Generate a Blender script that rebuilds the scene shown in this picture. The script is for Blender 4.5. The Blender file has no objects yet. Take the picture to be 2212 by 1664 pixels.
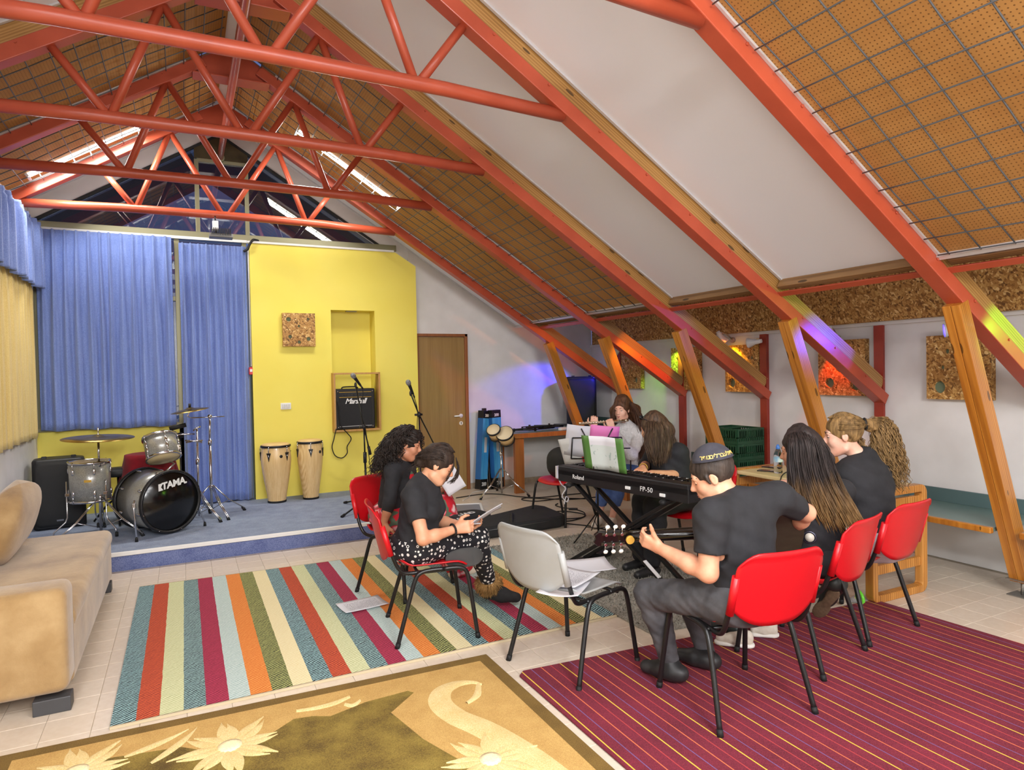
import bpy, math, random
import numpy as np
from mathutils import Vector, Matrix, Euler
random.seed(7)
rng = np.random.default_rng(11)
SC = bpy.context.scene
COL = SC.collection
PI = math.pi

# ---------------------------------------------------------------- camera (2212 x 1664 photograph)
FPX = 1418.9
CAMH = 1.55
_yaw, _pitch, _roll = 0.462884, -0.0198246, 0.0196465
CF = np.array([math.sin(_yaw)*math.cos(_pitch), math.cos(_yaw)*math.cos(_pitch), math.sin(_pitch)])
_R = np.array([math.cos(_yaw), -math.sin(_yaw), 0.0])
_D = np.cross(CF, _R)
CR = math.cos(_roll)*_R + math.sin(_roll)*_D
CD = -math.sin(_roll)*_R + math.cos(_roll)*_D
CC = np.array([0, 0, CAMH])
cam_data = bpy.data.cameras.new('camera')
cam_data.sensor_width = 36.0
cam_data.lens = 36.0*FPX/2212.0
cam_data.clip_start = 0.05
cam = bpy.data.objects.new('camera', cam_data)
COL.objects.link(cam)
cam.matrix_world = Matrix(((CR[0], -CD[0], -CF[0], 0), (CR[1], -CD[1], -CF[1], 0), (CR[2], -CD[2], -CF[2], CAMH), (0, 0, 0, 1)))
SC.camera = cam

# ---------------------------------------------------------------- world, exposure
wld = bpy.data.worlds.new('dusk_sky')
SC.world = wld
wld.use_nodes = True
wld.node_tree.nodes['Background'].inputs[0].default_value = (0.13, 0.18, 0.42, 1)
wld.node_tree.nodes['Background'].inputs[1].default_value = 0.9
SC.view_settings.view_transform = 'Standard'
SC.view_settings.look = 'None'
SC.view_settings.gamma = 1.0
SC.view_settings.use_curve_mapping = False
SC.view_settings.exposure = -0.10

def area(name, loc, target, sx, sy, power, color=(1, 1, 1)):
    l = bpy.data.lights.new(name, 'AREA'); l.shape = 'RECTANGLE'
    l.size = sx; l.size_y = sy; l.energy = power; l.color = color
    o = bpy.data.objects.new(name, l); COL.objects.link(o)
    o.location = loc
    o.rotation_euler = (Vector(target)-Vector(loc)).to_track_quat('-Z', 'Y').to_euler()
    return o
# added fill lights in the unseen roof bays behind the camera, no fittings built
WARM = (0.98, 0.985, 1.0)
for ly in (-1.9, 0.35):
    area('batten_or_fill_light', (-0.75, ly, 3.45), (0.3, ly+0.5, 0), 1.25, 0.25, 62, WARM)
    area('batten_or_fill_light', (1.55, ly, 3.50), (1.0, ly+0.5, 0), 1.25, 0.25, 62, WARM)
# large soft fill light added behind and above the camera, for a flash-like look
area('camera_fill_light', (0.6, -2.7, 2.9), (2.9, 4.0, 1.1), 1.4, 1.0, 210, (0.99, 0.99, 1.0))

# ---------------------------------------------------------------- helpers
def lin(c):
    out = []
    for v in c[:3]:
        v = v/255.0
        out.append(v/12.92 if v <= 0.04045 else ((v+0.055)/1.055)**2.4)
    return (*out, 1.0)

_M = {}
def mat(name, rgb, rough=0.6, metal=0.0, rgb2=None, scale=8.0, detail=3.0, lo=0.35, hi=0.65, bump=0.0, bscale=None,
        stretch=None, emit=None, estr=0.0, alpha=None, spec=None, coat=0.0, sheen=0.0, trans=0.0, ior=None, coord='Object'):
    if name in _M: return _M[name]
    m = bpy.data.materials.new(name); m.use_nodes = True
    nt = m.node_tree; b = nt.nodes['Principled BSDF']
    b.inputs['Base Color'].default_value = lin(rgb)
    b.inputs['Roughness'].default_value = rough
    b.inputs['Metallic'].default_value = metal
    if spec is not None: b.inputs['Specular IOR Level'].default_value = spec
    if coat: b.inputs['Coat Weight'].default_value = coat
    if sheen: b.inputs['Sheen Weight'].default_value = sheen
    if trans: b.inputs['Transmission Weight'].default_value = trans
    if ior: b.inputs['IOR'].default_value = ior
    if alpha is not None: b.inputs['Alpha'].default_value = alpha
    if emit is not None:
        b.inputs['Emission Color'].default_value = lin(emit); b.inputs['Emission Strength'].default_value = estr
    tc = mp = None
    if rgb2 is not None or bump:
        tc = nt.nodes.new('ShaderNodeTexCoord'); mp = nt.nodes.new('ShaderNodeMapping')
        nt.links.new(tc.outputs[coord], mp.inputs[0])
        if stretch: mp.inputs['Scale'].default_value = stretch
    if rgb2 is not None:
        n = nt.nodes.new('ShaderNodeTexNoise'); n.inputs['Scale'].default_value = scale; n.inputs['Detail'].default_value = detail
        nt.links.new(mp.outputs[0], n.inputs['Vector'])
        r = nt.nodes.new('ShaderNodeValToRGB')
        r.color_ramp.elements[0].position = lo; r.color_ramp.elements[0].color = lin(rgb)
        r.color_ramp.elements[1].position = hi; r.color_ramp.elements[1].color = lin(rgb2)
        nt.links.new(n.outputs['Fac'], r.inputs[0]); nt.links.new(r.outputs[0], b.inputs['Base Color'])
    if bump:
        n2 = nt.nodes.new('ShaderNodeTexNoise'); n2.inputs['Scale'].default_value = bscale or scale; n2.inputs['Detail'].default_value = 4
        nt.links.new(mp.outputs[0], n2.inputs['Vector'])
        bp = nt.nodes.new('ShaderNodeBump'); bp.inputs['Strength'].default_value = bump; bp.inputs['Distance'].default_value = 0.01
        nt.links.new(n2.outputs['Fac'], bp.inputs['Height']); nt.links.new(bp.outputs[0], b.inputs['Normal'])
    _M[name] = m
    return m

class NG:
    """tiny node-graph helper on a new principled material"""
    def __init__(s, name, rough=0.6):
        s.m = bpy.data.materials.new(name); s.m.use_nodes = True
        s.nt = s.m.node_tree; s.b = s.nt.nodes['Principled BSDF']; s.b.inputs['Roughness'].default_value = rough
        _M[name] = s.m
        s.tc = s.nt.nodes.new('ShaderNodeTexCoord')
    def n(s, t, **kw):
        x = s.nt.nodes.new(t)
        for k, v in kw.items(): setattr(x, k, v)
        return x
    def link(s, a, b): s.nt.links.new(a, b)
    def sep(s, out='Object'):
        x = s.n('ShaderNodeSeparateXYZ'); s.link(s.tc.outputs[out], x.inputs[0]); return x.outputs
    def math(s, op, a, b=None, c=None):
        x = s.n('ShaderNodeMath', operation=op)
        for i, v in enumerate((a, b, c)):
            if v is None: continue
            if hasattr(v, 'links'): s.link(v, x.inputs[i])
            else: x.inputs[i].default_value = v
        return x.outputs[0]
    def ramp(s, fac, stops, interp='LINEAR'):
        r = s.n('ShaderNodeValToRGB'); cr = r.color_ramp; cr.interpolation = interp
        while len(cr.elements) < len(stops): cr.elements.new(0.5)
        for e, (p, c) in zip(cr.elements, stops): e.position = p; e.color = lin(c)
        s.link(fac, r.inputs[0]); return r.outputs[0]
    def mix(s, fac, a, b, mode='MIX'):
        x = s.n('ShaderNodeMix', data_type='RGBA', blend_type=mode)
        for sock, v in ((x.inputs[0], fac), (x.inputs[6], a), (x.inputs[7], b)):
            if hasattr(v, 'links'): s.link(v, sock)
            elif isinstance(v, (int, float)): sock.default_value = v
            else: sock.default_value = lin(v)
        return x.outputs[2]
    def noise(s, scale, detail=3, vec=None, rough=0.5):
        x = s.n('ShaderNodeTexNoise'); x.inputs['Scale'].default_value = scale; x.inputs['Detail'].default_value = detail
        x.inputs['Roughness'].default_value = rough
        s.link(vec if vec is not None else s.tc.outputs['Object'], x.inputs['Vector']); return x.outputs['Fac']
    def vmap(s, scale=(1, 1, 1), rot=(0, 0, 0), loc=(0, 0, 0), out='Object'):
        x = s.n('ShaderNodeMapping'); x.inputs['Scale'].default_value = scale; x.inputs['Rotation'].default_value = rot
        x.inputs['Location'].default_value = loc; s.link(s.tc.outputs[out], x.inputs[0]); return x.outputs[0]
    def color(s, c): s.link(c, s.b.inputs['Base Color'])
    def bump(s, h, strength=0.3, dist=0.01):
        x = s.n('ShaderNodeBump'); x.inputs['Strength'].default_value = strength; x.inputs['Distance'].default_value = dist
        s.link(h, x.inputs['Height']); s.link(x.outputs[0], s.b.inputs['Normal'])

V = Vector
def frame_from_z(d, up=(0, 0, 1)):
    z = Vector(d).normalized(); u = Vector(up)
    if abs(z.dot(u)) > 0.98: u = Vector((1, 0, 0))
    x = u.cross(z).normalized(); y = z.cross(x)
    return Matrix((x, y, z)).transposed()

class MB:
    def __init__(s): s.v = []; s.f = []; s.mi = []; s.sm = []
    def add(s, vs, fs, mi=0, smooth=False):
        o = len(s.v); s.v.extend([tuple(p) for p in vs])
        for f in fs: s.f.append(tuple(i+o for i in f)); s.mi.append(mi); s.sm.append(smooth)
        return s
    def box(s, c, d, R=None, mi=0):
        h = [x/2 for x in d]
        vs = [Vector((sx*h[0], sy*h[1], sz*h[2])) for sz in (-1, 1) for sy in (-1, 1) for sx in (-1, 1)]
        if R is not None: vs = [R @ p for p in vs]
        vs = [p+Vector(c) for p in vs]
        return s.add(vs, [(0, 2, 3, 1), (4, 5, 7, 6), (0, 1, 5, 4), (2, 6, 7, 3), (0, 4, 6, 2), (1, 3, 7, 5)], mi)
    def beam(s, a, b, w, h, up=(0, 0, 1), mi=0):
        a = Vector(a); b = Vector(b); R = frame_from_z(b-a, up)
        return s.box((a+b)/2, (w, h, (b-a).length), R, mi)
    def cyl(s, a, b, r, r2=None, n=12, mi=0, cap=True):
        return s.tube([a, b], [r, r if r2 is None else r2], n, mi, cap)
    def tube(s, pts, r, n=8, mi=0, cap=True, smooth=True, flat=None):
        pts = [Vector(p) for p in pts]; m = len(pts)
        if not hasattr(r, '__len__'): r = [r]*m
        vs = []; prev = None
        for i, p in enumerate(pts):
            d = (pts[min(i+1, m-1)]-pts[max(i-1, 0)])
            if d.length < 1e-9: d = Vector((0, 0, 1))
            d.normalize()
            if prev is None:
                x = Vector((0, 0, 1)).cross(d)
                if x.length < 0.05: x = Vector((1, 0, 0)).cross(d)
            else: x = prev-d*prev.dot(d)
            if x.length < 1e-6: x = d.orthogonal()
            x.normalize(); prev = x; y = d.cross(x)
            for k in range(n):
                a = 2*PI*k/n
                vs.append(p+(x*math.cos(a)+y*math.sin(a)*(flat or 1))*r[i])
        fs = [(i*n+k, i*n+(k+1) % n, (i+1)*n+(k+1) % n, (i+1)*n+k) for i in range(m-1) for k in range(n)]
        s.add(vs, fs, mi, smooth)
        if cap:
            o = len(s.v)-len(vs)
            s.f.append(tuple(o+k for k in reversed(range(n)))); s.mi.append(mi); s.sm.append(False)
            s.f.append(tuple(o+(m-1)*n+k for k in range(n))); s.mi.append(mi); s.sm.append(False)
        return s
    def lathe(s, prof, n=24, M=None, mi=0, smooth=True, cap=True):
        M = M or Matrix.Identity(4); vs = []; m = len(prof)
        for r, z in prof:
            for k in range(n):
                a = 2*PI*k/n; vs.append(M @ Vector((r*math.cos(a), r*math.sin(a), z)))
        fs = [(i*n+k, i*n+(k+1) % n, (i+1)*n+(k+1) % n, (i+1)*n+k) for i in range(m-1) for k in range(n)]
        s.add(vs, fs, mi, smooth)
        if cap:
            o = len(s.v)-len(vs)
            if prof[0][0] > 1e-5: s.f.append(tuple(o+k for k in reversed(range(n)))); s.mi.append(mi); s.sm.append(False)
            if prof[-1][0] > 1e-5: s.f.append(tuple(o+(m-1)*n+k for k in range(n))); s.mi.append(mi); s.sm.append(False)
        return s
    def ball(s, c, r, nu=12, nv=8, mi=0, R=None):
        r = (r, r, r) if not hasattr(r, '__len__') else r
        M = Matrix.Translation(Vector(c)) @ (R.to_4x4() if R is not None else Matrix.Identity(4)) @ Matrix.Diagonal((*r, 1))
        return s.lathe([(math.cos(-PI/2+PI*i/nv) if 0 < i < nv else 0, math.sin(-PI/2+PI*i/nv)) for i in range(nv+1)], nu, M, mi, True, False)
    def prism(s, poly, h, M=None, mi=0):
        """polygon in XY extruded along Z by h"""
        M = M or Matrix.Identity(4); n = len(poly)
        vs = [M @ Vector((p[0], p[1], 0)) for p in poly]+[M @ Vector((p[0], p[1], h)) for p in poly]
        fs = [tuple(reversed(range(n))), tuple(range(n, 2*n))]+[(i, (i+1) % n, n+(i+1) % n, n+i) for i in range(n)]
        return s.add(vs, fs, mi)
    def grid(s, fn, nu, nv, mi=0, smooth=True):
        vs = [fn(i/nu, j/nv) for j in range(nv+1) for i in range(nu+1)]
        fs = [(j*(nu+1)+i, j*(nu+1)+i+1, (j+1)*(nu+1)+i+1, (j+1)*(nu+1)+i) for j in range(nv) for i in range(nu)]
        return s.add(vs, fs, mi, smooth)
    def build(s, name, mats, parent=None, bevel=0.0, world=False, solid=0.0, segs=2):
        me = bpy.data.meshes.new(name)
        me.from_pydata(s.v, [], s.f)
        if not isinstance(mats, (list, tuple)): mats = [mats]
        for m in mats: me.materials.append(m)
        me.polygons.foreach_set('material_index', s.mi)
        me.polygons.foreach_set('use_smooth', s.sm)
        me.update()
        o = bpy.data.objects.new(name, me); COL.objects.link(o)
        return finish(o, parent, bevel, world, solid, segs)

def finish(o, parent=None, bevel=0.0, world=False, solid=0.0, segs=2):
    if parent is not None:
        o.parent = parent
        if world: o.matrix_parent_inverse = wm(parent).inverted()
    if solid:
        m = o.modifiers.new('solid', 'SOLIDIFY'); m.thickness = solid; m.offset = 0
    if bevel:
        m = o.modifiers.new('bevel', 'BEVEL'); m.width = bevel; m.segments = segs; m.limit_method = 'ANGLE'; m.angle_limit = 0.7
        m.harden_normals = False
    return o
def wm(o):
    M = o.matrix_basis.copy()
    if o.parent is not None: M = wm(o.parent) @ o.matrix_parent_inverse @ M
    return M

def tag(o, label=None, cat=None, group=None, kind=None):
    if label: o['label'] = label
    if cat: o['category'] = cat
    if group: o['group'] = group
    if kind: o['kind'] = kind
    return o
def thing(name, label, cat, loc=(0, 0, 0), rotz=0.0, group=None, kind=None):
    o = bpy.data.objects.new(name, None); COL.objects.link(o)
    o.empty_display_size = 0.1
    o.location = loc; o.rotation_euler = (0, 0, rotz)
    return tag(o, label, cat, group, kind)
def copy_tree(o, parent=None):
    c = o.copy(); COL.objects.link(c)
    if parent is not None: c.parent = parent
    for ch in list(o.children): copy_tree(ch, c)
    return c
def root(name, kind='structure'):
    o = bpy.data.objects.new(name, None); COL.objects.link(o); o['kind'] = kind; return o
def text_part(body, size, M, material, name='lettering', parent=None, depth=0.0015, shear=0.0, align='CENTER', offset=0.0, space=1.0):
    cu = bpy.data.curves.new(name, 'FONT'); cu.body = body; cu.size = size; cu.extrude = depth; cu.shear = shear; cu.offset = offset
    cu.align_x = align; cu.align_y = 'CENTER'; cu.space_character = space; cu.resolution_u = 3
    f = bpy.data.objects.new(name, cu); COL.objects.link(f)
    dg = bpy.context.evaluated_depsgraph_get()
    me = bpy.data.meshes.new_from_object(f.evaluated_get(dg)); bpy.data.objects.remove(f)
    me.materials.clear(); me.materials.append(material)
    o = bpy.data.objects.new(name, me); COL.objects.link(o)
    o.matrix_basis = M
    if parent is not None: o.parent = parent
    return o
def basis(o, x, y, z):
    """4x4 with given origin and axes"""
    M = Matrix((Vector(x), Vector(y), Vector(z))).transposed().to_4x4(); M.translation = Vector(o); return M
def spline(pts, n=8):
    """catmull-rom through points"""
    P = [Vector(p) for p in pts]; P = [2*P[0]-P[1]]+P+[2*P[-1]-P[-2]]; out = []
    for i in range(1, len(P)-2):
        a, b, c, d = P[i-1:i+3]
        for k in range(n):
            t = k/n
            out.append(0.5*((2*b)+(c-a)*t+(2*a-5*b+4*c-d)*t*t+(3*b-a-3*c+d)*t**3))
    out.append(P[-2]); return out
def rrect(w, h, r, n=5, cx=0, cy=0):
    out = []
    for (sx, sy, a0) in ((1, 1, 0), (-1, 1, PI/2), (-1, -1, PI), (1, -1, 3*PI/2)):
        for k in range(n+1):
            a = a0+PI/2*k/n
            out.append((cx+sx*(w/2-r)+r*math.cos(a), cy+sy*(h/2-r)+r*math.sin(a)))
    return out
# ================================================================ materials for the room
M_white = mat('white_plaster', (232, 230, 228), 0.85, rgb2=(222, 220, 217), scale=3, bump=0.04, bscale=60)
M_panel = mat('white_ceiling_panel', (236, 238, 244), 0.75)
M_yellow = mat('yellow_paint', (243, 228, 104), 0.65, rgb2=(240, 223, 94), scale=1.5, bump=0.03, bscale=80)
M_red = mat('orange_red_steel', (184, 82, 56), 0.34, rgb2=(174, 75, 50), scale=5, spec=0.5, bump=0.03, bscale=40)
M_redpost = mat('brick_red_steel', (160, 58, 42), 0.4, rgb2=(146, 52, 38), scale=6)
M_metaltrim = mat('white_metal_trim', (214, 214, 216), 0.35, 0.3)
M_wire = mat('galvanised_wire', (98, 102, 106), 0.45, 0.4)
M_alu = mat('olive_aluminium', (142, 138, 108), 0.42, 0.35)
M_bronze = mat('bronze_plate', (96, 84, 56), 0.35, 0.6, rgb2=(74, 64, 42), scale=6)
M_black = mat('black_plastic', (22, 22, 24), 0.45)
M_blackm = mat('black_metal', (20, 20, 21), 0.35, 0.3)
M_chrome = mat('chrome', (205, 205, 208), 0.16, 1.0)
M_rubber = mat('black_rubber', (16, 16, 16), 0.7)
M_whitepl = mat('white_plastic', (232, 232, 230), 0.4)

def wood_mat(name, c1, c2, c3, rough=0.45, sc=(16, 16, 1.3), knots=True, coat=0.0):
    g = NG(name, rough)
    v = g.vmap(sc)
    n = g.noise(1.0, 5, v, 0.6)
    w = g.n('ShaderNodeTexWave', wave_type='BANDS', bands_direction='X'); w.inputs['Scale'].default_value = 1.6
    w.inputs['Distortion'].default_value = 7; w.inputs['Detail'].default_value = 3; w.inputs['Detail Scale'].default_value = 0.8
    g.link(g.vmap((sc[0]*0.7, sc[1]*0.7, sc[2]*0.35)), w.inputs['Vector'])
    f = g.math('MULTIPLY_ADD', w.outputs['Fac'], 0.35, g.math('MULTIPLY', n, 0.75))
    col = g.ramp(f, [(0.2, c3), (0.5, c1), (0.8, c2)])
    if knots:
        vo = g.n('ShaderNodeTexVoronoi'); vo.inputs['Scale'].default_value = 1.0
        g.link(g.vmap((11, 11, 3.2)), vo.inputs['Vector'])
        k = g.math('LESS_THAN', vo.outputs['Distance'], 0.13)
        col = g.mix(g.math('MULTIPLY', k, 0.75), col, tuple(int(x*0.35) for x in c3))
    g.color(col); g.bump(f, 0.12, 0.004)
    if coat: g.b.inputs['Coat Weight'].default_value = coat
    return g.m
M_timber = wood_mat('aged_pine', (164, 120, 62), (186, 142, 84), (126, 86, 42))
M_timber_dark = wood_mat('weathered_pine', (138, 104, 66), (158, 124, 84), (104, 76, 46))
M_strut = wood_mat('varnished_pine', (178, 112, 38), (200, 136, 54), (140, 80, 24), 0.32, coat=0.3)
M_oak = wood_mat('oak_veneer', (150, 118, 66), (164, 132, 78), (128, 98, 52), 0.5, (26, 26, 1.0), False)
M_doorframe = wood_mat('brown_frame', (142, 84, 44), (158, 98, 54), (112, 64, 32), 0.45, (20, 20, 1.4), False)
M_table = wood_mat('stained_table_wood', (164, 98, 46), (182, 116, 58), (132, 74, 34), 0.4, (18, 18, 1.4), False)

def osb_mat(name):
    g = NG(name, 0.6)
    dn = g.n('ShaderNodeTexNoise'); dn.inputs['Scale'].default_value = 6; dn.inputs['Detail'].default_value = 2
    g.link(g.tc.outputs['Object'], dn.inputs['Vector'])
    va = g.n('ShaderNodeVectorMath', operation='MULTIPLY_ADD'); va.inputs[1].default_value = (0.05, 0.05, 0.05)
    g.link(dn.outputs['Color'], va.inputs[0]); g.link(g.tc.outputs['Object'], va.inputs[2])
    col = None
    for rot, sc, thr in (((0.5, 0.6, 0.7), (13, 74, 74), 0), ((-0.8, 0.4, 2.2), (15, 80, 80), 0.48), ((0.3, -0.9, 3.6), (12, 66, 66), 0.62)):
        mp = g.n('ShaderNodeMapping'); mp.inputs['Rotation'].default_value = rot; mp.inputs['Scale'].default_value = sc; mp.vector_type = 'TEXTURE' if False else 'POINT'
        r0 = g.n('ShaderNodeVectorRotate', rotation_type='EULER_XYZ'); r0.inputs['Rotation'].default_value = rot
        g.link(va.outputs[0], r0.inputs['Vector'])
        mp.inputs['Rotation'].default_value = (0, 0, 0); g.link(r0.outputs[0], mp.inputs[0])
        vo = g.n('ShaderNodeTexVoronoi'); vo.inputs['Scale'].default_value = 1.0; g.link(mp.outputs[0], vo.inputs['Vector'])
        s_ = g.n('ShaderNodeSeparateColor'); g.link(vo.outputs['Color'], s_.inputs[0])
        k = g.ramp(s_.outputs[0], [(0, (104, 68, 28)), (0.25, (156, 108, 50)), (0.6, (184, 136, 72)), (0.85, (204, 160, 92)), (1, (232, 198, 136))])
        col = k if col is None else g.mix(g.math('GREATER_THAN', s_.outputs[2], thr), col, k)
        last = s_.outputs[0]
    g.color(col)
    g.bump(last, 0.3, 0.005)
    return g.m
M_osb = osb_mat('oriented_strand_board')

def pegboard_mat():
    g = NG('pegboard', 0.7)
    x, y, z = g.sep()
    pitch = 0.021
    fx = g.math('FRACT', g.math('DIVIDE', x, pitch)); fy = g.math('FRACT', g.math('DIVIDE', y, pitch))
    dx = g.math('SUBTRACT', fx, 0.5); dy = g.math('SUBTRACT', fy, 0.5)
    d = g.math('SQRT', g.math('ADD', g.math('MULTIPLY', dx, dx), g.math('MULTIPLY', dy, dy)))
    hole = g.math('LESS_THAN', d, 0.17)
    base = g.ramp(g.noise(2.2, 4), [(0.3, (172, 122, 62)), (0.7, (186, 136, 74))])
    g.color(g.mix(hole, base, (124, 84, 40)))
    g.bump(g.math('SUBTRACT', 1.0, hole), 0.35, 0.004)
    return g.m
M_peg = pegboard_mat()

def carpet_mat(name, c1, c2, scale=220, bump=0.6):
    g = NG(name, 0.95)
    n = g.noise(scale, 2); n2 = g.noise(9, 3)
    f = g.math('MULTIPLY_ADD', n2, 0.35, g.math('MULTIPLY', n, 0.75))
    g.color(g.ramp(f, [(0.4, c1), (0.68, c2)])); g.bump(n, bump, 0.004)
    return g.m
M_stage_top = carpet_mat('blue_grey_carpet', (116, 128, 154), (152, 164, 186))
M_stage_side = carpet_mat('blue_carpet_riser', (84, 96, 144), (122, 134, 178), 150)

# ================================================================ room shell
RX, LX, BY, FY = 5.37, -1.35, 8.12, -3.2
XR = 0.43                      # ridge
def zb(x): return 4.27-0.626*abs(x-XR)      # underside of the steel rafters
T_R = Vector((0.8476, 0, -0.5306)); N_R = Vector((0.5306, 0, 0.8476))
T_L = Vector((-0.8476, 0, -0.5306)); N_L = Vector((-0.5306, 0, 0.8476))
YT = [7.35, 6.10, 4.855, 3.61, 2.37]

def quadwall(name, pts2, axis, c0, c1, m, parent=None, kind='structure'):
    """polygon extruded along an axis: axis 'x' -> pts are (y,z); 'y' -> (x,z); 'z' -> (x,y)"""
    mb = MB(); n = len(pts2)
    def P(p, c): return {'x': (c, p[0], p[1]), 'y': (p[0], c, p[1]), 'z': (p[0], p[1], c)}[axis]
    vs = [P(p, c0) for p in pts2]+[P(p, c1) for p in pts2]
    mb.add(vs, [tuple(range(n)), tuple(reversed(range(n, 2*n)))]+[(i, n+i, n+(i+1) % n, (i+1) % n) for i in range(n)])
    o = mb.build(name, m, parent)
    if parent is None: o['kind'] = kind
    me = o.data; me.update(); me.validate()
    return o

# floor: sub-floor with separate tiles (joints recessed)
M_grout = mat('tile_grout', (176, 162, 142), 0.9)
def tile_mat():
    g = NG('cream_floor_tile', 0.28)
    oi = g.n('ShaderNodeObjectInfo')
    base = g.ramp(g.noise(28, 4), [(0.3, (214, 198, 178)), (0.7, (224, 210, 192))])
    c = g.mix(g.math('MULTIPLY', oi.outputs['Random'], 0.35), base, (204, 186, 164))
    g.color(c); g.b.inputs['Specular IOR Level'].default_value = 0.45
    return g.m
M_tile = tile_mat()
floor = quadwall('floor', [(LX-0.1, FY), (RX+0.1, FY), (RX+0.1, BY+0.2), (LX-0.1, BY+0.2)], 'z', -0.12, -0.004, M_grout)
TS = 0.191
tile_me = None
def tile_mesh():
    b = 0.0015; h = TS/2-0.0008; mb = MB()
    lo = [(-h, -h), (h, -h), (h, h), (-h, h)]
    vs = [(x, y, -0.004) for x, y in lo]+[(x, y, -0.001) for x, y in lo]+[(x*(1-b/h), y*(1-b/h), 0) for x, y in lo]
    fs = [(8, 9, 10, 11)]+[(k+i, k+(i+1) % 4, k+4+(i+1) % 4, k+4+i) for k in (0, 4) for i in range(4)]
    mb.add(vs, fs); return mb
def covered(x, y):
    if y > 6.2 and x < 2.0: return True            # under the stage
    if -0.26 < x < 2.30 and 3.47 < y < 5.45: return True    # striped rug
    if x < -0.72 and y < 5.9: return True          # sofa
    if -0.6 < x < 1.36 and y < 3.2 and y > 2.0: return True
    if 1.55 < x < 3.95 and y < 2.70: return True
    if 2.45 < x < 3.2 and 3.15 < y < 5.1: return True
    return False
tiles = []
for i in range(-6, 32):
    for j in range(-26, 26):
        cx = -0.409+TS*(i+0.5); cy = 3.22+TS*(j+0.5)
        if not (LX < cx < RX and FY < cy < BY): continue
        p = np.array([cx, cy, 0])-CC; d = p @ CF
        vis = d > 0.5 and abs(p @ CR/d)*FPX < 1160 and abs(p @ CD/d)*FPX < 880
        tiles.append((0 if (vis and not covered(cx, cy)) else 1, d, cx, cy))
tiles.sort()
tm = tile_mesh(); rest = MB(); first = None
for k, (hid, d, cx, cy) in enumerate(tiles):
    if k < 300 and not hid:
        if first is None:
            first = tm.build('tile', M_tile, floor); o = first
        else:
            o = first.copy(); COL.objects.link(o); o.parent = floor
        o.location = (cx, cy, random.uniform(-0.0004, 0.0004)); o.rotation_euler = (0, 0, random.choice((0, PI/2, PI)))
    else:
        rest.add([(x+cx, y+cy, z) for x, y, z in tm.v], tm.f)
o = rest.build('far_tiles', M_tile, floor); o['kind'] = 'stuff'

# stage
stg = thing('stage_platform', 'low blue-grey carpeted stage platform with white edge strip in front of yellow wall', 'stage', (0, 0, 0))
SX1, SY0, SZ = 2.0, 6.15, 0.152
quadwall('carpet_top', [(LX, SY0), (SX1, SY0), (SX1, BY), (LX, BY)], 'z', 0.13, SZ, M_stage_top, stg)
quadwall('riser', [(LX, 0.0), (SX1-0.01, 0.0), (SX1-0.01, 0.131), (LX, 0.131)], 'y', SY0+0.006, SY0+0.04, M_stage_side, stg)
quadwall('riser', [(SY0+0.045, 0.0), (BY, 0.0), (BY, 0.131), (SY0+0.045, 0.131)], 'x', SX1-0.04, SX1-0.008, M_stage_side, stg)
MB().box(((LX+SX1)/2, SY0, SZ-0.012), (SX1-LX, 0.028, 0.032)).build('edge_strip', M_whitepl, stg, 0.004)
MB().box((SX1, (SY0+BY)/2, SZ-0.012), (0.028, BY-SY0, 0.032)).build('edge_strip', M_whitepl, stg, 0.004)

# left wall
wl = quadwall('wall_left', [(FY, 0), (BY, 0), (BY, 1.0), (FY, 1.0)], 'x', LX-0.15, LX, M_white)
quadwall('wall_left_header', [(FY, 2.95), (BY, 2.95), (BY, 3.60), (FY, 3.60)], 'x', LX-0.15, LX-0.02, M_white, wl)
quadwall('wall_left_pier', [(FY, 1.0), (2.9, 1.0), (2.9, 2.95), (FY, 2.95)], 'x', LX-0.15, LX-0.02, M_white, wl)
# back wall, right part (white) and behind the curtains
wb = root('wall_back')
def slope_z(x): return 4.27+0.224-0.626*abs(x-XR)
quadwall('white_wall', [(2.60, 0), (RX, 0), (RX, 2.65), (3.9, 2.65), (3.9, slope_z(3.9)), (2.60, slope_z(2.60))], 'y', BY, BY+0.2, M_white, wb)
quadwall('sill_wall', [(LX, 0), (0.0, 0), (0.0, 1.03), (LX, 1.03)], 'y', BY, BY+0.2, M_yellow, wb)
quadwall('gable_strip', [(-1.55, 3.05), (XR, 4.285), (XR, 4.52), (-1.55, 3.30)], 'y', BY+0.02, BY+0.2, M_white, wb)
quadwall('gable_strip', [(XR, 4.285), (2.75, 2.82), (2.75, 3.06), (XR, 4.52)], 'y', BY+0.02, BY+0.2, M_white, wb)
# projecting yellow wall with niche
YW = 8.0
for q in ([(0.70, 0), (1.59, 0), (1.59, 3.07), (0.70, 3.07)], [(2.12, 0), (2.66, 0), (2.66, 2.91), (2.40, 3.07), (2.12, 3.07)],
          [(1.59, 2.335), (2.12, 2.335), (2.12, 3.07), (1.59, 3.07)], [(1.59, 0), (2.12, 0), (2.12, 0.9), (1.59, 0.9)]):
    quadwall('yellow_wall', q, 'y', YW, YW+0.32, M_yellow, wb)
quadwall('niche_back', [(1.55, 0.85), (2.16, 0.85), (2.16, 2.4), (1.55, 2.4)], 'y', YW+0.24, YW+0.30, M_yellow, wb)
MB().box((1.855, YW+0.10, 2.33), (0.13, 0.05, 0.012)).build('niche_downlight', M_alu, wb)
mb = MB(); mb.box((1.53, YW-0.005+0.02, 3.08), (1.70, 0.07, 0.025)); mb.build('coping', M_whitepl, wb, 0.004)
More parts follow.
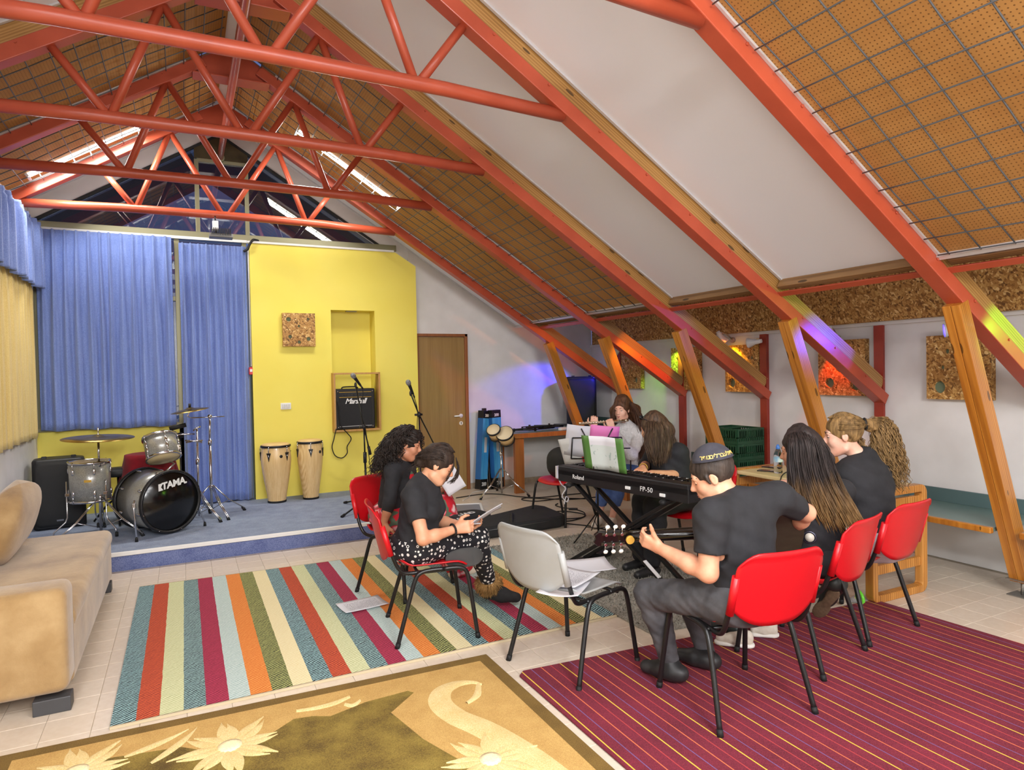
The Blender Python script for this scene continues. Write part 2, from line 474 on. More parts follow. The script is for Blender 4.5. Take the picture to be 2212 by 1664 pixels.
# red fire call point at the wall edge
cp = thing('alarm_call_point', 'small red alarm box on the edge of the yellow wall beside the curtain', 'alarm', (0.685, YW+0.03, 1.62))
MB().box((0, 0, 0), (0.045, 0.06, 0.085)).build('housing', mat('alarm_red', (214, 30, 34), 0.4), cp, 0.006)
MB().box((0.0, -0.031, 0.005), (0.025, 0.004, 0.03)).build('cover_glass', M_whitepl, cp)
# white conduit running down the wall edge
tag(MB().tube([(0.705, YW+0.015, 3.05), (0.69, YW+0.02, 2.98), (0.69, YW+0.02, 1.67)], 0.009, 8).build('cable_conduit', M_whitepl), 'white cable conduit running down the left edge of the yellow wall', 'conduit')
tag(MB().tube(spline([(0.64, YW-0.01, 2.97), (0.68, YW-0.03, 2.99), (0.70, YW-0.03, 3.04), (0.74, YW-0.03, 3.10), (0.80, YW+0.02, 3.105)]), 0.014, 8).build('cable', M_black), 'short black cable looping over the top corner of the yellow wall', 'cable')

# right wall
wr = quadwall('wall_right', [(FY, 0), (BY, 0), (BY, 1.93), (FY, 1.93)], 'x', RX, RX+0.15, M_white)
quadwall('upper_wall', [(FY, 1.93), (BY, 1.93), (BY, 2.75), (FY, 2.75)], 'x', RX+0.02, RX+0.15, M_white, wr)
tr = MB().box((RX-0.012, (FY+BY)/2, 1.905), (0.024, BY-FY, 0.035)).build('trim_1', M_white, None, 0.004); tr['kind'] = 'structure'
M_skirt = mat('stone_skirting', (190, 174, 150), 0.5, rgb2=(172, 154, 130), scale=20)
bb = MB().box(((3.36+RX)/2, BY-0.008, 0.035), (RX-3.36, 0.016, 0.07)).build('baseboard_back', M_skirt); bb['kind'] = 'structure'
# strand-board band: separate boards with visible butt joints
osbb = thing('strand_board_band', 'long band of rough strand board along the top of the right wall', 'board')
ye = [8.02, 6.35, 4.02, 1.69, -0.64]
for a, b in zip(ye[:-1], ye[1:]):
    o = MB().box((0, 0, 0), (0.03, (a-b)-0.004, 0.44)).build('board', M_osb, osbb, 0.003); o.location = (RX-0.045, (a+b)/2, 2.14)
for i, yy in enumerate([7.6, 7.0, 6.2, 5.6]):
    pass
M_navy = mat('navy_cloth', (38, 46, 92), 0.9, rgb2=(30, 34, 60), scale=6)
nb = quadwall('trim_2', [(FY, 2.30), (7.3, 2.30), (7.3, 2.72), (FY, 2.72)], 'x', RX-0.02, RX+0.0, M_navy)
quadwall('wall_back_rear', [(LX-0.1, 0), (RX+0.1, 0), (RX+0.1, 2.7), (4.0, 2.7), (XR, 4.6), (LX-0.1, 3.5)], 'y', FY-0.1, FY, M_white)
quadwall('ceiling_dormer', [(3.95, FY), (RX+0.1, FY), (RX+0.1, BY), (3.95, BY)], 'z', 2.66, 2.74, M_panel)

# door
d1 = root('door_1')
DX0, DX1, DZ = 2.665, 3.36, 2.03
for c, dd in (((DX0+0.02, BY-0.02, DZ/2), (0.035, 0.07, DZ)), ((DX1, BY-0.02, DZ/2+0.018), (0.04, 0.07, DZ+0.036)), (((DX0+DX1)/2, BY-0.02, DZ+0.018), (DX1-DX0+0.04, 0.07, 0.036))):
    R = None
    MB().box(c, dd).build('door_frame', M_doorframe, d1, 0.004)
o = MB().box((0, 0, 0), (DX1-DX0-0.06, 0.035, DZ-0.01)).build('door_leaf', M_oak, d1, 0.003); o.location = ((DX0+DX1)/2+0.01, BY-0.012, DZ/2)
hz = 0.985
mb = MB(); mb.cyl((DX1-0.09, BY-0.03, hz), (DX1-0.09, BY-0.042, hz), 0.026, n=20); mb.tube([(DX1-0.09, BY-0.04, hz), (DX1-0.09, BY-0.075, hz), (DX1-0.10, BY-0.082, hz), (DX1-0.20, BY-0.082, hz)], 0.010, 10)
mb.build('door_handle', M_whitepl, d1)
mb = MB(); mb.cyl((DX1-0.09, BY-0.03, hz-0.10), (DX1-0.09, BY-0.038, hz-0.10), 0.026, n=20)
ko = mb.build('keyhole_plate', M_whitepl, d1)
MB().cyl((DX1-0.09, BY-0.037, hz-0.094), (DX1-0.09, BY-0.040, hz-0.094), 0.007, n=12).box((DX1-0.09, BY-0.0385, hz-0.107), (0.007, 0.003, 0.02)).build('keyhole', M_black, ko)

# ================================================================ ceiling panels + wire mesh
ceil = root('ceiling')
def plane_obj(name, side, x0, x1, y0, y1, n0, n1, m, parent, y_in=0.0):
    """slab lying on a roof slope between horizontal positions x0..x1; local X along slope, Y along room"""
    T, N = (T_R, N_R) if side > 0 else (T_L, N_L)
    a0 = abs(x0-XR)/0.8476; a1 = abs(x1-XR)/0.8476
    M = Matrix((T, Vector((0, side, 0)), N)).transposed().to_4x4(); M.translation = Vector((XR, 0, 4.27))
    o = MB().box(((a0+a1)/2, side*(y0+y1)/2, (n0+n1)/2), (a1-a0, y1-y0, n1-n0)).build(name, m, parent)
    o.matrix_basis = M
    return o, M
bays = [(7.40, 8.14, 'w'), (6.10, 7.35, 'm'), (4.855, 6.10, 'm'), (3.61, 4.855, 'w'), (2.37, 3.61, 'w'), (1.125, 2.37, 'm'), (-0.12, 1.125, 'w'), (-1.365, -0.12, 'w'), (FY, -1.365, 'w')]
PEND = 4.02
for (y0, y1, k) in bays:
    for side in (1, -1):
        kind = 'w' if (side < 0 and k == 'm' and y0 < 3) else k
        brown = kind == 'm'
        xe = (3.90 if brown else PEND) if side > 0 else LX-0.12
        n0 = 0.100 if brown else 0.19
        plane_obj('ceiling_panel', side, XR, xe, y0+(0.052 if brown else 0.002), y1-(0.052 if brown else 0.002), n0, n0+0.025, M_peg if brown else M_panel, ceil)
        # trims along the timber and at the lower edge
        mbn = 'edge_trim'
        if side > 0:
            plane_obj(mbn, side, xe-0.012, xe+0.014, y0+0.05, y1-0.05, n0-0.025, n0+0.027, M_metaltrim, ceil)
        if not brown:
            plane_obj(mbn, side, XR+0.3*side, xe-0.01*side, y1-0.072, y1-0.05, 0.178, 0.189, M_metaltrim, ceil)
        else:
            plane_obj(mbn, side, XR+0.3*side, xe-0.01*side, y1-0.066, y1-0.051, 0.085, 0.099, M_metaltrim, ceil)
        if brown:
            T, N = (T_R, N_R) if side > 0 else (T_L, N_L)
            O = Vector((XR, 0, 4.27)); mb = MB(); L = abs(xe-XR)/0.8476
            def Pw(a, y, n): return O+T*a+Vector((0, y, 0))+N*n
            a = 0.08
            sag = lambda a, y: 0.066+0.008*math.sin(a*5+y*3)
            yy0, yy1 = y0+0.055, y1-0.072
            while a < L-0.02:
                mb.tube([Pw(a, yy0+(yy1-yy0)*q/6, sag(a, yy0+(yy1-yy0)*q/6)-0.005) for q in range(7)], 0.0042, 5)
                a += 0.153
            y = y1-0.127
            while y > yy0:
                mb.tube([Pw(0.05+(L-0.07)*q/14, y, sag(0.05+(L-0.07)*q/14, y)+0.003) for q in range(15)], 0.0042, 5)
                y -= 0.167
            wo = mb.build('wire_mesh', M_wire, ceil); wo['kind'] = 'stuff'
# ridge closure above the trusses and the outer roof overhang beyond the gable glass
quadwall('ridge_board', [(XR-0.16, 4.38), (XR+0.16, 4.38), (XR+0.16, 4.42), (XR, 4.56), (XR-0.16, 4.42)], 'y', FY, BY+0.1, M_panel, ceil)
M_eave = mat('grey_roof_overhang', (120, 118, 108), 0.8)
ovh = root('trim_5')
for pts in ([(-2.2, 2.85), (XR, 4.50), (XR, 4.60), (-2.2, 2.95)], [(XR, 4.50), (3.06, 2.85), (3.06, 2.95), (XR, 4.60)]):
    quadwall('overhang', pts, 'y', BY+0.22, BY+2.9, M_eave, ovh)

# ================================================================ steel trusses
def beam_obj(name, a, b, w, h, m, parent=None, up=(0, 1, 0), bevel=0.004, world=True):
    a = Vector(a); b = Vector(b); R = frame_from_z(b-a, up)
    o = MB().box((0, 0, 0), (w, h, (b-a).length)).build(name, m, None, bevel)
    M = R.to_4x4(); M.translation = (a+b)/2
    if parent is not None: o.parent = parent; o.matrix_parent_inverse = wm(parent).inverted()
    o.matrix_basis = M
    return o
tl = ['orange-red steel roof truss closest to the back wall', 'second orange-red steel roof truss from the back wall', 'third orange-red steel roof truss from the back wall, between brown and white panels',
      'fourth orange-red steel roof truss from the back wall, its chord crossing the white panels', 'nearest orange-red steel roof truss, mostly cut off by the top of the picture']
tw = ['timber prop leaning behind the black speaker in the far corner', 'timber prop leaning behind the long-haired flutist', 'timber prop leaning up behind the green plastic crate',
      'timber prop rising behind the two girls seated on the right', 'largest timber prop, standing over the wall bench at right on a steel foot']
for k, y in enumerate(YT):
    t = thing('steel_roof_truss', tl[k], 'roof truss', (XR, y, 3.2), group='steel roof trusses')
    P = lambda x, z, dy=0: (x, y+dy, z)
    for sd, xa, xe in ((1, 0.62, 5.31), (-1, 0.24, LX-0.04)):
        T, N = (T_R, N_R) if sd > 0 else (T_L, N_L)
        a = Vector(P(xa, zb(xa)))+N*0.045; b = Vector(P(xe, zb(xe)))+N*0.045
        r = beam_obj('rafter', a, b, 0.09, 0.10, M_red, t, bevel=0.005)
        # small bolt heads on the near face
        mb = MB(); L = (b-a).length; s_ = 0.35
        while s_ < L-0.1:
            q = a+(b-a)*(s_/L)+N*0.028
            mb.cyl(q+Vector((0, -0.05, 0)), q+Vector((0, -0.058, 0)), 0.009, n=6); s_ += 0.44
        for i in range(0): pass
        bo = mb.build('bolts', M_red, t, world=True); bo['kind'] = 'stuff'
        ta = Vector(P(xa, zb(xa)))+N*0.14; tb = Vector(P(5.22 if sd > 0 else xe, zb(5.22 if sd > 0 else xe)))+N*0.14
        beam_obj('timber_rafter', ta+Vector((0, 0.005, 0)), tb+Vector((0, 0.005, 0)), 0.098, 0.085, M_timber if k > 1 else M_timber_dark, t, bevel=0.004)
    MB().tube([P(-1.36, 3.175), P(-0.5, 3.205), P(XR, 3.212), P(1.4, 3.205), P(2.20, 3.175)], 0.041, 16, ).build('bottom_chord', M_red, t, world=True)
    for (xa, za, xb, zb2) in ((-0.38, 3.21, -0.68, 3.60), (-0.37, 3.21, -0.07, 3.97), (0.40, 3.21, -0.05, 3.97), (0.45, 3.21, 0.92, 3.97), (1.22, 3.21, 0.94, 3.97), (1.245, 3.21, 1.53, 3.60)):
        MB().cyl(P(xa, za), P(xb, zb2), 0.027, n=14).build('diagonal_tube', M_red, t, world=True)
    # ridge gusset: bottom plate and web
    mb = MB(); mb.box(P(XR, 4.075), (0.60, 0.16, 0.014))
    poly = [(-0.28, 4.08), (0.28, 4.08), (0.22, 4.24), (0, 4.36), (-0.22, 4.24)]
    mb.add([(XR+p[0], y-0.012, p[1]) for p in poly]+[(XR+p[0], y+0.012, p[1]) for p in poly], [(0, 1, 2, 3, 4), (9, 8, 7, 6, 5)]+[(i, 5+i, 5+(i+1) % 5, (i+1) % 5) for i in range(5)])
    mb.build('gusset_plate', M_red, t, 0.003, world=True)
    # timber prop with steel foot
    pr = thing('timber_prop', tw[k], 'timber prop', (4.9, y, 0), group='leaning timber props')
    pa = Vector((4.93, y, 0.115)); pb = Vector((4.20, y, zb(4.20)-0.004))
    d = (pb-pa).normalized(); off = Vector((d.z, 0, -d.x))
    for dy, ww in ((-0.026, 0.05), (0.026, 0.05)):
        o = beam_obj('timber_post', pa+Vector((0, dy, 0)), pb+Vector((0, dy, 0))+d*0.01, 0.105, ww, M_strut, pr, bevel=0.003)
    mb = MB(); mb.box((4.93, y, 0.116), (0.17, 0.12, 0.006)); mb.cyl((4.935, y, 0.0), (4.935, y, 0.115), 0.011, n=10); mb.box((4.935, y, 0.004), (0.13, 0.13, 0.007)); mb.box((4.99, y, 0.15), (0.006, 0.11, 0.07))
    mb.build('steel_foot', mat('zinc_steel', (150, 148, 142), 0.4, 0.8), pr, world=True)
    # wall post (H profile)
    mb = MB(); z1 = 1.885
    mb.box((RX-0.075, y, z1/2), (0.008, 0.085, z1)); mb.box((RX-0.03, y, z1/2), (0.084, 0.008, z1))
    o = mb.build('steel_post', M_redpost); 
    tag(o, ['brick-red steel wall post nearest the far corner', 'brick-red steel wall post rising behind the pianist', 'brick-red steel wall post beside the green crate', 'brick-red steel wall post behind the ponytail girl', 'brick-red steel wall post at the right picture edge'][k], 'steel post', 'steel wall posts')
# eaves beams and blocking between rafters
for k, (ya, yb_) in enumerate(zip([8.12]+YT, YT+[1.125])):
    if k == 0: continue
    ev = thing('eaves_beam', ['', 'short red eaves angle and timber under the far brown panel', 'red eaves angle and timber under the second brown panel', 'red eaves angle and timber under the farther white panel', 'red eaves angle and timber under the nearer white panel', 'red eaves angle and timber under the nearest brown panel'][k], 'eaves beam', (4.1, (ya+yb_)/2, 2.1))
    L = ya-yb_-0.1; cy = (ya+yb_)/2
    c = Vector((3.99, cy, zb(3.99)))
    o = beam_obj('timber_blocking', c+N_R*0.155+Vector((0, -L/2, 0)), c+N_R*0.155+Vector((0, L/2, 0)), 0.05, 0.07, M_timber_dark, ev, up=N_R)
    c = Vector((4.03, cy, zb(4.03)))
    mb = MB(); mb.box(c+N_R*0.105, (0.008, L, 0.045), Matrix((T_R, Vector((0, 1, 0)), N_R)).transposed()); mb.box(c+N_R*0.085-T_R*0.02, (0.05, L, 0.007), Matrix((T_R, Vector((0, 1, 0)), N_R)).transposed())
    mb.build('steel_angle', M_red, ev, world=True)
# ridge tube with end sleeve
rt = thing('ridge_tube', 'red tube running under the ridge to the gable window', 'steel tube', (XR, 5, 4.0))
MB().cyl((XR, 1.0, 4.02), (XR, BY-0.03, 4.02), 0.033, n=14).build('tube', M_red, rt, world=True)
MB().cyl((XR, BY-0.05, 4.02), (XR, BY+0.03, 4.02), 0.045, n=14).build('end_sleeve', M_alu, rt, world=True)

# ================================================================ windows
def glass_mat():
    m = bpy.data.materials.new('window_glass'); m.use_nodes = True; nt = m.node_tree
    for n in list(nt.nodes): nt.nodes.remove(n)
    o = nt.nodes.new('ShaderNodeOutputMaterial'); mx = nt.nodes.new('ShaderNodeMixShader')
    tr_ = nt.nodes.new('ShaderNodeBsdfTransparent'); tr_.inputs[0].default_value = (0.62, 0.66, 0.66, 1)
    gl = nt.nodes.new('ShaderNodeBsdfGlossy'); gl.inputs['Roughness'].default_value = 0.015; gl.inputs['Color'].default_value = (0.95, 0.95, 0.9, 1)
    fr = nt.nodes.new('ShaderNodeFresnel'); fr.inputs['IOR'].default_value = 2.1
    nt.links.new(fr.outputs[0], mx.inputs[0]); nt.links.new(tr_.outputs[0], mx.inputs[1]); nt.links.new(gl.outputs[0], mx.inputs[2]); nt.links.new(mx.outputs[0], o.inputs[0])
    return m
M_glass = glass_mat()
w1 = root('window_1')                       # gable glazing
def bar(name, a, b, w, h, p, m=M_alu): return beam_obj(name, a, b, w, h, m, p, up=(0, 1, 0), bevel=0.003)
gy = BY+0.03
bar('transom', (LX, gy, 3.145), (2.45, gy, 3.145), 0.075, 0.06, w1)
for mx_ in (0.185, 0.70): bar('mullion', (mx_, gy, 3.18), (mx_, gy, 3.99), 0.045, 0.06, w1)
bar('head_bar', (0.19, gy, 3.985), (0.70, gy, 3.985), 0.035, 0.05, w1)
quadwall('apex_plate', [(0.165, 4.0), (0.72, 4.0), (0.72, 4.10), (0.44, 4.28), (0.165, 4.12)], 'y', gy-0.02, gy+0.02, M_bronze, w1)
M_seal = mat('dark_seal', (34, 36, 34), 0.6)
bar('sloping_frame', (-1.34, gy, 3.175), (XR, gy, 4.29), 0.03, 0.05, w1, M_seal)
bar('sloping_frame', (2.36, gy, 3.09), (XR, gy, 4.29), 0.03, 0.05, w1, M_seal)
quadwall('glass_pane', [(-1.30, 3.18), (0.165, 3.18), (0.165, 4.10)], 'y', gy+0.01, gy+0.016, M_glass, w1)
quadwall('glass_pane', [(0.205, 3.18), (0.68, 3.18), (0.68, 3.97), (0.205, 3.97)], 'y', gy+0.01, gy+0.016, M_glass, w1)
quadwall('glass_pane', [(0.72, 3.18), (2.30, 3.18), (0.72, 4.10)], 'y', gy+0.01, gy+0.016, M_glass, w1)
quadwall('glass_pane', [(0.72, 3.04), (2.40, 3.04), (2.30, 3.18), (0.72, 3.18)], 'y', gy+0.01, gy+0.016, M_glass, w1)
w2 = root('window_2')                       # glazing behind the blue curtains
for mx_ in (LX+0.03, -0.035, 0.655): bar('mullion', (mx_, gy, 0.15 if mx_ > -1 else 1.03), (mx_, gy, 3.12), 0.05, 0.06, w2)
bar('transom', (-1.35, gy, 2.43), (0.66, gy, 2.43), 0.05, 0.05, w2)
bar('sill', (-1.35, gy-0.02, 1.05), (-0.03, gy-0.02, 1.05), 0.04, 0.08, w2)
quadwall('glass_pane', [(LX, 1.05), (-0.05, 1.05), (-0.05, 3.12), (LX, 3.12)], 'y', gy+0.01, gy+0.016, M_glass, w2)
quadwall('glass_pane', [(-0.01, 0.15), (0.63, 0.15), (0.63, 3.12), (-0.01, 3.12)], 'y', gy+0.01, gy+0.016, M_glass, w2)
w3 = root('window_3')                       # left wall window behind the yellow curtain
for yy in (3.0, 4.7, 6.4, 8.05): beam_obj('mullion', (LX-0.1, yy, 1.0), (LX-0.1, yy, 2.95), 0.05, 0.05, M_alu, w3)
quadwall('glass_pane', [(2.9, 1.0), (BY, 1.0), (BY, 2.95), (2.9, 2.95)], 'x', LX-0.11, LX-0.104, M_glass, w3)

# ================================================================ curtains
def cloth_mat(name, c1, c2, wv=(420, 420, 130)):
    g = NG(name, 0.85)
    n = g.noise(1.0, 2, g.vmap(wv)); n2 = g.noise(1.0, 2, g.vmap((30, 30, 2)))
    f = g.math('MULTIPLY_ADD', n2, 0.3, g.math('MULTIPLY', n, 0.7))
    g.color(g.ramp(f, [(0.38, c1), (0.66, c2)])); g.b.inputs['Sheen Weight'].default_value = 0.25; g.bump(n, 0.15, 0.002)
    return g.m
M_blue = cloth_mat('blue_curtain_cloth', (98, 120, 184), (142, 164, 220))
M_ycur = cloth_mat('yellow_curtain_cloth', (214, 186, 108), (236, 214, 146))
def curtain(name, label, p0, p1, ztop, zbot, pleats, amp, m, normal, heading=True, seed=0, lean=0.0, spread=1.0):
    """pinch-pleated curtain hanging between p0 and p1 (xy), normal points into the room"""
    r = random.Random(seed)
    o = thing(name, label, 'curtain', (p0[0], p0[1], zbot))
    d = Vector((p1[0]-p0[0], p1[1]-p0[1], 0)); nrm = Vector((*normal, 0))
    nu = pleats*14; nv = 26
    pos = [0.0]
    for k in range(pleats): pos.append(pos[-1]+r.uniform(0.75, 1.25))
    pos = [q/pos[-1] for q in pos]
    ph = [r.uniform(-0.5, 0.5) for k in range(pleats+1)]; am = [r.uniform(0.6, 1.35) for k in range(pleats+1)]
    def fn(u, v):
        k = min(int(u*pleats), pleats-1); f = u*pleats-k
        s_ = pos[k]+(pos[k+1]-pos[k])*f
        z = ztop+(zbot-ztop)*v
        a = am[k]
        head = 0.07 if heading else 0.0
        w_ = 0.10 if v < head else 0.10+0.16*min(1.0, (v-head)/0.5)
        g0 = 0.5+0.16*ph[k]*min(1, v*1.3)+0.05*math.sin(v*5+k)
        crest = math.exp(-((f-g0)/w_)**2)
        side2 = 0.45*math.exp(-((f-g0-0.33)/0.13)**2)*max(0.0, v-0.15)*(1.0 if k % 3 else 0.2)
        sagv = -0.25*math.sin(PI*f)*max(0.0, 1-v/0.10) if heading else 0
        off = amp*(a*crest*(1.0 if v < head else 1.15)+side2*a+sagv-0.25)
        if heading and head < v < head+0.035: off -= amp*0.35*crest
        s2 = s_+lean*v*(s_-0.5)
        P_ = Vector((p0[0], p0[1], 0))+d*s2+nrm*(off+amp*0.6)
        hem = 0.008*math.sin(u*pleats*2.1+1) if v > 0.99 else 0
        return (P_.x, P_.y, z+hem)
    b = MB(); b.grid(fn, nu, nv)
    b.build('cloth', m, o, world=True, solid=0.003)
    return o
c = curtain('blue_curtain', 'wide blue pleated curtain hanging above the drum kit', (-1.30, BY-0.07), (-0.085, BY-0.07), 3.085, 1.045, 12, 0.045, M_blue, (0, -1), seed=3)
c = curtain('blue_curtain', 'narrow floor-length blue pleated curtain beside the yellow wall', (-0.015, BY-0.07), (0.665, BY-0.07), 3.03, 0.165, 9, 0.045, M_blue, (0, -1), seed=5)
vl = curtain('blue_valance', 'short blue pleated valance above the yellow curtain on the left wall', (LX+0.05, 8.0), (LX+0.05, 2.9), 3.13, 2.47, 34, 0.05, M_blue, (1, 0), seed=8)
curtain('yellow_curtain', 'pale yellow pleated curtain under the blue valance on the left wall', (LX+0.02, 7.96), (LX+0.02, 2.9), 2.62, 1.0, 44, 0.022, M_ycur, (1, 0), seed=9)
MB().box(((-1.3+0.67)/2, BY-0.02, 3.10), (2.0, 0.03, 0.03)).build('trim_3', M_whitepl)['kind'] = 'structure'
MB().box((LX+0.03, 5.4, 3.15), (0.04, 5.2, 0.03)).build('trim_4', M_whitepl)['kind'] = 'structure'

# ================================================================ fluorescent battens in the far bay, flood light
M_tubeglow = mat('lit_tube', (255, 255, 255), 0.5, emit=(255, 250, 240), estr=14.0)
def batten(label, side, xa, xb, y):
    T, N = (T_R, N_R) if side > 0 else (T_L, N_L)
    t = thing('fluorescent_batten', label, 'ceiling light', ((xa+xb)/2, y, zb((xa+xb)/2)), group='fluorescent battens')
    a = Vector((xa, y, zb(xa)))+N*0.105; b = Vector((xb, y, zb(xb)))+N*0.105
    beam_obj('housing', a+N*0.035, b+N*0.035, 0.05, 0.14, M_whitepl, t, bevel=0.006)
    R = frame_from_z(b-a, (0, 1, 0))
    for dy in (-0.033, 0.033):
        MB().cyl(a+Vector((0, dy, 0)), b+Vector((0, dy, 0)), 0.018, n=10).build('tube', M_tubeglow, t, world=True)
    for q in (a, b):
        beam_obj('end_cap', q-T*0.012, q+T*0.012, 0.075, 0.13, M_whitepl, t, bevel=0.004)
    c = (a+b)/2-N*0.04
    l = area('batten_or_fill_light', c, c-N, 0.16, (b-a).length, 42, (1, 0.985, 0.94))
    l.rotation_euler = Matrix((Vector((0, -side, 0)), T*1, N)).transposed().to_euler()
batten('lit fluorescent batten under the left slope of the roof', -1, -1.14, -0.26, 7.12)
batten('lit fluorescent batten under the right slope of the roof', 1, 1.02, 2.05, 6.80)

fl = thing('flood_light', 'grey finned flood light clamped under the last truss above the curtains', 'flood light', (0.325, 7.30, 2.985))
MB().box((0, 0, 0.10), (0.055, 0.045, 0.10)).build('driver_box', M_whitepl, fl, 0.005)
mb = MB()
mb.box((0.05, 0.0, 0.0), (0.22, 0.13, 0.04))
mb.build('housing', mat('grey_aluminium', (128, 128, 124), 0.45, 0.6), fl, 0.006)
for i in range(12):
    MB().box((-0.035+0.0155*i, -0.04, 0.035), (0.006, 0.08, 0.07)).build('fin', M_black, fl)
MB().tube([(0, 0, 0.05), (0, 0, 0.012)], 0.008, 8).build('bracket', M_blackm, fl)
MB().cyl((0, 0.0, 0.15), (0, 0.0, 0.20), 0.006, n=8).build('hanger', M_blackm, fl)
# ================================================================ measured points (sight lines through the photograph)
def ray(u, v): return CF+(u-1106)/FPX*CR+(v-832)/FPX*CD
def at(u, v, d): return Vector(CC+ray(u, v)*d)
def onz(u, v, z): r = ray(u, v); return Vector(CC+r*((z-CAMH)/r[2]))
def ony(u, v, y): r = ray(u, v); return Vector(CC+r*(y/r[1]))
def onx(u, v, x): r = ray(u, v); return Vector(CC+r*(x/r[0]))

# ================================================================ rugs
def striped_mat():
    g = NG('striped_rug_weave', 0.95)
    x, y, z = g.sep()
    W = 2.72/28
    u = g.math('FRACT', g.math('DIVIDE', g.math('ADD', x, 0.335), W*9))
    wob = g.math('MULTIPLY', g.math('SUBTRACT', g.noise(14, 1), 0.5), 0.006)
    u = g.math('ADD', u, wob)
    A = [(158, 196, 198), (212, 92, 52), (220, 222, 180), (158, 192, 190), (182, 54, 84), (204, 216, 210), (232, 152, 74), (176, 180, 108), (234, 224, 182)]
    B = [(30, 38, 46), (142, 52, 36), (182, 186, 136), (38, 48, 56), (128, 30, 56), (160, 182, 178), (206, 108, 40), (46, 48, 32), (222, 206, 156)]
    bright = g.ramp(u, [(i/9, c) for i, c in enumerate(A)], 'CONSTANT')
    dark = g.ramp(u, [(i/9, c) for i, c in enumerate(B)], 'CONSTANT')
    d = g.math('ADD', g.math('MULTIPLY', x, -0.55), g.math('MULTIPLY', y, 1.0))
    d = g.math('ADD', d, g.math('ADD', g.math('MULTIPLY', g.noise(9, 2), 0.030), g.math('MULTIPLY', g.noise(60, 2), 0.010)))
    s = g.math('SINE', g.math('MULTIPLY', d, 2*PI/0.019))
    n = g.noise(300, 2)
    k = g.math('GREATER_THAN', g.math('ADD', s, g.math('MULTIPLY', g.math('SUBTRACT', n, 0.5), 1.6)), 0.1)
    g.color(g.mix(k, dark, bright)); g.bump(k, 0.5, 0.004)
    return g.m
def slab(mb, quad, z0, z1, mi=0):
    vs = [(x, y, z0) for x, y in quad]+[(x, y, z1) for x, y in quad]; n = len(quad)
    mb.add(vs, [tuple(reversed(range(n))), tuple(range(n, 2*n))]+[(i, (i+1) % n, n+(i+1) % n, n+i) for i in range(n)], mi)
def inset(quad, d):
    c = [sum(p[i] for p in quad)/len(quad) for i in (0, 1)]
    return [(p[0]+(d if p[0] < c[0] else -d), p[1]+(d if p[1] < c[1] else -d)) for p in quad]
srq = [(-0.335, 3.388), (2.388, 3.388), (2.372, 5.31), (1.47, 5.51), (-0.335, 5.575)]
sr = thing('striped_rug', 'large woven rug with multicoloured stripes on the tiled floor', 'rug', (1.0, 4.4, 0))
mb = MB(); slab(mb, srq, 0.002, 0.013); mb.build('woven_field', striped_mat(), sr, world=True)
M_bind = mat('beige_binding', (198, 182, 150), 0.9)
mb = MB(); mb.beam((-0.335, 3.384, 0.007), (2.388, 3.384, 0.007), 0.014, 0.012); mb.build('binding', M_bind, sr, world=True)
mb = MB(); mb.beam((-0.335, 5.578, 0.007), (1.47, 5.513, 0.007), 0.012, 0.012); mb.build('binding', M_bind, sr, world=True)
mb = MB(); mb.beam((1.47, 5.513, 0.007), (2.372, 5.313, 0.007), 0.012, 0.012); mb.build('binding', M_bind, sr, world=True)

def redrug_mat():
    g = NG('crimson_rug_pile', 0.95)
    x, y, z = g.sep()
    # stripes fan slightly with the skewed right edge
    k = g.math('DIVIDE', g.math('SUBTRACT', x, 1.485), g.math('ADD', 2.54, g.math('MULTIPLY', g.math('SUBTRACT', 2.8, y), 0.0)))
    u = g.math('MULTIPLY', k, 11.5)
    f = g.math('FRACT', u)
    base = g.ramp(g.math('MULTIPLY_ADD', g.noise(4, 3), 0.35, g.math('MULTIPLY', g.noise(260, 2), 0.7)), [(0.36, (90, 20, 36)), (0.7, (134, 38, 58))])
    def line(c, p, w):
        return g.math('LESS_THAN', g.math('ABSOLUTE', g.math('SUBTRACT', f, p)), w)
    col = g.mix(line(0, 0.10, 0.014), base, (226, 184, 66))
    col = g.mix(line(0, 0.60, 0.012), col, (214, 110, 70))
    col = g.mix(line(0, 0.35, 0.011), col, (112, 84, 132))
    col = g.mix(line(0, 0.85, 0.011), col, (178, 62, 62))
    g.color(col); g.bump(g.noise(260, 2), 0.6, 0.004)
    return g.m
rr = thing('crimson_rug', 'crimson rug with thin yellow, orange and violet stripes in the right foreground', 'rug', (2.7, 2.0, 0))
mb = MB(); slab(mb, [(1.50, 0.7), (4.12, 0.7), (4.01, 2.775), (1.52, 2.985), (1.482, 2.95)], 0.002, 0.014); mb.build('pile', redrug_mat(), rr, 0.004, world=True)

g = NG('olive_rug_pile', 0.95)
n1 = g.noise(6, 4); n2 = g.noise(230, 2)
c_ = g.ramp(g.math('MULTIPLY_ADD', n1, 0.6, g.math('MULTIPLY', n2, 0.45)), [(0.38, (84, 64, 22)), (0.55, (126, 104, 40)), (0.7, (150, 128, 56))])
g.color(c_); g.bump(n2, 0.6, 0.004); M_olive = g.m
M_tanpile = carpet_mat('tan_rug_pile', (178, 138, 74), (204, 166, 98), 240, 0.5)
M_creampile = carpet_mat('cream_rug_pile', (208, 178, 112), (232, 208, 152), 200, 0.4)
M_ivory = carpet_mat('ivory_rug_pile', (236, 216, 164), (250, 236, 194), 160, 0.4)
M_brownpile = carpet_mat('brown_rug_border', (98, 74, 28), (128, 100, 44), 240, 0.5)
orug = thing('olive_floral_rug', 'olive pile rug with cream flowers and a tan scrolled border in the foreground', 'rug', (0.4, 2.4, 0))
oq = [(-0.745, 0.5), (1.455, 0.5), (1.438, 3.262), (-0.735, 3.345)]
mb = MB(); slab(mb, oq, 0.002, 0.0125); mb.build('border', M_brownpile, orug, 0.004, world=True)
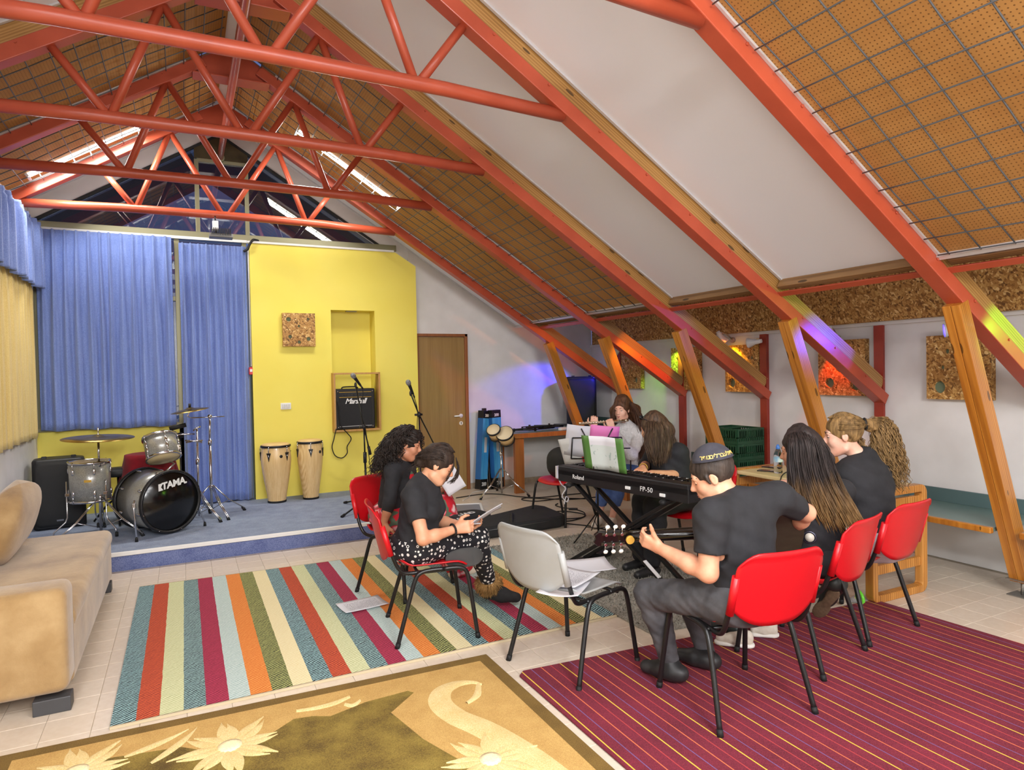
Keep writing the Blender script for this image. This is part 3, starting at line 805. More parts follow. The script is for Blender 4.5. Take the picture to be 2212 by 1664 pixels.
iq = [(-0.67, 0.57), (1.385, 0.57), (1.372, 3.195), (-0.665, 3.275)]
mb = MB(); slab(mb, iq, 0.0125, 0.0138); mb.build('tan_band', M_tanpile, orug, world=True)
fld = [(-0.60, 0.65), (1.00, 0.65), (1.02, 1.9), (0.98, 2.3), (0.86, 2.62), (0.80, 2.9), (0.95, 3.03), (0.93, 3.06), (0.72, 3.05), (0.55, 3.0), (0.48, 3.04), (0.40, 3.055), (0.30, 2.98), (0.15, 2.99), (0.06, 2.95), (-0.05, 3.05), (-0.30, 3.10), (-0.55, 3.13), (-0.60, 3.05)]
mb = MB(); slab(mb, fld, 0.0138, 0.0150); mb.build('olive_field', M_olive, orug, world=True)
# scroll and petals carved proud of the pile
def petal(mb, c, ang, L, w, bend=0.25, z0=0.0145, z1=0.019):
    pts = []; 
    for side in (1, -1):
        rngk = range(0, 9) if side > 0 else range(8, -1, -1)
        for k in rngk:
            t = k/8; prof = math.sin(PI*min(1, t*0.96+0.10))**0.8*(1-0.25*t)
            a = ang+bend*(t-0.2)
            x = c[0]+math.cos(a)*L*t-math.sin(a)*side*w*prof; y = c[1]+math.sin(a)*L*t+math.cos(a)*side*w*prof
            pts.append((x, y))
    n = len(pts); m = 9
    mid = [(c[0]+math.cos(ang+bend*(k/8-0.2))*L*k/8, c[1]+math.sin(ang+bend*(k/8-0.2))*L*k/8, z1+0.002*math.sin(PI*k/8)) for k in range(9)]
    vs = [(p[0], p[1], z0) for p in pts]+mid
    fs = [(k, k+1, n+k+1, n+k) for k in range(8)]+[(n+k, n+k+1, n-2-k, n-1-k) for k in range(8)]
    mb.add(vs, fs, 0, True)
def flower(cx, cy, r, npet, a0=0.0, squash=1.0):
    for k in range(npet):
        mb = MB(); a = a0+2*PI*k/npet
        petal(mb, (cx+r*0.16*math.cos(a), cy+r*0.16*math.sin(a)), a, r*(0.72+0.22*((k*7) % 5)/4), r*0.135, 0.30*(1 if k % 2 else -0.5), z1=0.0185+0.0012*(k % 3))
        mb.build('petal', M_creampile, orug, world=True)
    mb = MB(); mb.lathe([(0.0, 0.014), (r*0.22, 0.014), (r*0.22, 0.021), (r*0.12, 0.024), (0, 0.0245)], 18, Matrix.Translation((cx, cy, 0)))
    mb.build('flower_centre', M_ivory, orug, world=True)
for (u_, v_, r_, n_, a_) in ((497, 1613, 0.215, 16, 0.2), (1060, 1642, 0.20, 15, 0.5), (165, 1668, 0.20, 14, 0.1)):
    q = onz(u_, v_, 0.015); flower(q.x, q.y, r_, n_, a_)
for (c, a, L, w, b) in ((tuple(onz(268, 1636, 0.015)[:2]), 0.30, 0.26, 0.024, 0.15), (tuple(onz(325, 1650, 0.015)[:2]), 0.72, 0.27, 0.024, 0.2)):
    mb = MB(); petal(mb, c, a, L, w, b); mb.build('leaf', M_creampile, orug, world=True)
def scroll(path, radii, name):
    mb = MB(); P_ = spline([(x, y, 0) for x, y in path], 6); m = len(P_)
    R_ = np.interp(np.linspace(0, 1, m), np.linspace(0, 1, len(radii)), radii)
    L, Rr, C_ = [], [], []
    for i, p in enumerate(P_):
        d = (P_[min(i+1, m-1)]-P_[max(i-1, 0)]).normalized(); q = Vector((-d.y, d.x, 0))
        L.append(p+q*R_[i]+Vector((0, 0, 0.0135))); Rr.append(p-q*R_[i]+Vector((0, 0, 0.0135))); C_.append(p+Vector((0, 0, 0.0225)))
    mb.add(L+C_+Rr, [(i, i+1, m+i+1, m+i) for i in range(m-1)]+[(m+i, m+i+1, 2*m+i+1, 2*m+i) for i in range(m-1)], 0, True)
    mb.build(name, M_creampile, orug, world=True)
px = lambda L: [tuple(onz(u_, v_, 0.015)[:2]) for u_, v_ in L]
scroll(px([(1042, 1480), (1020, 1474), (985, 1478), (955, 1494), (952, 1520), (985, 1548), (1040, 1572), (1095, 1602), (1160, 1642), (1240, 1700)]), [0.006, 0.018, 0.035, 0.05, 0.058, 0.062, 0.066, 0.066, 0.06, 0.05], 'scroll')
scroll(px([(1034, 1478), (1030, 1502), (1008, 1520)]), [0.012, 0.02, 0.012], 'scroll')
scroll(px([(640, 1537), (680, 1530), (720, 1520), (755, 1506)]), [0.010, 0.018, 0.022, 0.010], 'scroll')
scroll(px([(745, 1522), (762, 1524), (778, 1514)]), [0.010, 0.018, 0.006], 'scroll')

# grey shaggy rug: pile of real tufts
gr = thing('grey_shaggy_rug', 'grey shaggy rug under the keyboard stand', 'rug', (2.8, 4.2, 0))
M_shag = carpet_mat('grey_shag', (112, 108, 98), (170, 166, 154), 90, 0.4)
gq = [(2.40, 3.06), (3.42, 2.93), (3.36, 5.22), (2.36, 5.27)]
mb = MB(); slab(mb, gq, 0.002, 0.012); mb.build('backing', M_shag, gr, world=True)
mb = MB()
for i in range(9000):
    u_, v_ = random.random(), random.random()
    x = (gq[0][0]*(1-u_)+gq[1][0]*u_)*(1-v_)+(gq[3][0]*(1-u_)+gq[2][0]*u_)*v_; y = (gq[0][1]*(1-u_)+gq[1][1]*u_)*(1-v_)+(gq[3][1]*(1-u_)+gq[2][1]*u_)*v_
    a = random.uniform(0, 2*PI); l = random.uniform(0.012, 0.03); h = random.uniform(0.010, 0.024); w = 0.004
    dx, dy = math.cos(a), math.sin(a)
    mb.add([(x-dy*w, y+dx*w, 0.011), (x+dy*w, y-dx*w, 0.011), (x+dx*l, y+dy*l, 0.011+h)], [(0, 1, 2)])
o = mb.build('pile_tufts', M_shag, gr, world=True); o['kind'] = 'stuff'

# ================================================================ chairs
M_redpl = mat('red_chair_plastic', (196, 14, 26), 0.35, spec=0.5, bump=0.05, bscale=300)
M_greypl = mat('grey_chair_plastic', (170, 172, 172), 0.45, rgb2=(162, 163, 160), scale=5, bump=0.04, bscale=300)
M_tube = mat('black_chair_tube', (24, 24, 25), 0.33, 0.1)
def shell(fn, nu, nv, thick, m, name, parent):
    mb = MB(); mb.grid(fn, nu, nv)
    o = mb.build(name, m, parent, solid=thick)
    return o
def make_chair(label, m, seat_m=None):
    t = thing('stacking_chair', label, 'chair', (0, 0, 0), 0, 'stacking chairs')
    def outline(u, v, w, top_r, bot_r):
        # u,v in -1..1 ; square-to-rounded outline
        x = u*w
        return x
    def seat(u, v):
        a = (u-0.5)*2; b = v
        ww = 0.205*(1-0.10*(b-0.5)**2)
        k = (1-abs(a)**6*0.0)
        x = a*ww*(1-0.06*(abs(2*b-1))**6)
        y = -0.20+0.41*b-0.02*(abs(a)**4)*(1 if b > 0.5 else -1)*(abs(2*b-1))
        z = 0.425+0.018*a*a-0.022*math.exp(-((b-0.35)/0.25)**2)*(1-a*a)-0.03*max(0, (b-0.8)/0.2)**2+0.03*max(0, (0.12-b)/0.12)
        return (x, y, z)
    shell(seat, 14, 14, 0.007, m, 'seat', t)
    def back(u, v):
        a = (u-0.5)*2
        hw = 0.222
        # rounded top corners, U-shaped bottom
        top = 0.785-0.045*max(0, (abs(a)-0.62)/0.38)**2.2
        bot = 0.455+0.095*abs(a)**3.0
        z = bot+(top-bot)*v
        x = a*hw*(1-0.05*max(0, (v-0.8)/0.2)**2)
        zz = (z-0.43)/0.35
        y = -0.232-0.095*zz-0.045*(1-a*a)*(1-0.25*zz)
        if v > 0.93: y -= 0.010*((v-0.93)/0.07)
        return (x, y, z)
    shell(back, 20, 14, 0.008, m, 'backrest', t)
    for s in (-1, 1):
        mb = MB()
        mb.tube([(s*0.213, -0.238-0.095*0.18+0.004, 0.515), (s*0.213, -0.232-0.095*0.72+0.004, 0.685)], [0.0175, 0.0165], 12)
        mb.build('sleeve', m, t)
    for s in (-1, 1):
        rear = spline([(s*0.252, -0.232, 0.0), (s*0.232, -0.165, 0.22), (s*0.222, -0.118, 0.365), (s*0.219, -0.085, 0.402), (s*0.218, -0.03, 0.412), (s*0.218, 0.05, 0.412)], 5)
        front = spline([(s*0.218, 0.05, 0.412), (s*0.218, 0.12, 0.412), (s*0.219, 0.165, 0.400), (s*0.222, 0.188, 0.36), (s*0.234, 0.208, 0.22), (s*0.252, 0.235, 0.0)], 5)
        for nm, pts in (('leg', rear), ('leg', front)):
            lo = MB().tube(pts, 0.0125, 10).build(nm, M_tube, t)
            q = pts[0] if pts is rear else pts[-1]
            q2 = pts[1] if pts is rear else pts[-2]
            MB().cyl(q, q+(q2-q).normalized()*0.03, 0.0145, n=10).build('foot_cap', M_rubber, lo)
        up = spline([(s*0.195, 0.13, 0.402), (s*0.197, -0.08, 0.400), (s*0.203, -0.165, 0.404), (s*0.209, -0.205, 0.432), (s*0.213, -0.238, 0.50), (s*0.213, -0.292, 0.675)], 6)
        MB().tube(up, 0.0115, 10).build('back_upright', M_tube, t)
    for yy in (-0.10, 0.12):
        MB().tube([(-0.218, yy, 0.398), (0.218, yy, 0.398)], 0.009, 8).build('crossbar', M_tube, t)
    return t
CH = make_chair('red plastic chair on black legs under the curly-haired girl', M_redpl)
WH = make_chair('empty grey plastic chair with sheets of paper on its seat', M_greypl)
def face(f): return math.atan2(-f[0], f[1])
def place(o, xy, f, label=None):
    o.location = (xy[0], xy[1], 0.013 if (1.52 < xy[0] < 4.0 and xy[1] < 2.7) else (0.012 if xy[0] < 1.5 else 0.0)); o.rotation_euler = (0, 0, face(f))
    if label: o['label'] = label
    return o
place(CH, (1.39, 4.57), (0.49, -0.87))
ch_b = place(copy_tree(CH), (1.30, 3.775), (0.985, -0.17), 'red plastic chair under the girl with the heart-print trousers')
ch_d = place(copy_tree(CH), (2.236, 2.245), (0.12, 0.99), 'red plastic chair under the boy playing guitar')
ch_e = place(copy_tree(CH), (2.94, 2.46), (-0.25, 0.97), 'red plastic chair under the girl with long two-tone hair')
ch_f = place(copy_tree(CH), (3.535, 2.575), (-0.10, 0.995), 'red plastic chair under the girl with the curly ponytail')
ch_g = place(copy_tree(CH), (3.50, 5.86), (-0.97, -0.24), 'red plastic chair with a black bag on it left of the keyboard')
ch_h = place(copy_tree(CH), (4.02, 5.42), (-0.80, -0.60), 'red plastic chair behind the flutist in white')
ch_i = place(copy_tree(CH), (3.58, 4.04), (-0.98, -0.19), 'red plastic chair under the pianist, hidden behind the keyboard')
place(WH, (1.812, 2.975), (0.962, 0.272))
WH.location.z = 0.0

# ---------------------------------------------------------------- papers
M_paper = mat('white_paper', (240, 240, 244), 0.7)
def translucent(m, w=0.45):
    nt = m.node_tree; b = nt.nodes['Principled BSDF']; o = nt.nodes['Material Output']
    t = nt.nodes.new('ShaderNodeBsdfTranslucent'); t.inputs[0].default_value = lin((244, 244, 248)); x = nt.nodes.new('ShaderNodeMixShader'); x.inputs[0].default_value = w
    nt.links.new(b.outputs[0], x.inputs[1]); nt.links.new(t.outputs[0], x.inputs[2]); nt.links.new(x.outputs[0], o.inputs[0])
translucent(M_paper)
g = NG('printed_paper', 0.7)
x, y, z = g.sep()
row = g.math('FRACT', g.math('MULTIPLY', y, 95))
word = g.noise(1.0, 1, g.vmap((160, 95, 1)))
inx = g.math('LESS_THAN', g.math('ABSOLUTE', x), 0.075); iny = g.math('LESS_THAN', g.math('ABSOLUTE', y), 0.11)
k = g.math('MULTIPLY', g.math('MULTIPLY', inx, iny), g.math('MULTIPLY', g.math('LESS_THAN', row, 0.4), g.math('GREATER_THAN', word, 0.5)))
g.color(g.mix(k, (240, 240, 244), (120, 120, 128))); M_print = g.m; translucent(M_print, 0.3)
def sheet(name, label, M, w=0.21, h=0.297, curl=0.02, m=None, cat='paper', group=None, twist=0.0):
    o = thing(name, label, cat, M.translation, 0, group)
    def fn(u, v):
        a, b = (u-0.5)*w, (v-0.5)*h
        return (a, b, curl*((2*u-1)**2)+twist*(2*u-1)*(2*v-1)+curl*0.5*(2*v-1)**2)
    s = MB().grid(fn, 8, 8).build('sheet', m or M_paper, o, solid=0.0006)
    s.matrix_basis = M.to_3x3().to_4x4()
    return o
RZ = lambda a: Matrix.Rotation(a, 4, 'Z')
cf = face((0.962, 0.272))
Tn = Matrix.Translation
wc = Vector((1.812, 2.975, 0))
def wcl(x, y, z): return Matrix.Translation(wc) @ RZ(cf) @ Matrix.Translation((x, y, z))
sheet('paper_sheet', 'curled white sheet hanging over the left edge of the grey chair seat', wcl(0.11, -0.17, 0.452) @ RZ(0.5) @ Matrix.Rotation(-0.06, 4, 'X'), curl=0.012, group='papers on the grey chair')
sheet('paper_sheet', 'white sheet sticking out under the backrest of the grey chair', wcl(0.05, -0.06, 0.468) @ RZ(0.25), curl=0.010, group='papers on the grey chair', m=M_print)
sheet('paper_sheet', 'white sheet on the front half of the grey chair seat towards the boy', wcl(-0.05, 0.17, 0.458) @ RZ(-0.55) @ Matrix.Rotation(0.05, 4, 'Y'), curl=0.012, group='papers on the grey chair')
fp = onz(783, 1307, 0.02)
sheet('paper_sheet', 'printed white sheet lying on the striped rug beside the red chair', Tn((fp.x, fp.y, 0.020)) @ RZ(-1.45), curl=0.006, m=M_print)

# ================================================================ sofa
g = NG('tan_suede', 0.9)
n1 = g.noise(2.6, 5, rough=0.6); n2 = g.noise(140, 2)
g.color(g.ramp(n1, [(0.32, (134, 102, 60)), (0.5, (164, 132, 86)), (0.68, (188, 158, 112))])); g.b.inputs['Sheen Weight'].default_value = 0.4; g.bump(g.math('MULTIPLY_ADD', n1, 0.8, g.math('MULTIPLY', n2, 0.2)), 0.35, 0.02)
M_suede = g.m
def cushion(mb, c, d, R=None, p=4.0, n=14, puff=1.0, sag=0.0):
    """superellipsoid-like soft box"""
    def se(a, e): return math.copysign(abs(a)**e, a)
    vs = []; nu, nv = n*2, n
    for j in range(nv+1):
        ph = -PI/2+PI*j/nv
        for i in range(nu):
            th = 2*PI*i/nu; e = 2.0/p
            x = se(math.cos(ph), e)*se(math.cos(th), e); y = se(math.cos(ph), e)*se(math.sin(th), e); z = se(math.sin(ph), e)
            v = Vector((x*d[0]/2, y*d[1]/2, z*d[2]/2*(1-(1-puff)*max(abs(x), abs(y))**2)))
            if R is not None: v = R @ v
            vs.append(v+Vector(c))
    fs = [(j*nu+i, j*nu+(i+1) % nu, (j+1)*nu+(i+1) % nu, (j+1)*nu+i) for j in range(nv) for i in range(nu)]
    mb.add(vs, fs, 0, True)
so = thing('tan_sofa', 'tan suede chaise sofa at the left edge of the picture', 'sofa', (-0.95, 4.6, 0))
def soft_box(name, c, d, R=None, bev=0.035, sub=True):
    o = MB().box((0, 0, 0), d).build(name, M_suede, so)
    o.location = Vector(c)-Vector(so.location)
    if R is not None: o.rotation_euler = R
    m = o.modifiers.new('bevel', 'BEVEL'); m.width = bev; m.segments = 4
    for p in o.data.polygons: p.use_smooth = True
    return o
soft_box('seat_base', (-0.93, 4.78, 0.235), (0.82, 1.92, 0.33), bev=0.03)
soft_box('seat_top', (-0.93, 4.80, 0.375), (0.84, 1.90, 0.12), bev=0.05)
soft_box('armrest', (-0.94, 3.78, 0.335), (0.84, 0.24, 0.49), bev=0.045)
soft_box('backrest', (-1.28, 4.7, 0.45), (0.13, 1.9, 0.60), bev=0.05)
M_legblk = mat('dark_grey_block', (66, 66, 68), 0.5)
for x, y in ((-0.59, 3.72), (-0.59, 5.62), (-1.22, 3.72), (-1.22, 5.62)):
    MB().box((x+0.95, y-4.6, 0.035), (0.15, 0.09, 0.07)).build('leg', M_legblk, so, 0.004)
cu = thing('back_cushion', 'big tan suede cushion leaning on the far end of the sofa', 'cushion', (-1.00, 5.15, 0.435))
mb = MB(); cushion(mb, (-0.02, 0.02, 0.225), (0.24, 0.80, 0.50), Matrix.Rotation(0.28, 3, 'Y') @ Matrix.Rotation(0.10, 3, 'X'), 3.2, 16, 0.65)
mb.build('cover', M_suede, cu)

# ================================================================ strand-board squares with round holes
M_foam = mat('green_grey_foam', (112, 128, 104), 0.9)
def osb_square(label, w, h, t, holes, M):
    o = thing('strand_board_square', label, 'wall panel', M.translation, 0, 'strand-board squares with holes')
    bx = MB().box((0, 0, 0), (w, h, t)).build('board', M_osb)
    cutter = MB()
    for (x, y, r) in holes: cutter.cyl((x*w/2, y*h/2, -t*0.2), (x*w/2, y*h/2, t), r, n=20)
    cu_ = cutter.build('cut', M_osb)
    md = bx.modifiers.new('b', 'BOOLEAN'); md.operation = 'DIFFERENCE'; md.object = cu_; md.solver = 'EXACT'
    dg = bpy.context.evaluated_depsgraph_get(); me = bpy.data.meshes.new_from_object(bx.evaluated_get(dg))
    bx.modifiers.clear(); bx.data = me
    bpy.data.objects.remove(cu_)
    bx.parent = o; bx.matrix_basis = M.to_3x3().to_4x4()
    for (x, y, r) in holes:
        if r > 0.012:
            d = MB().cyl((x*w/2, y*h/2, -t*0.19), (x*w/2, y*h/2, -t*0.12), r*0.98, n=18).build('foam_disc', M_foam, o); d.matrix_basis = M.to_3x3().to_4x4()
    return o
Hs = [(-0.62, 0.62, 0.027), (0.58, 0.66, 0.015), (0.0, 0.22, 0.016), (-0.55, -0.42, 0.022), (0.58, -0.55, 0.024), (0.0, -0.74, 0.020), (-0.2, 0.68, 0.007), (0.75, 0.18, 0.006), (-0.65, -0.02, 0.006), (0.45, -0.05, 0.007), (-0.1, -0.46, 0.006)]
MY = lambda o: basis(o, (1, 0, 0), (0, 0, 1), (0, -1, 0))
MX = lambda o: basis(o, (0, -1, 0), (0, 0, 1), (-1, 0, 0))
osb_square('square strand board with round holes on the yellow wall', 0.365, 0.385, 0.055, Hs, MY((1.213, YW-0.03, 2.09)))
Hr = [(-0.55, 0.45, 0.026), (0.35, 0.5, 0.022), (-0.1, -0.05, 0.030), (-0.5, -0.55, 0.046), (0.6, -0.62, 0.05), (0.5, 0.0, 0.020), (0.1, 0.75, 0.012), (-0.2, -0.72, 0.008), (0.75, 0.3, 0.008), (-0.75, 0.0, 0.008), (0.15, -0.4, 0.008)]
osl = [('strand-board square in shadow behind the corner loudspeaker', 7.12, 1.55), ('strand-board square washed green on the right wall behind the flutist', 6.05, 1.55), ('strand-board square in yellow light above the boy', 5.16, 1.54),
       ('strand-board square in orange light behind the ponytail girl', 3.98, 1.53), ('largest strand-board square, in violet light at the right', 2.98, 1.52)]
for i, (lb, yy, zz) in enumerate(osl):
    hh = [(x*(1 if (i % 2) else -1), y, r) for x, y, r in Hr]
    osb_square(lb, 0.47, 0.50, 0.06, hh, MX((RX-0.035, yy, zz)))

# switch plate
sw = thing('switch_plate', 'white light-switch plate on the yellow wall', 'switch', (1.05, YW-0.006, 1.205))
MB().box((0, 0, 0), (0.115, 0.012, 0.075)).build('plate', M_whitepl, sw, 0.003)
for i in range(4): MB().box((-0.036+i*0.024, -0.008, 0), (0.018, 0.008, 0.045)).build('switch', mat('grey_white_plastic', (208, 208, 204), 0.4), sw, 0.002)

# ================================================================ guitar amplifier in its wooden box
bxo = thing('wooden_box_shelf', 'shallow wooden box shelf set into the niche around the amplifier', 'shelf', (1.855, 7.93, 0.88))
x0, x1, zz0, zz1, ya, yb_ = 1.575, 2.135, 0.878, 1.58, 7.86, 8.22
bw = 0.022
for c, d in ((((x0+x1)/2, (ya+yb_)/2, zz0+bw/2), (x1-x0, yb_-ya, bw)), (((x0+x1)/2, (ya+yb_)/2, zz1-bw/2), (x1-x0, yb_-ya, bw))):
    pass
M_boxwood = wood_mat('honey_wood', (190, 142, 76), (206, 160, 92), (160, 112, 54), 0.45, (20, 20, 1.4), False)
def bpart(name, c, d): 
    MB().box(Vector(c)-Vector(bxo.location), d).build(name, M_boxwood, bxo, 0.003)
xc, yc2 = (x0+x1)/2, (ya+YW-0.002)/2
dy_ = YW-0.002-ya
bpart('bottom_board', (xc, yc2, zz0+bw/2), (x1-x0, dy_, bw)); bpart('top_board', (xc, yc2, zz1-bw/2), (x1-x0, dy_, bw))
for xx in (x0+bw/2, x1-bw/2): bpart('side_board', (xx, yc2, (zz0+zz1)/2), (bw, dy_, zz1-zz0-2*bw))
am = thing('guitar_amplifier', 'black guitar combo amplifier with white script lettering in the wooden box', 'amplifier', (1.835, 7.90, 0.901))
AW, AH, AD = 0.475, 0.485, 0.25
M_tolex = mat('black_tolex', (20, 20, 21), 0.55, bump=0.2, bscale=220)
M_grille = mat('black_grille_cloth', (38, 38, 40), 0.8, rgb2=(28, 28, 30), scale=240)
M_gold = mat('gold_trim', (198, 160, 72), 0.35, 0.8)
MB().box((0, AD/2-0.0, AH/2), (AW, AD, AH)).build('cabinet', M_tolex, am, 0.014, segs=3)
MB().box((0.0, -0.002, 0.205), (AW-0.09, 0.008, 0.335)).build('grille_cloth', M_grille, am, 0.002)
cpn = MB().box((0.0, -0.002, 0.415), (AW-0.09, 0.010, 0.055)).build('control_panel', M_black, am, 0.002)
for i in range(9): MB().cyl((-0.17+i*0.038, -0.006, 0.415), (-0.17+i*0.038, -0.020, 0.415), 0.009, n=12).build('knob', M_tube, cpn)
for zz in (0.385, 0.446): MB().box((0, -0.005, zz), (AW-0.09, 0.006, 0.005)).build('gold_strip', M_gold, am)
MB().box((0, -0.005, 0.038), (AW-0.09, 0.006, 0.004)).build('white_piping', M_whitepl, am)
for sx in (-1, 1):
    for zz in (0.03, AH-0.03): MB().ball((sx*(AW/2-0.03), -0.001, zz), 0.008, 8, 6).build('corner_screw', M_chrome, am)
text_part('Marshall', 0.088, basis((0.0, -0.008, 0.335), (1, 0, 0), (0, 0, 1), (0, -1, 0)), M_whitepl, 'lettering', am, 0.002, 0.35, space=0.86, offset=0.0016)
MB().tube(spline([(-0.15, 0.06, AH+0.003), (-0.12, 0.06, AH+0.022), (0.02, 0.06, AH+0.022), (0.05, 0.06, AH+0.003)], 5), 0.008, 8).build('handle', M_black, am)
tag(MB().tube(spline([(1.60, 7.87, 1.28), (1.625, 7.855, 1.16), (1.635, 7.845, 1.0), (1.66, 7.84, 0.93), (1.72, 7.85, 0.86), (1.765, 7.86, 0.79), (1.72, 7.88, 0.70), (1.72, 7.89, 0.62), (1.66, 7.90, 0.565), (1.58, 7.90, 0.60), (1.545, 7.89, 0.70), (1.565, 7.87, 0.80), (1.59, 7.855, 0.92)], 6), 0.006, 7).build('amplifier_cable', M_rubber), 'black cable hanging in a loop below the amplifier', 'cable')

# ================================================================ wall bench, corner counter
M_teal = mat('teal_laminate', (112, 138, 132), 0.35, rgb2=(104, 130, 126), scale=3)
M_tealdk = mat('teal_backboard', (84, 108, 108), 0.5)
BZ = 0.466
def bench(label, ya, yb_):
    t = thing('wall_bench', label, 'bench', (RX-0.3, (ya+yb_)/2, 0), group='wall benches')
    L = ya-yb_; c = (ya+yb_)/2
    MB().box((RX-0.045-0.30, c, BZ-0.014), (0.585, L, 0.028)).build('bench_top', M_teal, t, 0.003, world=True)
    MB().box((RX-0.65, c, BZ-0.019), (0.04, L, 0.042)).build('edge_board', M_strut, t, 0.008, world=True)
    MB().box((RX-0.052, c, BZ+0.052), (0.018, L, 0.105)).build('backboard', M_tealdk, t, 0.003, world=True)
    for yy in (ya-0.12, yb_+0.12):
        MB().box((RX-0.28, yy, BZ-0.042), (0.42, 0.03, 0.028)).build('bracket', M_whitepl, t, world=True)
        MB().box((RX-0.008-0.075, yy, BZ-0.12), (0.02, 0.03, 0.16)).build('bracket', M_whitepl, t, world=True)
bench('teal wall bench with wooden edge behind the ponytail girl', 3.48, 2.44)
bench('teal wall bench with wooden edge cut off by the right picture edge', 2.28, 1.15)
bench('teal wall bench with wooden edge behind the beige table', 4.72, 3.72)
bench('teal wall bench with wooden edge under the crate stack', 5.96, 4.96)
ct = thing('corner_counter', 'teal-topped wooden counter in the far corner carrying folded music stands', 'counter', (4.4, 7.7, 0))
mb = MB(); slab(mb, [(3.62, 7.40), (4.60, 7.40), (4.60, 6.30), (RX-0.10, 6.30), (RX-0.10, 8.10), (3.86, 8.10), (3.62, 7.86)], 0.735, 0.765); mb.build('counter_top', M_teal, ct, world=True)
for a, b in (((3.62, 7.39), (4.60, 7.39)), ((4.595, 7.39), (4.595, 6.30)), ((3.61, 7.40), (3.61, 7.86)), ((4.60, 6.295), (RX-0.10, 6.295))):
    MB().beam((*a, 0.738), (*b, 0.738), 0.02, 0.06).build('edge_board', M_table, ct, 0.004, world=True)
MB().box((3.80, 7.46, 0.366), (0.13, 0.05, 0.732)).build('leg', M_table, ct, 0.004, world=True)
MB().box((3.80, 8.04, 0.366), (0.13, 0.05, 0.732)).build('leg', M_table, ct, 0.004, world=True)
MB().box((4.66, 6.38, 0.366), (0.05, 0.13, 0.732)).build('leg', M_table, ct, 0.004, world=True)
MB().box((RX-0.052+0.0, 7.2, 0.825), (0.018, 1.75, 0.12)).build('backboard', M_tealdk, ct, world=True)

# beige table with loop end frames
bt = thing('beige_table', 'beige-topped table with rounded wooden loop legs behind the two girls on the right', 'table', (4.22, 3.35, 0))
M_loop = wood_mat('worn_loop_wood', (184, 122, 52), (208, 150, 80), (138, 84, 32), 0.35, (14, 14, 1.4), False)
M_beige = mat('beige_laminate', (226, 204, 150), 0.4)
def loop(y):
    o = [(-0.285, 0.0), (0.285, 0.0), (0.285, 0.735), (-0.285, 0.735)]
    out = rrect(0.57, 0.735, 0.06, 6, 0, 0.3675); inn = rrect(0.47, 0.635, 0.02, 6, 0, 0.3675)
    mb = MB(); n = len(out)
    vs = [(p[0], y-0.03, p[1]) for p in out]+[(p[0], y-0.03, p[1]) for p in inn]+[(p[0], y+0.03, p[1]) for p in out]+[(p[0], y+0.03, p[1]) for p in inn]
    fs = []
    for i in range(n):
        j = (i+1) % n
        fs += [(i, j, n+j, n+i), (2*n+j, 2*n+i, 3*n+i, 3*n+j), (j, i, 2*n+i, 2*n+j), (n+i, n+j, 3*n+j, 3*n+i)]
    mb.add(vs, fs)
    mb.build('loop_leg', M_loop, bt, 0.006)
    MB().box((0, y, 0.21), (0.47, 0.03, 0.06)).build('rail', M_loop, bt, 0.004)
    MB().box((0, y, 0.63), (0.47, 0.03, 0.06)).build('rail', M_loop, bt, 0.004)
loop(-0.59); loop(0.59)
MB().box((0, 0, 0.71), (0.54, 1.118, 0.03)).build('table_top', M_beige, bt, 0.008)
ph = onz(1657, 1012, 0.735)
for i, (u, v, a, lb) in enumerate(((1657, 1017, 0.5, 'black phone lying on the beige table, nearer one'), (1664, 1009, 0.3, 'black phone lying on the beige table, farther one'))):
    q = onz(u, v, 0.730); t = thing('mobile_phone', lb, 'phone', (q.x, q.y, 0.7255), a, 'phones on the beige table')
    MB().box((0, 0, 0.004), (0.07, 0.14, 0.008)).build('body', M_black, t, 0.003)
    MB().box((0, 0, 0.0085), (0.062, 0.128, 0.001)).build('screen', mat('phone_screen', (150, 120, 100), 0.15), t)
q = onz(1681, 1022, 0.727)
bo = thing('water_bottle', 'clear plastic water bottle with blue cap on the beige table', 'bottle', (q.x, q.y, 0.7255))
M_pet = mat('clear_plastic', (235, 242, 245), 0.06, trans=1.0, ior=1.2)
MB().lathe([(0.001, 0.0), (0.030, 0.001), (0.033, 0.01), (0.031, 0.03), (0.033, 0.05), (0.031, 0.075), (0.033, 0.09), (0.033, 0.125), (0.030, 0.15), (0.018, 0.18), (0.013, 0.19), (0.013, 0.195)], 22).build('body', M_pet, bo)
MB().lathe([(0.0338, 0.088), (0.0342, 0.09), (0.0342, 0.124), (0.0338, 0.126)], 22, cap=False).build('label', mat('white_blue_label', (226, 238, 244), 0.4, rgb2=(70, 170, 214), scale=14), bo)
MB().lathe([(0.0155, 0.188), (0.0158, 0.19), (0.0155, 0.206), (0.012, 0.212), (0.008, 0.222), (0.006, 0.223)], 18).build('cap', mat('blue_cap', (70, 128, 214), 0.4), bo)
tag(MB().tube(spline([onz(1712, 1018, 0.733), onz(1700, 1020, 0.733), onz(1690, 1027, 0.733), (3.92, 3.45, 0.70), (3.90, 3.48, 0.5), (3.95, 3.5, 0.25), (4.0, 3.4, 0.01)], 6), 0.004, 6).build('phone_cable', M_rubber), 'thin black cable hanging off the beige table edge', 'cable')

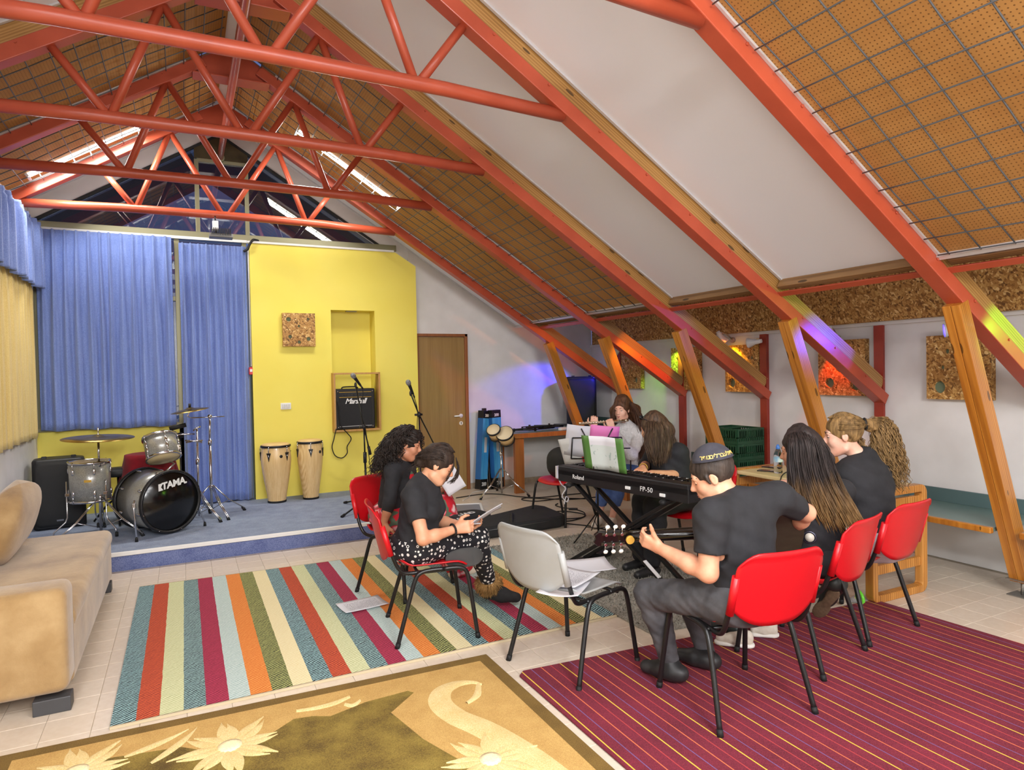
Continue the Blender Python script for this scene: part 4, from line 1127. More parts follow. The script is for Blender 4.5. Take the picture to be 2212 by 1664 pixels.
# green crates stacked on the bench
M_crate = mat('green_crate_plastic', (28, 72, 46), 0.5)
def crate(label, z, first=None):
    t = thing('plastic_crate', label, 'crate', (5.08, 5.05, z), group='green crates')
    W, D, H = 0.36, 0.44, 0.155
    for c, d in (((0, 0, 0.006), (W, D, 0.012)),): MB().box(c, d).build('base', M_crate, t, 0.003)
    for nm, c, d, ax in (('side_wall', (-W/2, 0, H/2), (0.012, D, H), 'x'), ('side_wall', (W/2, 0, H/2), (0.012, D, H), 'x'), ('side_wall', (0, -D/2, H/2), (W, 0.012, H), 'y'), ('side_wall', (0, D/2, H/2), (W, 0.012, H), 'y')):
        mb = MB(); L = d[1] if ax == 'x' else d[0]
        def bb_(o_, w_, z0, z1):
            if ax == 'x': mb.box((c[0], o_, (z0+z1)/2), (0.012, w_, z1-z0))
            else: mb.box((o_, c[1], (z0+z1)/2), (w_, 0.012, z1-z0))
        bb_(0, L, 0, 0.03); bb_(0, L, H-0.02, H)
        k = 14
        for i in range(k+1):
            bb_(-L/2+0.006+(L-0.012)*i/k, 0.012, 0.03, H-0.02)
        for i in (-1, 1): bb_(i*L*0.33, L*0.26, H*0.45, H-0.02)
        bb_(0, L, H*0.4, H*0.47)
        mb.build(nm, M_crate, t)
    MB().box((0, 0, H-0.006), (W+0.02, 0.016, 0.012)).build('rim', M_crate, t)
    return t
crate('green plastic crate at the bottom of the stack on the wall bench', BZ+0.001)
crate('green plastic crate in the middle of the stack on the wall bench', BZ+0.158)
crate('green plastic crate on top of the stack, with a pale hand slot', BZ+0.315)

# loudspeaker cabinets
def pa_speaker(label, loc, rz, w, d, h, tiltx=0.0):
    t = thing('loudspeaker', label, 'loudspeaker', loc, rz)
    mb = MB()
    poly = [(-w/2, -d/2+0.03), (-w/2+0.03, -d/2), (w/2-0.03, -d/2), (w/2, -d/2+0.03), (w/2*0.98, d*0.1), (w*0.30, d/2), (-w*0.30, d/2), (-w/2*0.98, d*0.1)]
    mb.prism(poly, h); mb.build('cabinet', M_black, t, 0.022, segs=3)
    mb = MB(); pr = rrect(w-0.035, h-0.05, 0.05, 6, 0, h/2)
    n = len(pr)
    ring = [(1.0, 0.006), (0.99, -0.010), (0.90, -0.020), (0.5, -0.026), (0.0, -0.028)]
    vs = []
    for sc, dy in ring:
        for p in pr: vs.append((p[0]*sc, -d/2+dy, h/2+(p[1]-h/2)*sc))
    fs = [(k*n+i, k*n+(i+1) % n, (k+1)*n+(i+1) % n, (k+1)*n+i) for k in range(len(ring)-1) for i in range(n)]
    mb.add(vs, fs, 0, True); mb.build('grille', mat('black_steel_grille', (26, 26, 27), 0.6, bump=0.3, bscale=500), t)
    MB().box((0, -d/2-0.022, 0.085), (0.055, 0.006, 0.014)).build('badge', M_chrome, t)
    for sx in (-1, 1): MB().box((sx*w*0.28, 0.0, h+0.006), (0.04, 0.05, 0.02)).build('top_foot', M_black, t, 0.004)
    return t
pa_speaker('black loudspeaker standing on the stage behind the floor tom', (-1.10, 7.62, SZ), 0.12, 0.42, 0.34, 0.66)
pa_speaker('tall black loudspeaker on the counter in the far corner', (5.02, 7.86, 0.766), -0.62, 0.42, 0.34, 0.70)
# ================================================================ drum kit
def sparkle_mat():
    g = NG('silver_sparkle_wrap', 0.3)
    n = g.noise(420, 2); n2 = g.noise(5, 3)
    g.color(g.ramp(g.math('MULTIPLY_ADD', n2, 0.2, g.math('MULTIPLY', n, 0.85)), [(0.35, (96, 96, 92)), (0.55, (154, 154, 148)), (0.75, (238, 236, 230))]))
    g.b.inputs['Metallic'].default_value = 0.3; g.b.inputs['Coat Weight'].default_value = 0.5
    return g.m
M_spark = sparkle_mat()
M_head = mat('coated_drum_head', (226, 206, 160), 0.5)
M_brass = mat('cymbal_bronze', (168, 142, 78), 0.28, 0.95, rgb2=(128, 104, 52), scale=9, stretch=(1, 1, 6))
M_blackhead = mat('black_drum_head', (12, 12, 13), 0.16)
def axisM(o, d, up=(0, 0, 1)):
    M = frame_from_z(d, up).to_4x4(); M.translation = Vector(o); return M
def ringprof(r, z0, z1, t): return [(r, z0), (r+t, z0), (r+t, z1), (r, z1), (r, z0)]
def drum(name, label, base, axis, r, h, parts_loc, top_m, bot_m, nl=6, hoop_m=None, hoop_w=0.022, floor_z=0.15, hoop_t=0.010):
    t = thing(name, label, 'drum', parts_loc)
    M = axisM(Vector(base)-Vector(parts_loc), axis)
    MB().lathe([(r, 0), (r, h)], 40, M, cap=False).build('shell', M_spark, t, solid=0.004)
    for zz, hm in ((-0.004, bot_m), (h+0.004, top_m)):
        MB().lathe([(0, zz), (r*0.99, zz), (r*1.005, zz-0.006 if zz > 0 else zz+0.006)], 40, M, cap=False).build('drum_head', hm, t)
    for zz in (-0.010, h-hoop_w+0.010):
        MB().lathe(ringprof(r+0.002, zz, zz+hoop_w, hoop_t), 40, M, cap=False).build('hoop', hoop_m or M_chrome, t)
    for k in range(nl):
        a = 2*PI*k/nl+0.3
        for zz, s in ((h-0.075, 1), (0.075, -1)):
            p = M @ Vector((math.cos(a)*(r+0.010), math.sin(a)*(r+0.010), zz))
            lg = MB().ball((0, 0, 0), (0.010, 0.014, 0.030), 10, 8, 0).build('lug', M_chrome, t)
            lg.matrix_basis = Matrix.Translation(p) @ (frame_from_z(axis).to_4x4()) @ RZ(a)
        q0 = M @ Vector((math.cos(a)*(r+0.012), math.sin(a)*(r+0.012), -0.012)); q1 = M @ Vector((math.cos(a)*(r+0.012), math.sin(a)*(r+0.012), h+0.014))
        qa = M @ Vector((math.cos(a)*(r+0.012), math.sin(a)*(r+0.012), 0.07)); qb = M @ Vector((math.cos(a)*(r+0.012), math.sin(a)*(r+0.012), h-0.07))
        mb = MB(); mb.cyl(q0, qa, 0.0035, n=6); mb.cyl(qb, q1, 0.0035, n=6)
        o = mb.build('tension_rods', M_chrome, t); o['kind'] = 'stuff'
    return t, M
# bass drum
ka = Vector((0.54, -0.84, 0)).normalized(); kr = 0.262
kfront = Vector((-0.13, 6.66, SZ+0.292)); kback = kfront-ka*0.43
kd, KM = drum('bass_drum', 'large silver sparkle bass drum with glossy black front head', kback, ka, kr, 0.43, (kback.x, kback.y, SZ), M_blackhead, M_head, 8, M_black, 0.035, hoop_t=0.020)
kn = ka; kright = Vector((0, 0, 1)).cross(kn).normalized()
O_ = Vector((kback.x, kback.y, SZ))
rot = 0.13
tx = kright*math.cos(rot)+Vector((0, 0, 1))*math.sin(rot); ty = -kright*math.sin(rot)+Vector((0, 0, 1))*math.cos(rot)
fc = kfront+ka*0.006-O_
text_part('TAMA.', 0.085, basis(fc+Vector((0, 0, 0.155))+tx*0.028, tx, ty, kn), M_whitepl, 'lettering', kd, 0.001, 0.12, offset=0.0035, space=0.95)
mb = MB(); mb.prism([(-0.125, -0.03), (-0.117, 0.032), (-0.075, 0.032), (-0.098, 0.0), (-0.082, -0.03)], 0.0015, basis(fc+Vector((0, 0, 0.155)), tx, ty, kn)); mb.build('emblem', M_whitepl, kd)
for s, w in ((-1, 0.30), (1, 0.28)):
    p = KM @ Vector((s*(kr+0.01) if abs((KM.to_3x3() @ Vector((1, 0, 0))).z) < 0.5 else 0, 0 if abs((KM.to_3x3() @ Vector((1, 0, 0))).z) < 0.5 else s*(kr+0.01), 0.33))
    side = (p-(KM @ Vector((0, 0, 0.33)))).normalized()
    foot = p+side*0.05+ka*0.10; foot.z = 0.0
    sp = MB().tube([p+Vector((0, 0, 0.05)), p+side*0.012, foot+Vector((0, 0, 0.03))], 0.008, 8).build('spur_leg', M_chrome, kd)
    MB().cyl(foot+Vector((0, 0, 0.0)), foot+Vector((0, 0, 0.035)), 0.014, 0.011, n=10).build('foot_cap', M_rubber, sp)
    MB().box(p+side*0.008, (0.03, 0.03, 0.05)).build('spur_bracket', M_chrome, kd, 0.004)
# floor tom on three bent legs
fb = Vector((-0.785, 7.02, 0.468))
ft, FM = drum('floor_tom', 'silver sparkle floor tom on three chrome legs', fb, (0, 0, 1), 0.160, 0.345, (fb.x, fb.y, SZ), M_head, M_head, 6)
for a in (3.55, 5.5, 1.5):
    d = Vector((math.cos(a), math.sin(a), 0)); P0 = Vector((0, 0, 0.316))
    lg = MB().tube([P0+d*0.185+Vector((0, 0, 0.19)), P0+d*0.185+Vector((0, 0, -0.13)), P0+d*0.20+Vector((0, 0, -0.17)), d*0.29+Vector((0, 0, 0.07)), d*0.30+Vector((0, 0, 0.02))], 0.0065, 8).build('leg', M_chrome, ft)
    MB().cyl(d*0.30, d*0.30+Vector((0, 0, 0.04)), 0.013, n=10).build('foot_cap', M_rubber, lg)
    MB().box(P0+d*0.178+Vector((0, 0, 0.07)), (0.035, 0.035, 0.03)).build('leg_bracket', M_chrome, ft, 0.004)
bd = MB().box((0, -0.1615, 0.316+0.19), (0.055, 0.004, 0.022)).build('badge', M_gold, ft)
# rack tom on its arm
tc_ = ony(349, 968, 6.92); tax = Vector((-0.16, 0.42, 0.89)).normalized()
tt, TM = drum('rack_tom', 'small silver sparkle tom tilted on an arm above the bass drum', tc_-tax*0.10, tax, 0.138, 0.205, tuple(tc_), M_head, M_head, 5)
MB().tube([Vector((0.03, 0.10, -0.12)), Vector((0.10, 0.06, -0.16)), Vector((0.02, 0.02, -0.235))], 0.010, 8).build('tom_arm', M_chrome, tt)
MB().box((0.135, -0.03, 0.0), (0.03, 0.05, 0.06)).build('mount_bracket', M_chrome, tt, 0.005)

def stand_legs(t, c, ztop, R, z0, angs, m=M_chrome):
    for a in angs:
        d = Vector((math.cos(a), math.sin(a), 0)); s = Vector((-d.y, d.x, 0))
        foot = Vector((c[0], c[1], z0))+d*R
        lg = MB()
        for k in (-1, 1):
            lg.tube([Vector((c[0], c[1], ztop))+d*0.02+s*0.008*k, Vector((c[0], c[1], z0+(ztop-z0)*0.45))+d*R*0.52+s*0.008*k, foot+Vector((0, 0, 0.025))+s*0.006*k], 0.0055, 7)
        l = lg.build('leg', m, t, world=True)
        lb = MB().tube([Vector((c[0], c[1], z0+(ztop-z0)*0.22)), Vector((c[0], c[1], z0+(ztop-z0)*0.45))+d*R*0.52], 0.004, 6).build('brace', m, l); lb.matrix_parent_inverse = wm(l).inverted()
        ft_ = MB().cyl(foot-d*0.0, foot+Vector((0, 0, 0.04))-d*0.03, 0.016, 0.012, n=10).build('rubber_foot', M_rubber, l); ft_.matrix_parent_inverse = wm(l).inverted()
def cymbal(mb, r): mb.lathe([(0.008, 0.022), (0.02, 0.022), (0.04, 0.012), (0.05, 0.008), (r*0.6, 0.001), (r, -0.012), (r, -0.0135), (r*0.6, -0.001), (0.05, 0.005), (0.04, 0.009), (0.02, 0.019), (0.008, 0.019)], 48, cap=False)
# ride cymbal on straight stand, left
cc = ony(212, 944, 6.90)
cs = thing('cymbal_stand', 'chrome tripod stand holding the large cymbal above the floor tom', 'cymbal stand', (cc.x, 6.90, SZ))
stand_legs(cs, (cc.x, 6.90), 0.50, 0.40, SZ, (-0.55, 1.6, 3.75))
MB().cyl((cc.x, 6.9, SZ+0.03), (cc.x, 6.9, 0.82), 0.012, n=12).build('lower_tube', M_chrome, cs, world=True)
MB().cyl((cc.x, 6.9, 0.82), (cc.x, 6.9, cc.z-0.05), 0.009, n=12).build('upper_tube', M_chrome, cs, world=True)
for zz in (0.50, 0.80): MB().cyl((cc.x, 6.9, zz-0.025), (cc.x, 6.9, zz+0.025), 0.018, n=12).build('clamp_collar', M_chrome, cs, world=True)
MB().box((cc.x+0.03, 6.9, 0.80), (0.035, 0.012, 0.02)).build('wing_nut', M_chrome, cs, 0.004, world=True)
MB().cyl((cc.x, 6.9, cc.z-0.06), (cc.x, 6.9, cc.z+0.085), 0.005, n=8).build('tilter_rod', M_chrome, cs, world=True)
cy = thing('cymbal', 'large bronze cymbal on a straight stand at the left of the drum kit', 'cymbal', (cc.x, 6.9, cc.z))
mb = MB(); cymbal(mb, 0.285); o = mb.build('bronze_disc', M_brass, cy); o.rotation_euler = (0.05, 0.02, 0)
# boom stand with splash cymbal, right
bx_ = ony(457, 1080, 7.30); bt_ = ony(453, 900, 7.30); be = ony(412, 903, 7.30); bend = ony(485, 900, 7.30); cyp = ony(410, 885, 7.30)
bs = thing('cymbal_stand', 'chrome boom stand with small cymbal in front of the narrow curtain', 'cymbal stand', (bx_.x, 7.30, SZ))
stand_legs(bs, (bx_.x, 7.30), 0.46, 0.34, SZ, (0.35, -1.15, 3.3))
MB().tube([(bx_.x, 7.3, SZ+0.04), (bx_.x, 7.3, 0.9)], 0.012, 12).build('lower_tube', M_chrome, bs, world=True)
MB().tube([(bx_.x, 7.3, 0.9), bt_], 0.009, 12).build('upper_tube', M_chrome, bs, world=True)
for zz in (0.44, 0.90): MB().cyl((bx_.x, 7.3, zz-0.025), (bx_.x, 7.3, zz+0.025), 0.018, n=12).build('clamp_collar', M_chrome, bs, world=True)
MB().ball(bt_, 0.022, 12, 8).build('boom_joint', M_chrome, bs, world=True)
MB().tube([bend, be], 0.0055, 8).build('boom_arm', M_chrome, bs, world=True)
MB().tube([be, be+Vector((-0.03, 0, 0.02)), cyp-Vector((0, 0, 0.02)), cyp+Vector((0, 0, 0.05))], 0.007, 8).build('tilter', M_chrome, bs, world=True)
MB().cyl(cyp+Vector((0, 0, 0.02)), cyp+Vector((0, 0, 0.06)), 0.013, n=10).build('felt', M_black, bs, world=True)
cy2 = thing('cymbal', 'small tilted cymbal on the boom stand before the blue curtain', 'cymbal', tuple(cyp))
mb = MB(); cymbal(mb, 0.175); o = mb.build('bronze_disc', M_brass, cy2); o.rotation_euler = (0.04, -0.14, 0)
# snare stand with folded basket and its neighbour with clamps
sp0 = ony(430, 1110, 7.16); sp1 = ony(425, 925, 7.16)
ss = thing('snare_stand', 'chrome stand with folded basket arms behind the bass drum', 'drum stand', (sp0.x, 7.16, SZ))
stand_legs(ss, (sp0.x, 7.16), 0.44, 0.30, SZ, (-0.9, 1.2, 3.3))
MB().tube([(sp0.x, 7.16, SZ+0.04), sp1], 0.010, 10).build('tube', M_chrome, ss, world=True)
MB().cyl((sp0.x, 7.16, 0.70), (sp0.x, 7.16, 0.76), 0.017, n=10).build('clamp_collar', M_chrome, ss, world=True)
for i, (u0, v0, u1, v1) in enumerate(((400, 952, 436, 956), (402, 956, 437, 952), (378, 941, 420, 938), (418, 930, 432, 922))):
    MB().tube([ony(u0, v0, 7.16), ony((u0+u1)/2, (v0+v1)/2-1, 7.13), ony(u1, v1, 7.16)], 0.008, 8).build('basket_arm', M_chrome, ss, world=True)
MB().tube([ony(366, 927, 7.2), ony(402, 918, 7.2)], 0.022, 10).build('rubber_grip', M_rubber, ss, world=True)
MB().tube([ony(378, 943, 7.2), ony(395, 940, 7.2)], 0.028, 12).build('rubber_grip', M_rubber, ss, world=True)
MB().tube([(ony(388, 946, 7.2).x, 7.2, SZ), ony(389, 940, 7.2)], 0.008, 8).build('second_tube', M_blackm, ss, world=True)
# throne and red cloth
th = thing('drum_throne', 'round black drum stool between the floor tom and the bass drum', 'stool', (-0.60, 7.48, SZ))
mb = MB(); mb.lathe([(0, 0.46), (0.14, 0.46), (0.155, 0.475), (0.155, 0.515), (0.14, 0.53), (0, 0.535)], 28); mb.build('seat', M_tolex, th)
MB().cyl((0, 0, 0.10), (0, 0, 0.46), 0.013, n=12).build('post', M_blackm, th)
for k in range(3):
    a = 0.6+2*PI*k/3; d = Vector((math.cos(a), math.sin(a), 0))
    MB().tube([(0, 0, 0.26), d*0.12+Vector((0, 0, 0.17)), d*0.25+Vector((0, 0, 0.012))], 0.010, 8).build('leg', M_blackm, th)
rc = thing('red_cloth', 'dark red velvet cloth draped over a low drum behind the bass drum', 'cloth', (-0.33, 7.42, SZ))
M_velvet = mat('red_velvet', (132, 6, 26), 0.95, rgb2=(104, 3, 18), scale=7, sheen=0.05)
def clf(u, v):
    a = 2*PI*u; r = 0.17+0.05*v*v+0.022*v*math.sin(7*a)+0.012*v*math.sin(11*a+1)
    if v < 0.3: rr_ = 0.20*v/0.3; return (rr_*math.cos(a)*1.05, rr_*math.sin(a), 0.665)
    q = (v-0.3)/0.7; r = 0.20+0.06*q+0.02*q*math.sin(7*a)+0.012*q*math.sin(11*a+1)
    return (r*math.cos(a)*1.05, r*math.sin(a), 0.665-0.34*q-0.03*(1-math.cos(7*a))*q)
mb = MB(); mb.grid(clf, 84, 16); mb.build('drape', M_velvet, rc, solid=0.004)
mb = MB(); mb.lathe([(0.18, 0.45), (0.18, 0.65)], 28); mb.build('drum_shell', M_spark, rc)
for k in range(3):
    a = 0.3+2*PI*k/3; d = Vector((math.cos(a), math.sin(a), 0))
    MB().tube([d*0.12+Vector((0, 0, 0.46)), d*0.20+Vector((0, 0, 0.0))], 0.008, 8).build('leg', M_chrome, rc)

# ================================================================ congas
M_conga = wood_mat('pale_ash_stave', (228, 192, 130), (242, 212, 156), (204, 160, 98), 0.3, (30, 30, 1.6), False, 0.4)
M_rawhide = mat('rawhide', (214, 176, 112), 0.5, rgb2=(228, 196, 138), scale=8)
def conga(label, loc, r, h, rot):
    t = thing('conga_drum', label, 'conga', loc, rot, 'pair of congas')
    prof = [(r*0.62, 0.0), (r*0.62, 0.012), (r*0.72, h*0.16), (r*0.90, h*0.40), (r*1.03, h*0.62), (r*1.06, h*0.74), (r*1.0, h*0.88), (r*0.95, h*0.955)]
    P_ = [(q.x, q.z) for q in spline([(a, 0, b) for a, b in prof], 4)]
    MB().lathe(P_, 36, cap=True).build('shell', M_conga, t)
    MB().lathe([(r*0.60, 0.0), (r*0.655, 0.0), (r*0.665, 0.018), (r*0.63, 0.022)], 32, cap=False).build('base_ring', M_rubber, t)
    MB().lathe([(0, h*0.985), (r*0.85, h*0.985), (r*0.97, h*0.972), (r*1.0, h*0.955), (r*1.0, h*0.94)], 36, cap=False).build('head', M_rawhide, t)
    MB().lathe([(r*0.985, h*0.925), (r*1.035, h*0.925), (r*1.06, h*0.94), (r*1.05, h*0.958), (r*1.0, h*0.962)], 36, cap=False).build('rim', M_black, t)
    for k in range(5):
        a = 2*PI*k/5+0.35; d = Vector((math.cos(a), math.sin(a), 0))
        b = basis(d*(r*1.045)+Vector((0, 0, h*0.80)), (-d.y, d.x, 0), (0, 0, 1), d)
        lg = MB().prism([(-0.026, 0.03), (0.026, 0.03), (0.012, -0.01), (0, -0.065), (-0.012, -0.01)], 0.010, b).build('lug_plate', M_black, t, 0.002)
        MB().tube([d*(r*1.075)+Vector((0, 0, h*0.81)), d*(r*1.085)+Vector((0, 0, h*0.90)), d*(r*1.05)+Vector((0, 0, h*0.945))], 0.005, 7).build('tuning_rod', M_chrome, lg)
        MB().cyl(d*(r*1.075)+Vector((0, 0, h*0.775)), d*(r*1.075)+Vector((0, 0, h*0.81)), 0.008, n=6).build('nut', M_chrome, lg)
    d = Vector((math.cos(-1.35), math.sin(-1.35), 0))
    mb = MB(); mb.lathe([(0, 0), (0.017, 0), (0.017, 0.005), (0, 0.006)], 16, basis(d*(r*1.04)+Vector((0, 0, h*0.785)), (-d.y, d.x, 0), (0, 0, 1.0), d)); mb.build('badge', M_black, t)
    return t
conga('wider light wood conga drum next to the blue curtain', (0.895, 7.72, SZ), 0.152, 0.665, 0.0)
conga('slimmer light wood conga drum left of the amplifier', (1.262, 7.72, SZ), 0.134, 0.685, 0.5)

# ================================================================ microphone stands
def microphone(label, tip, d):
    t = thing('microphone', label, 'microphone', tuple(tip), group='vocal microphones')
    d = Vector(d).normalized(); M = axisM((0, 0, 0), -d)
    MB().lathe([(0.0, -0.004), (0.016, 0.0), (0.0245, 0.014), (0.026, 0.028), (0.024, 0.042), (0.019, 0.052)], 20, M).build('grille_ball', mat('steel_mesh', (150, 152, 154), 0.45, 0.8, bump=0.5, bscale=900), t)
    MB().lathe([(0.0255, 0.026), (0.0265, 0.029), (0.0255, 0.032)], 20, M, cap=False).build('grille_ring', M_chrome, t)
    MB().lathe([(0.019, 0.05), (0.017, 0.062), (0.0125, 0.15), (0.0115, 0.165), (0.0, 0.167)], 18, M).build('body', M_black, t)
    MB().lathe([(0.009, 0.167), (0.009, 0.205), (0.004, 0.215)], 12, M).build('plug', M_tube, t)
    return t
def mic_stand(label, base, top, clip, tail, z0, angs, R=0.33):
    t = thing('microphone_stand', label, 'microphone stand', (base[0], base[1], z0), group='boom microphone stands')
    b = Vector((base[0], base[1], z0)); top = Vector(top)
    for a in angs:
        d = Vector((math.cos(a), math.sin(a), 0))
        l = MB().tube([b+Vector((0, 0, 0.11)), b+d*R+Vector((0, 0, 0.012))], 0.009, 8).build('leg', M_blackm, t, world=True)
        f = MB().cyl(b+d*(R-0.03)+Vector((0, 0, 0.02)), b+d*(R+0.02)+Vector((0, 0, 0.008)), 0.014, n=8).build('foot_cap', M_rubber, l); f.matrix_parent_inverse = wm(l).inverted()
    MB().cyl(b+Vector((0, 0, 0.06)), b+Vector((0, 0, 0.16)), 0.022, n=12).build('leg_hub', M_black, t, world=True)
    mid = b+(top-b)*0.62
    MB().cyl(b+Vector((0, 0, 0.10)), mid, 0.011, n=10).build('lower_tube', M_blackm, t, world=True)
    MB().cyl(mid-Vector((0, 0, 0.05)), mid+Vector((0, 0, 0.06)), 0.018, n=10).build('height_clutch', M_black, t, world=True)
    MB().cyl(mid, top, 0.008, n=10).build('upper_tube', M_blackm, t, world=True)
    MB().ball(top, (0.022, 0.022, 0.03), 10, 8).build('boom_clutch', M_black, t, world=True)
    MB().cyl(top+Vector((-0.045, 0, 0.0)), top+Vector((0.035, 0, 0)), 0.012, n=8).build('clutch_knob', M_black, t, world=True)
    MB().tube([tail, top, clip], 0.0075, 8).build('boom_arm', M_blackm, t, world=True)
    td = (Vector(tail)-top).normalized()
    MB().cyl(Vector(tail)-td*0.09, tail, 0.015, n=10).build('counterweight', M_black, t, world=True)
    MB().ball(clip, (0.014, 0.014, 0.03), 10, 8).build('mic_clip', M_black, t, world=True)
    return t
Y1 = 6.80
b1 = ony(790, 1000, Y1)
mic_stand('boom microphone stand on the stage in front of the amplifier', (b1.x, Y1), ony(786, 922, Y1), ony(768, 832, Y1-0.06), ony(800, 982, Y1+0.05), SZ, (-2.4, -0.2, 1.9), 0.42)
tip = ony(760, 808, Y1-0.10); q = ony(781, 836, Y1-0.04)
microphone('microphone tilted up in front of the amplifier box', tip, tip-q)
tag(MB().tube(spline([q, ony(784, 850, Y1-0.03), ony(781, 890, Y1-0.03), ony(790, 930, Y1-0.03), ony(800, 1010, Y1-0.02), ony(806, 1042, Y1-0.01), (b1.x+0.1, Y1+0.05, SZ+0.007), (b1.x+0.5, Y1+0.35, SZ+0.007)], 6), 0.004, 6).build('microphone_cable', M_rubber), 'thin black cable running down the boom stand by the amplifier', 'cable')
Y2 = 6.55
b2 = ony(906, 950, Y2)
mic_stand('boom microphone stand in front of the wooden door', (b2.x, Y2), ony(905, 896, Y2), ony(887, 850, Y2-0.10), ony(945, 975, Y2+0.22), 0.0, (-1.0, 1.1, 3.2), 0.33)
tip = ony(880, 822, Y2-0.14); q = ony(890, 846, Y2-0.10)
microphone('microphone raised in front of the yellow wall edge and the door', tip, tip-q)
tag(MB().tube(spline([q, ony(897, 866, Y2-0.08), ony(902, 890, Y2-0.05), ony(901, 930, Y2-0.03), ony(903, 1000, Y2-0.02), (b2.x-0.02, Y2-0.05, 0.1), (b2.x+0.1, Y2-0.12, 0.006), (b2.x+0.5, Y2-0.2, 0.006)], 6), 0.004, 6).build('microphone_cable', M_rubber), 'thin black cable running down the boom stand by the door', 'cable')

# ================================================================ bongos on stand, long blue boxes
bg = thing('bongo_stand', 'chrome tripod stand carrying the bongos', 'drum stand', (3.53, 7.42, 0))
stand_legs(bg, (3.53, 7.42), 0.34, 0.36, 0.0, (-0.75, 1.3, 3.45))
MB().tube([(3.53, 7.42, 0.03), (3.53, 7.42, 0.66)], 0.011, 10).build('tube', M_chrome, bg, world=True)
MB().cyl((3.53, 7.42, 0.50), (3.53, 7.42, 0.55), 0.018, n=10).build('clamp_collar', M_chrome, bg, world=True)
bo_ = thing('bongos', 'pair of small pale wood bongos tilted on a chrome stand', 'bongos', (3.52, 7.40, 0.72))
bax = Vector((-0.50, -0.52, 0.69)).normalized()
for nm, c, r in (('small_drum', (-0.085, 0.02, 0.105), 0.082), ('large_drum', (0.03, -0.06, 0.06), 0.105)):
    M = axisM(Vector(c)-bax*0.13, bax)
    s_ = MB().lathe([(r*0.86, 0), (r*0.97, 0.08), (r*0.98, 0.15)], 28, M).build(nm, M_conga, bo_)
    MB().lathe([(0, 0.158), (r*0.97, 0.157), (r, 0.15)], 28, M, cap=False).build('head', mat('pale_skin', (232, 214, 176), 0.5), s_)
    MB().lathe(ringprof(r*0.985, 0.128, 0.152, 0.010), 28, M, cap=False).build('rim', M_black, s_)
    MB().lathe(ringprof(r*0.84, -0.004, 0.014, 0.012), 28, M, cap=False).build('bottom_ring', M_black, s_)
MB().box((0, 0.0, -0.02), (0.05, 0.05, 0.06)).build('centre_block', M_black, bo_, 0.005)
M_bluebox = mat('glossy_blue_print', (60, 158, 226), 0.35, rgb2=(92, 182, 236), scale=3, stretch=(6, 6, 1))
M_bluedk = mat('dark_blue_print', (40, 96, 156), 0.35)
for i, (lb, bxx, lean, rz) in enumerate((('left long blue carton leaning on the white wall beside the door', 3.455, 0.045, 0.5), ('right long blue carton leaning on the wall behind the bongos', 3.70, 0.02, 0.25))):
    t = thing('long_blue_carton', lb, 'carton', (bxx, 7.90, 0.0), 0, 'long blue cartons')
    R = Matrix.Rotation(0.09 if i == 0 else -0.02, 4, 'Y') @ Matrix.Rotation(-lean, 4, 'X') @ RZ(rz)
    o = MB().box((0, 0, 0.55), (0.15, 0.09, 0.80)).build('sleeve', M_bluebox, t, 0.003); o.matrix_basis = R
    for zz, hh in ((0.085, 0.13), (1.0, 0.10)):
        o = MB().box((0, 0, zz), (0.151, 0.091, hh)).build('end_band', M_black, t, 0.003); o.matrix_basis = R
    o = MB().box((-0.0755, 0, 0.55), (0.002, 0.088, 0.80)).build('side_print', M_bluedk, t); o.matrix_basis = R
    o = MB().box((0.0, -0.046, 0.60), (0.05, 0.003, 0.20)).build('white_sticker', M_whitepl, t); o.matrix_basis = R
    o = text_part('200', 0.065, R @ basis((0, -0.047, 0.085), (1, 0, 0), (0, 0, 1), (0, -1, 0)), M_whitepl, 'lettering', t, 0.001, offset=0.002)
    o = text_part('200', 0.05, R @ basis((0, -0.047, 0.985), (1, 0, 0), (0, 0, 1), (0, -1, 0)), M_whitepl, 'lettering', t, 0.001, offset=0.002)
bs_ = thing('folded_stand', 'black folded stand standing between the two blue cartons', 'folded stand', (3.60, 7.98, 0))
for i, dx in enumerate((-0.02, 0.01, 0.03)): MB().tube([(dx, -0.08, 0.0), (dx*0.6, 0.10, 1.06-0.04*i)], 0.011, 8).build('tube', M_blackm, bs_)
MB().box((0.0, 0.09, 1.00), (0.06, 0.03, 0.14)).build('clamp', M_black, bs_, 0.005)

# folded music stands and strip on the counter
for k in range(6):
    t = thing('folded_music_stand', 'black folded music stand on the corner counter, '+['leftmost of the heap beside the bongos', 'second from the bongos', 'third from the bongos', 'fourth from the bongos', 'fifth from the bongos', 'nearest the white power strip'][k], 'music stand', (3.95+0.10*k, 7.66-0.03*(k % 3), 0.766+0.022*(k % 3)), -0.25+0.16*((k*3) % 5-2), 'folded music stands')
    mb = MB()
    for dx in (-0.012, 0.004, 0.016): mb.tube([(-0.20, dx, 0.012), (0.20, dx*1.5, 0.014+abs(dx))], 0.006, 6)
    mb.build('folded_legs', M_blackm, t)
    MB().box((0.05, 0, 0.028), (0.18, 0.05, 0.012)).build('folded_desk', M_black, t, 0.002)
    MB().cyl((-0.10, 0, 0.0), (-0.10, 0, 0.04), 0.014, n=8).build('knob', M_black, t)
ps = thing('power_strip', 'white power strip on the corner counter edge', 'power strip', (4.55, 7.52, 0.766), 0.3)
MB().box((0, 0, 0.018), (0.26, 0.06, 0.036)).build('housing', M_whitepl, ps, 0.006)
for i in range(4): MB().cyl((-0.09+0.06*i, 0, 0.034), (-0.09+0.06*i, 0, 0.038), 0.019, n=14).build('socket', mat('socket_grey', (196, 196, 192), 0.5), ps)
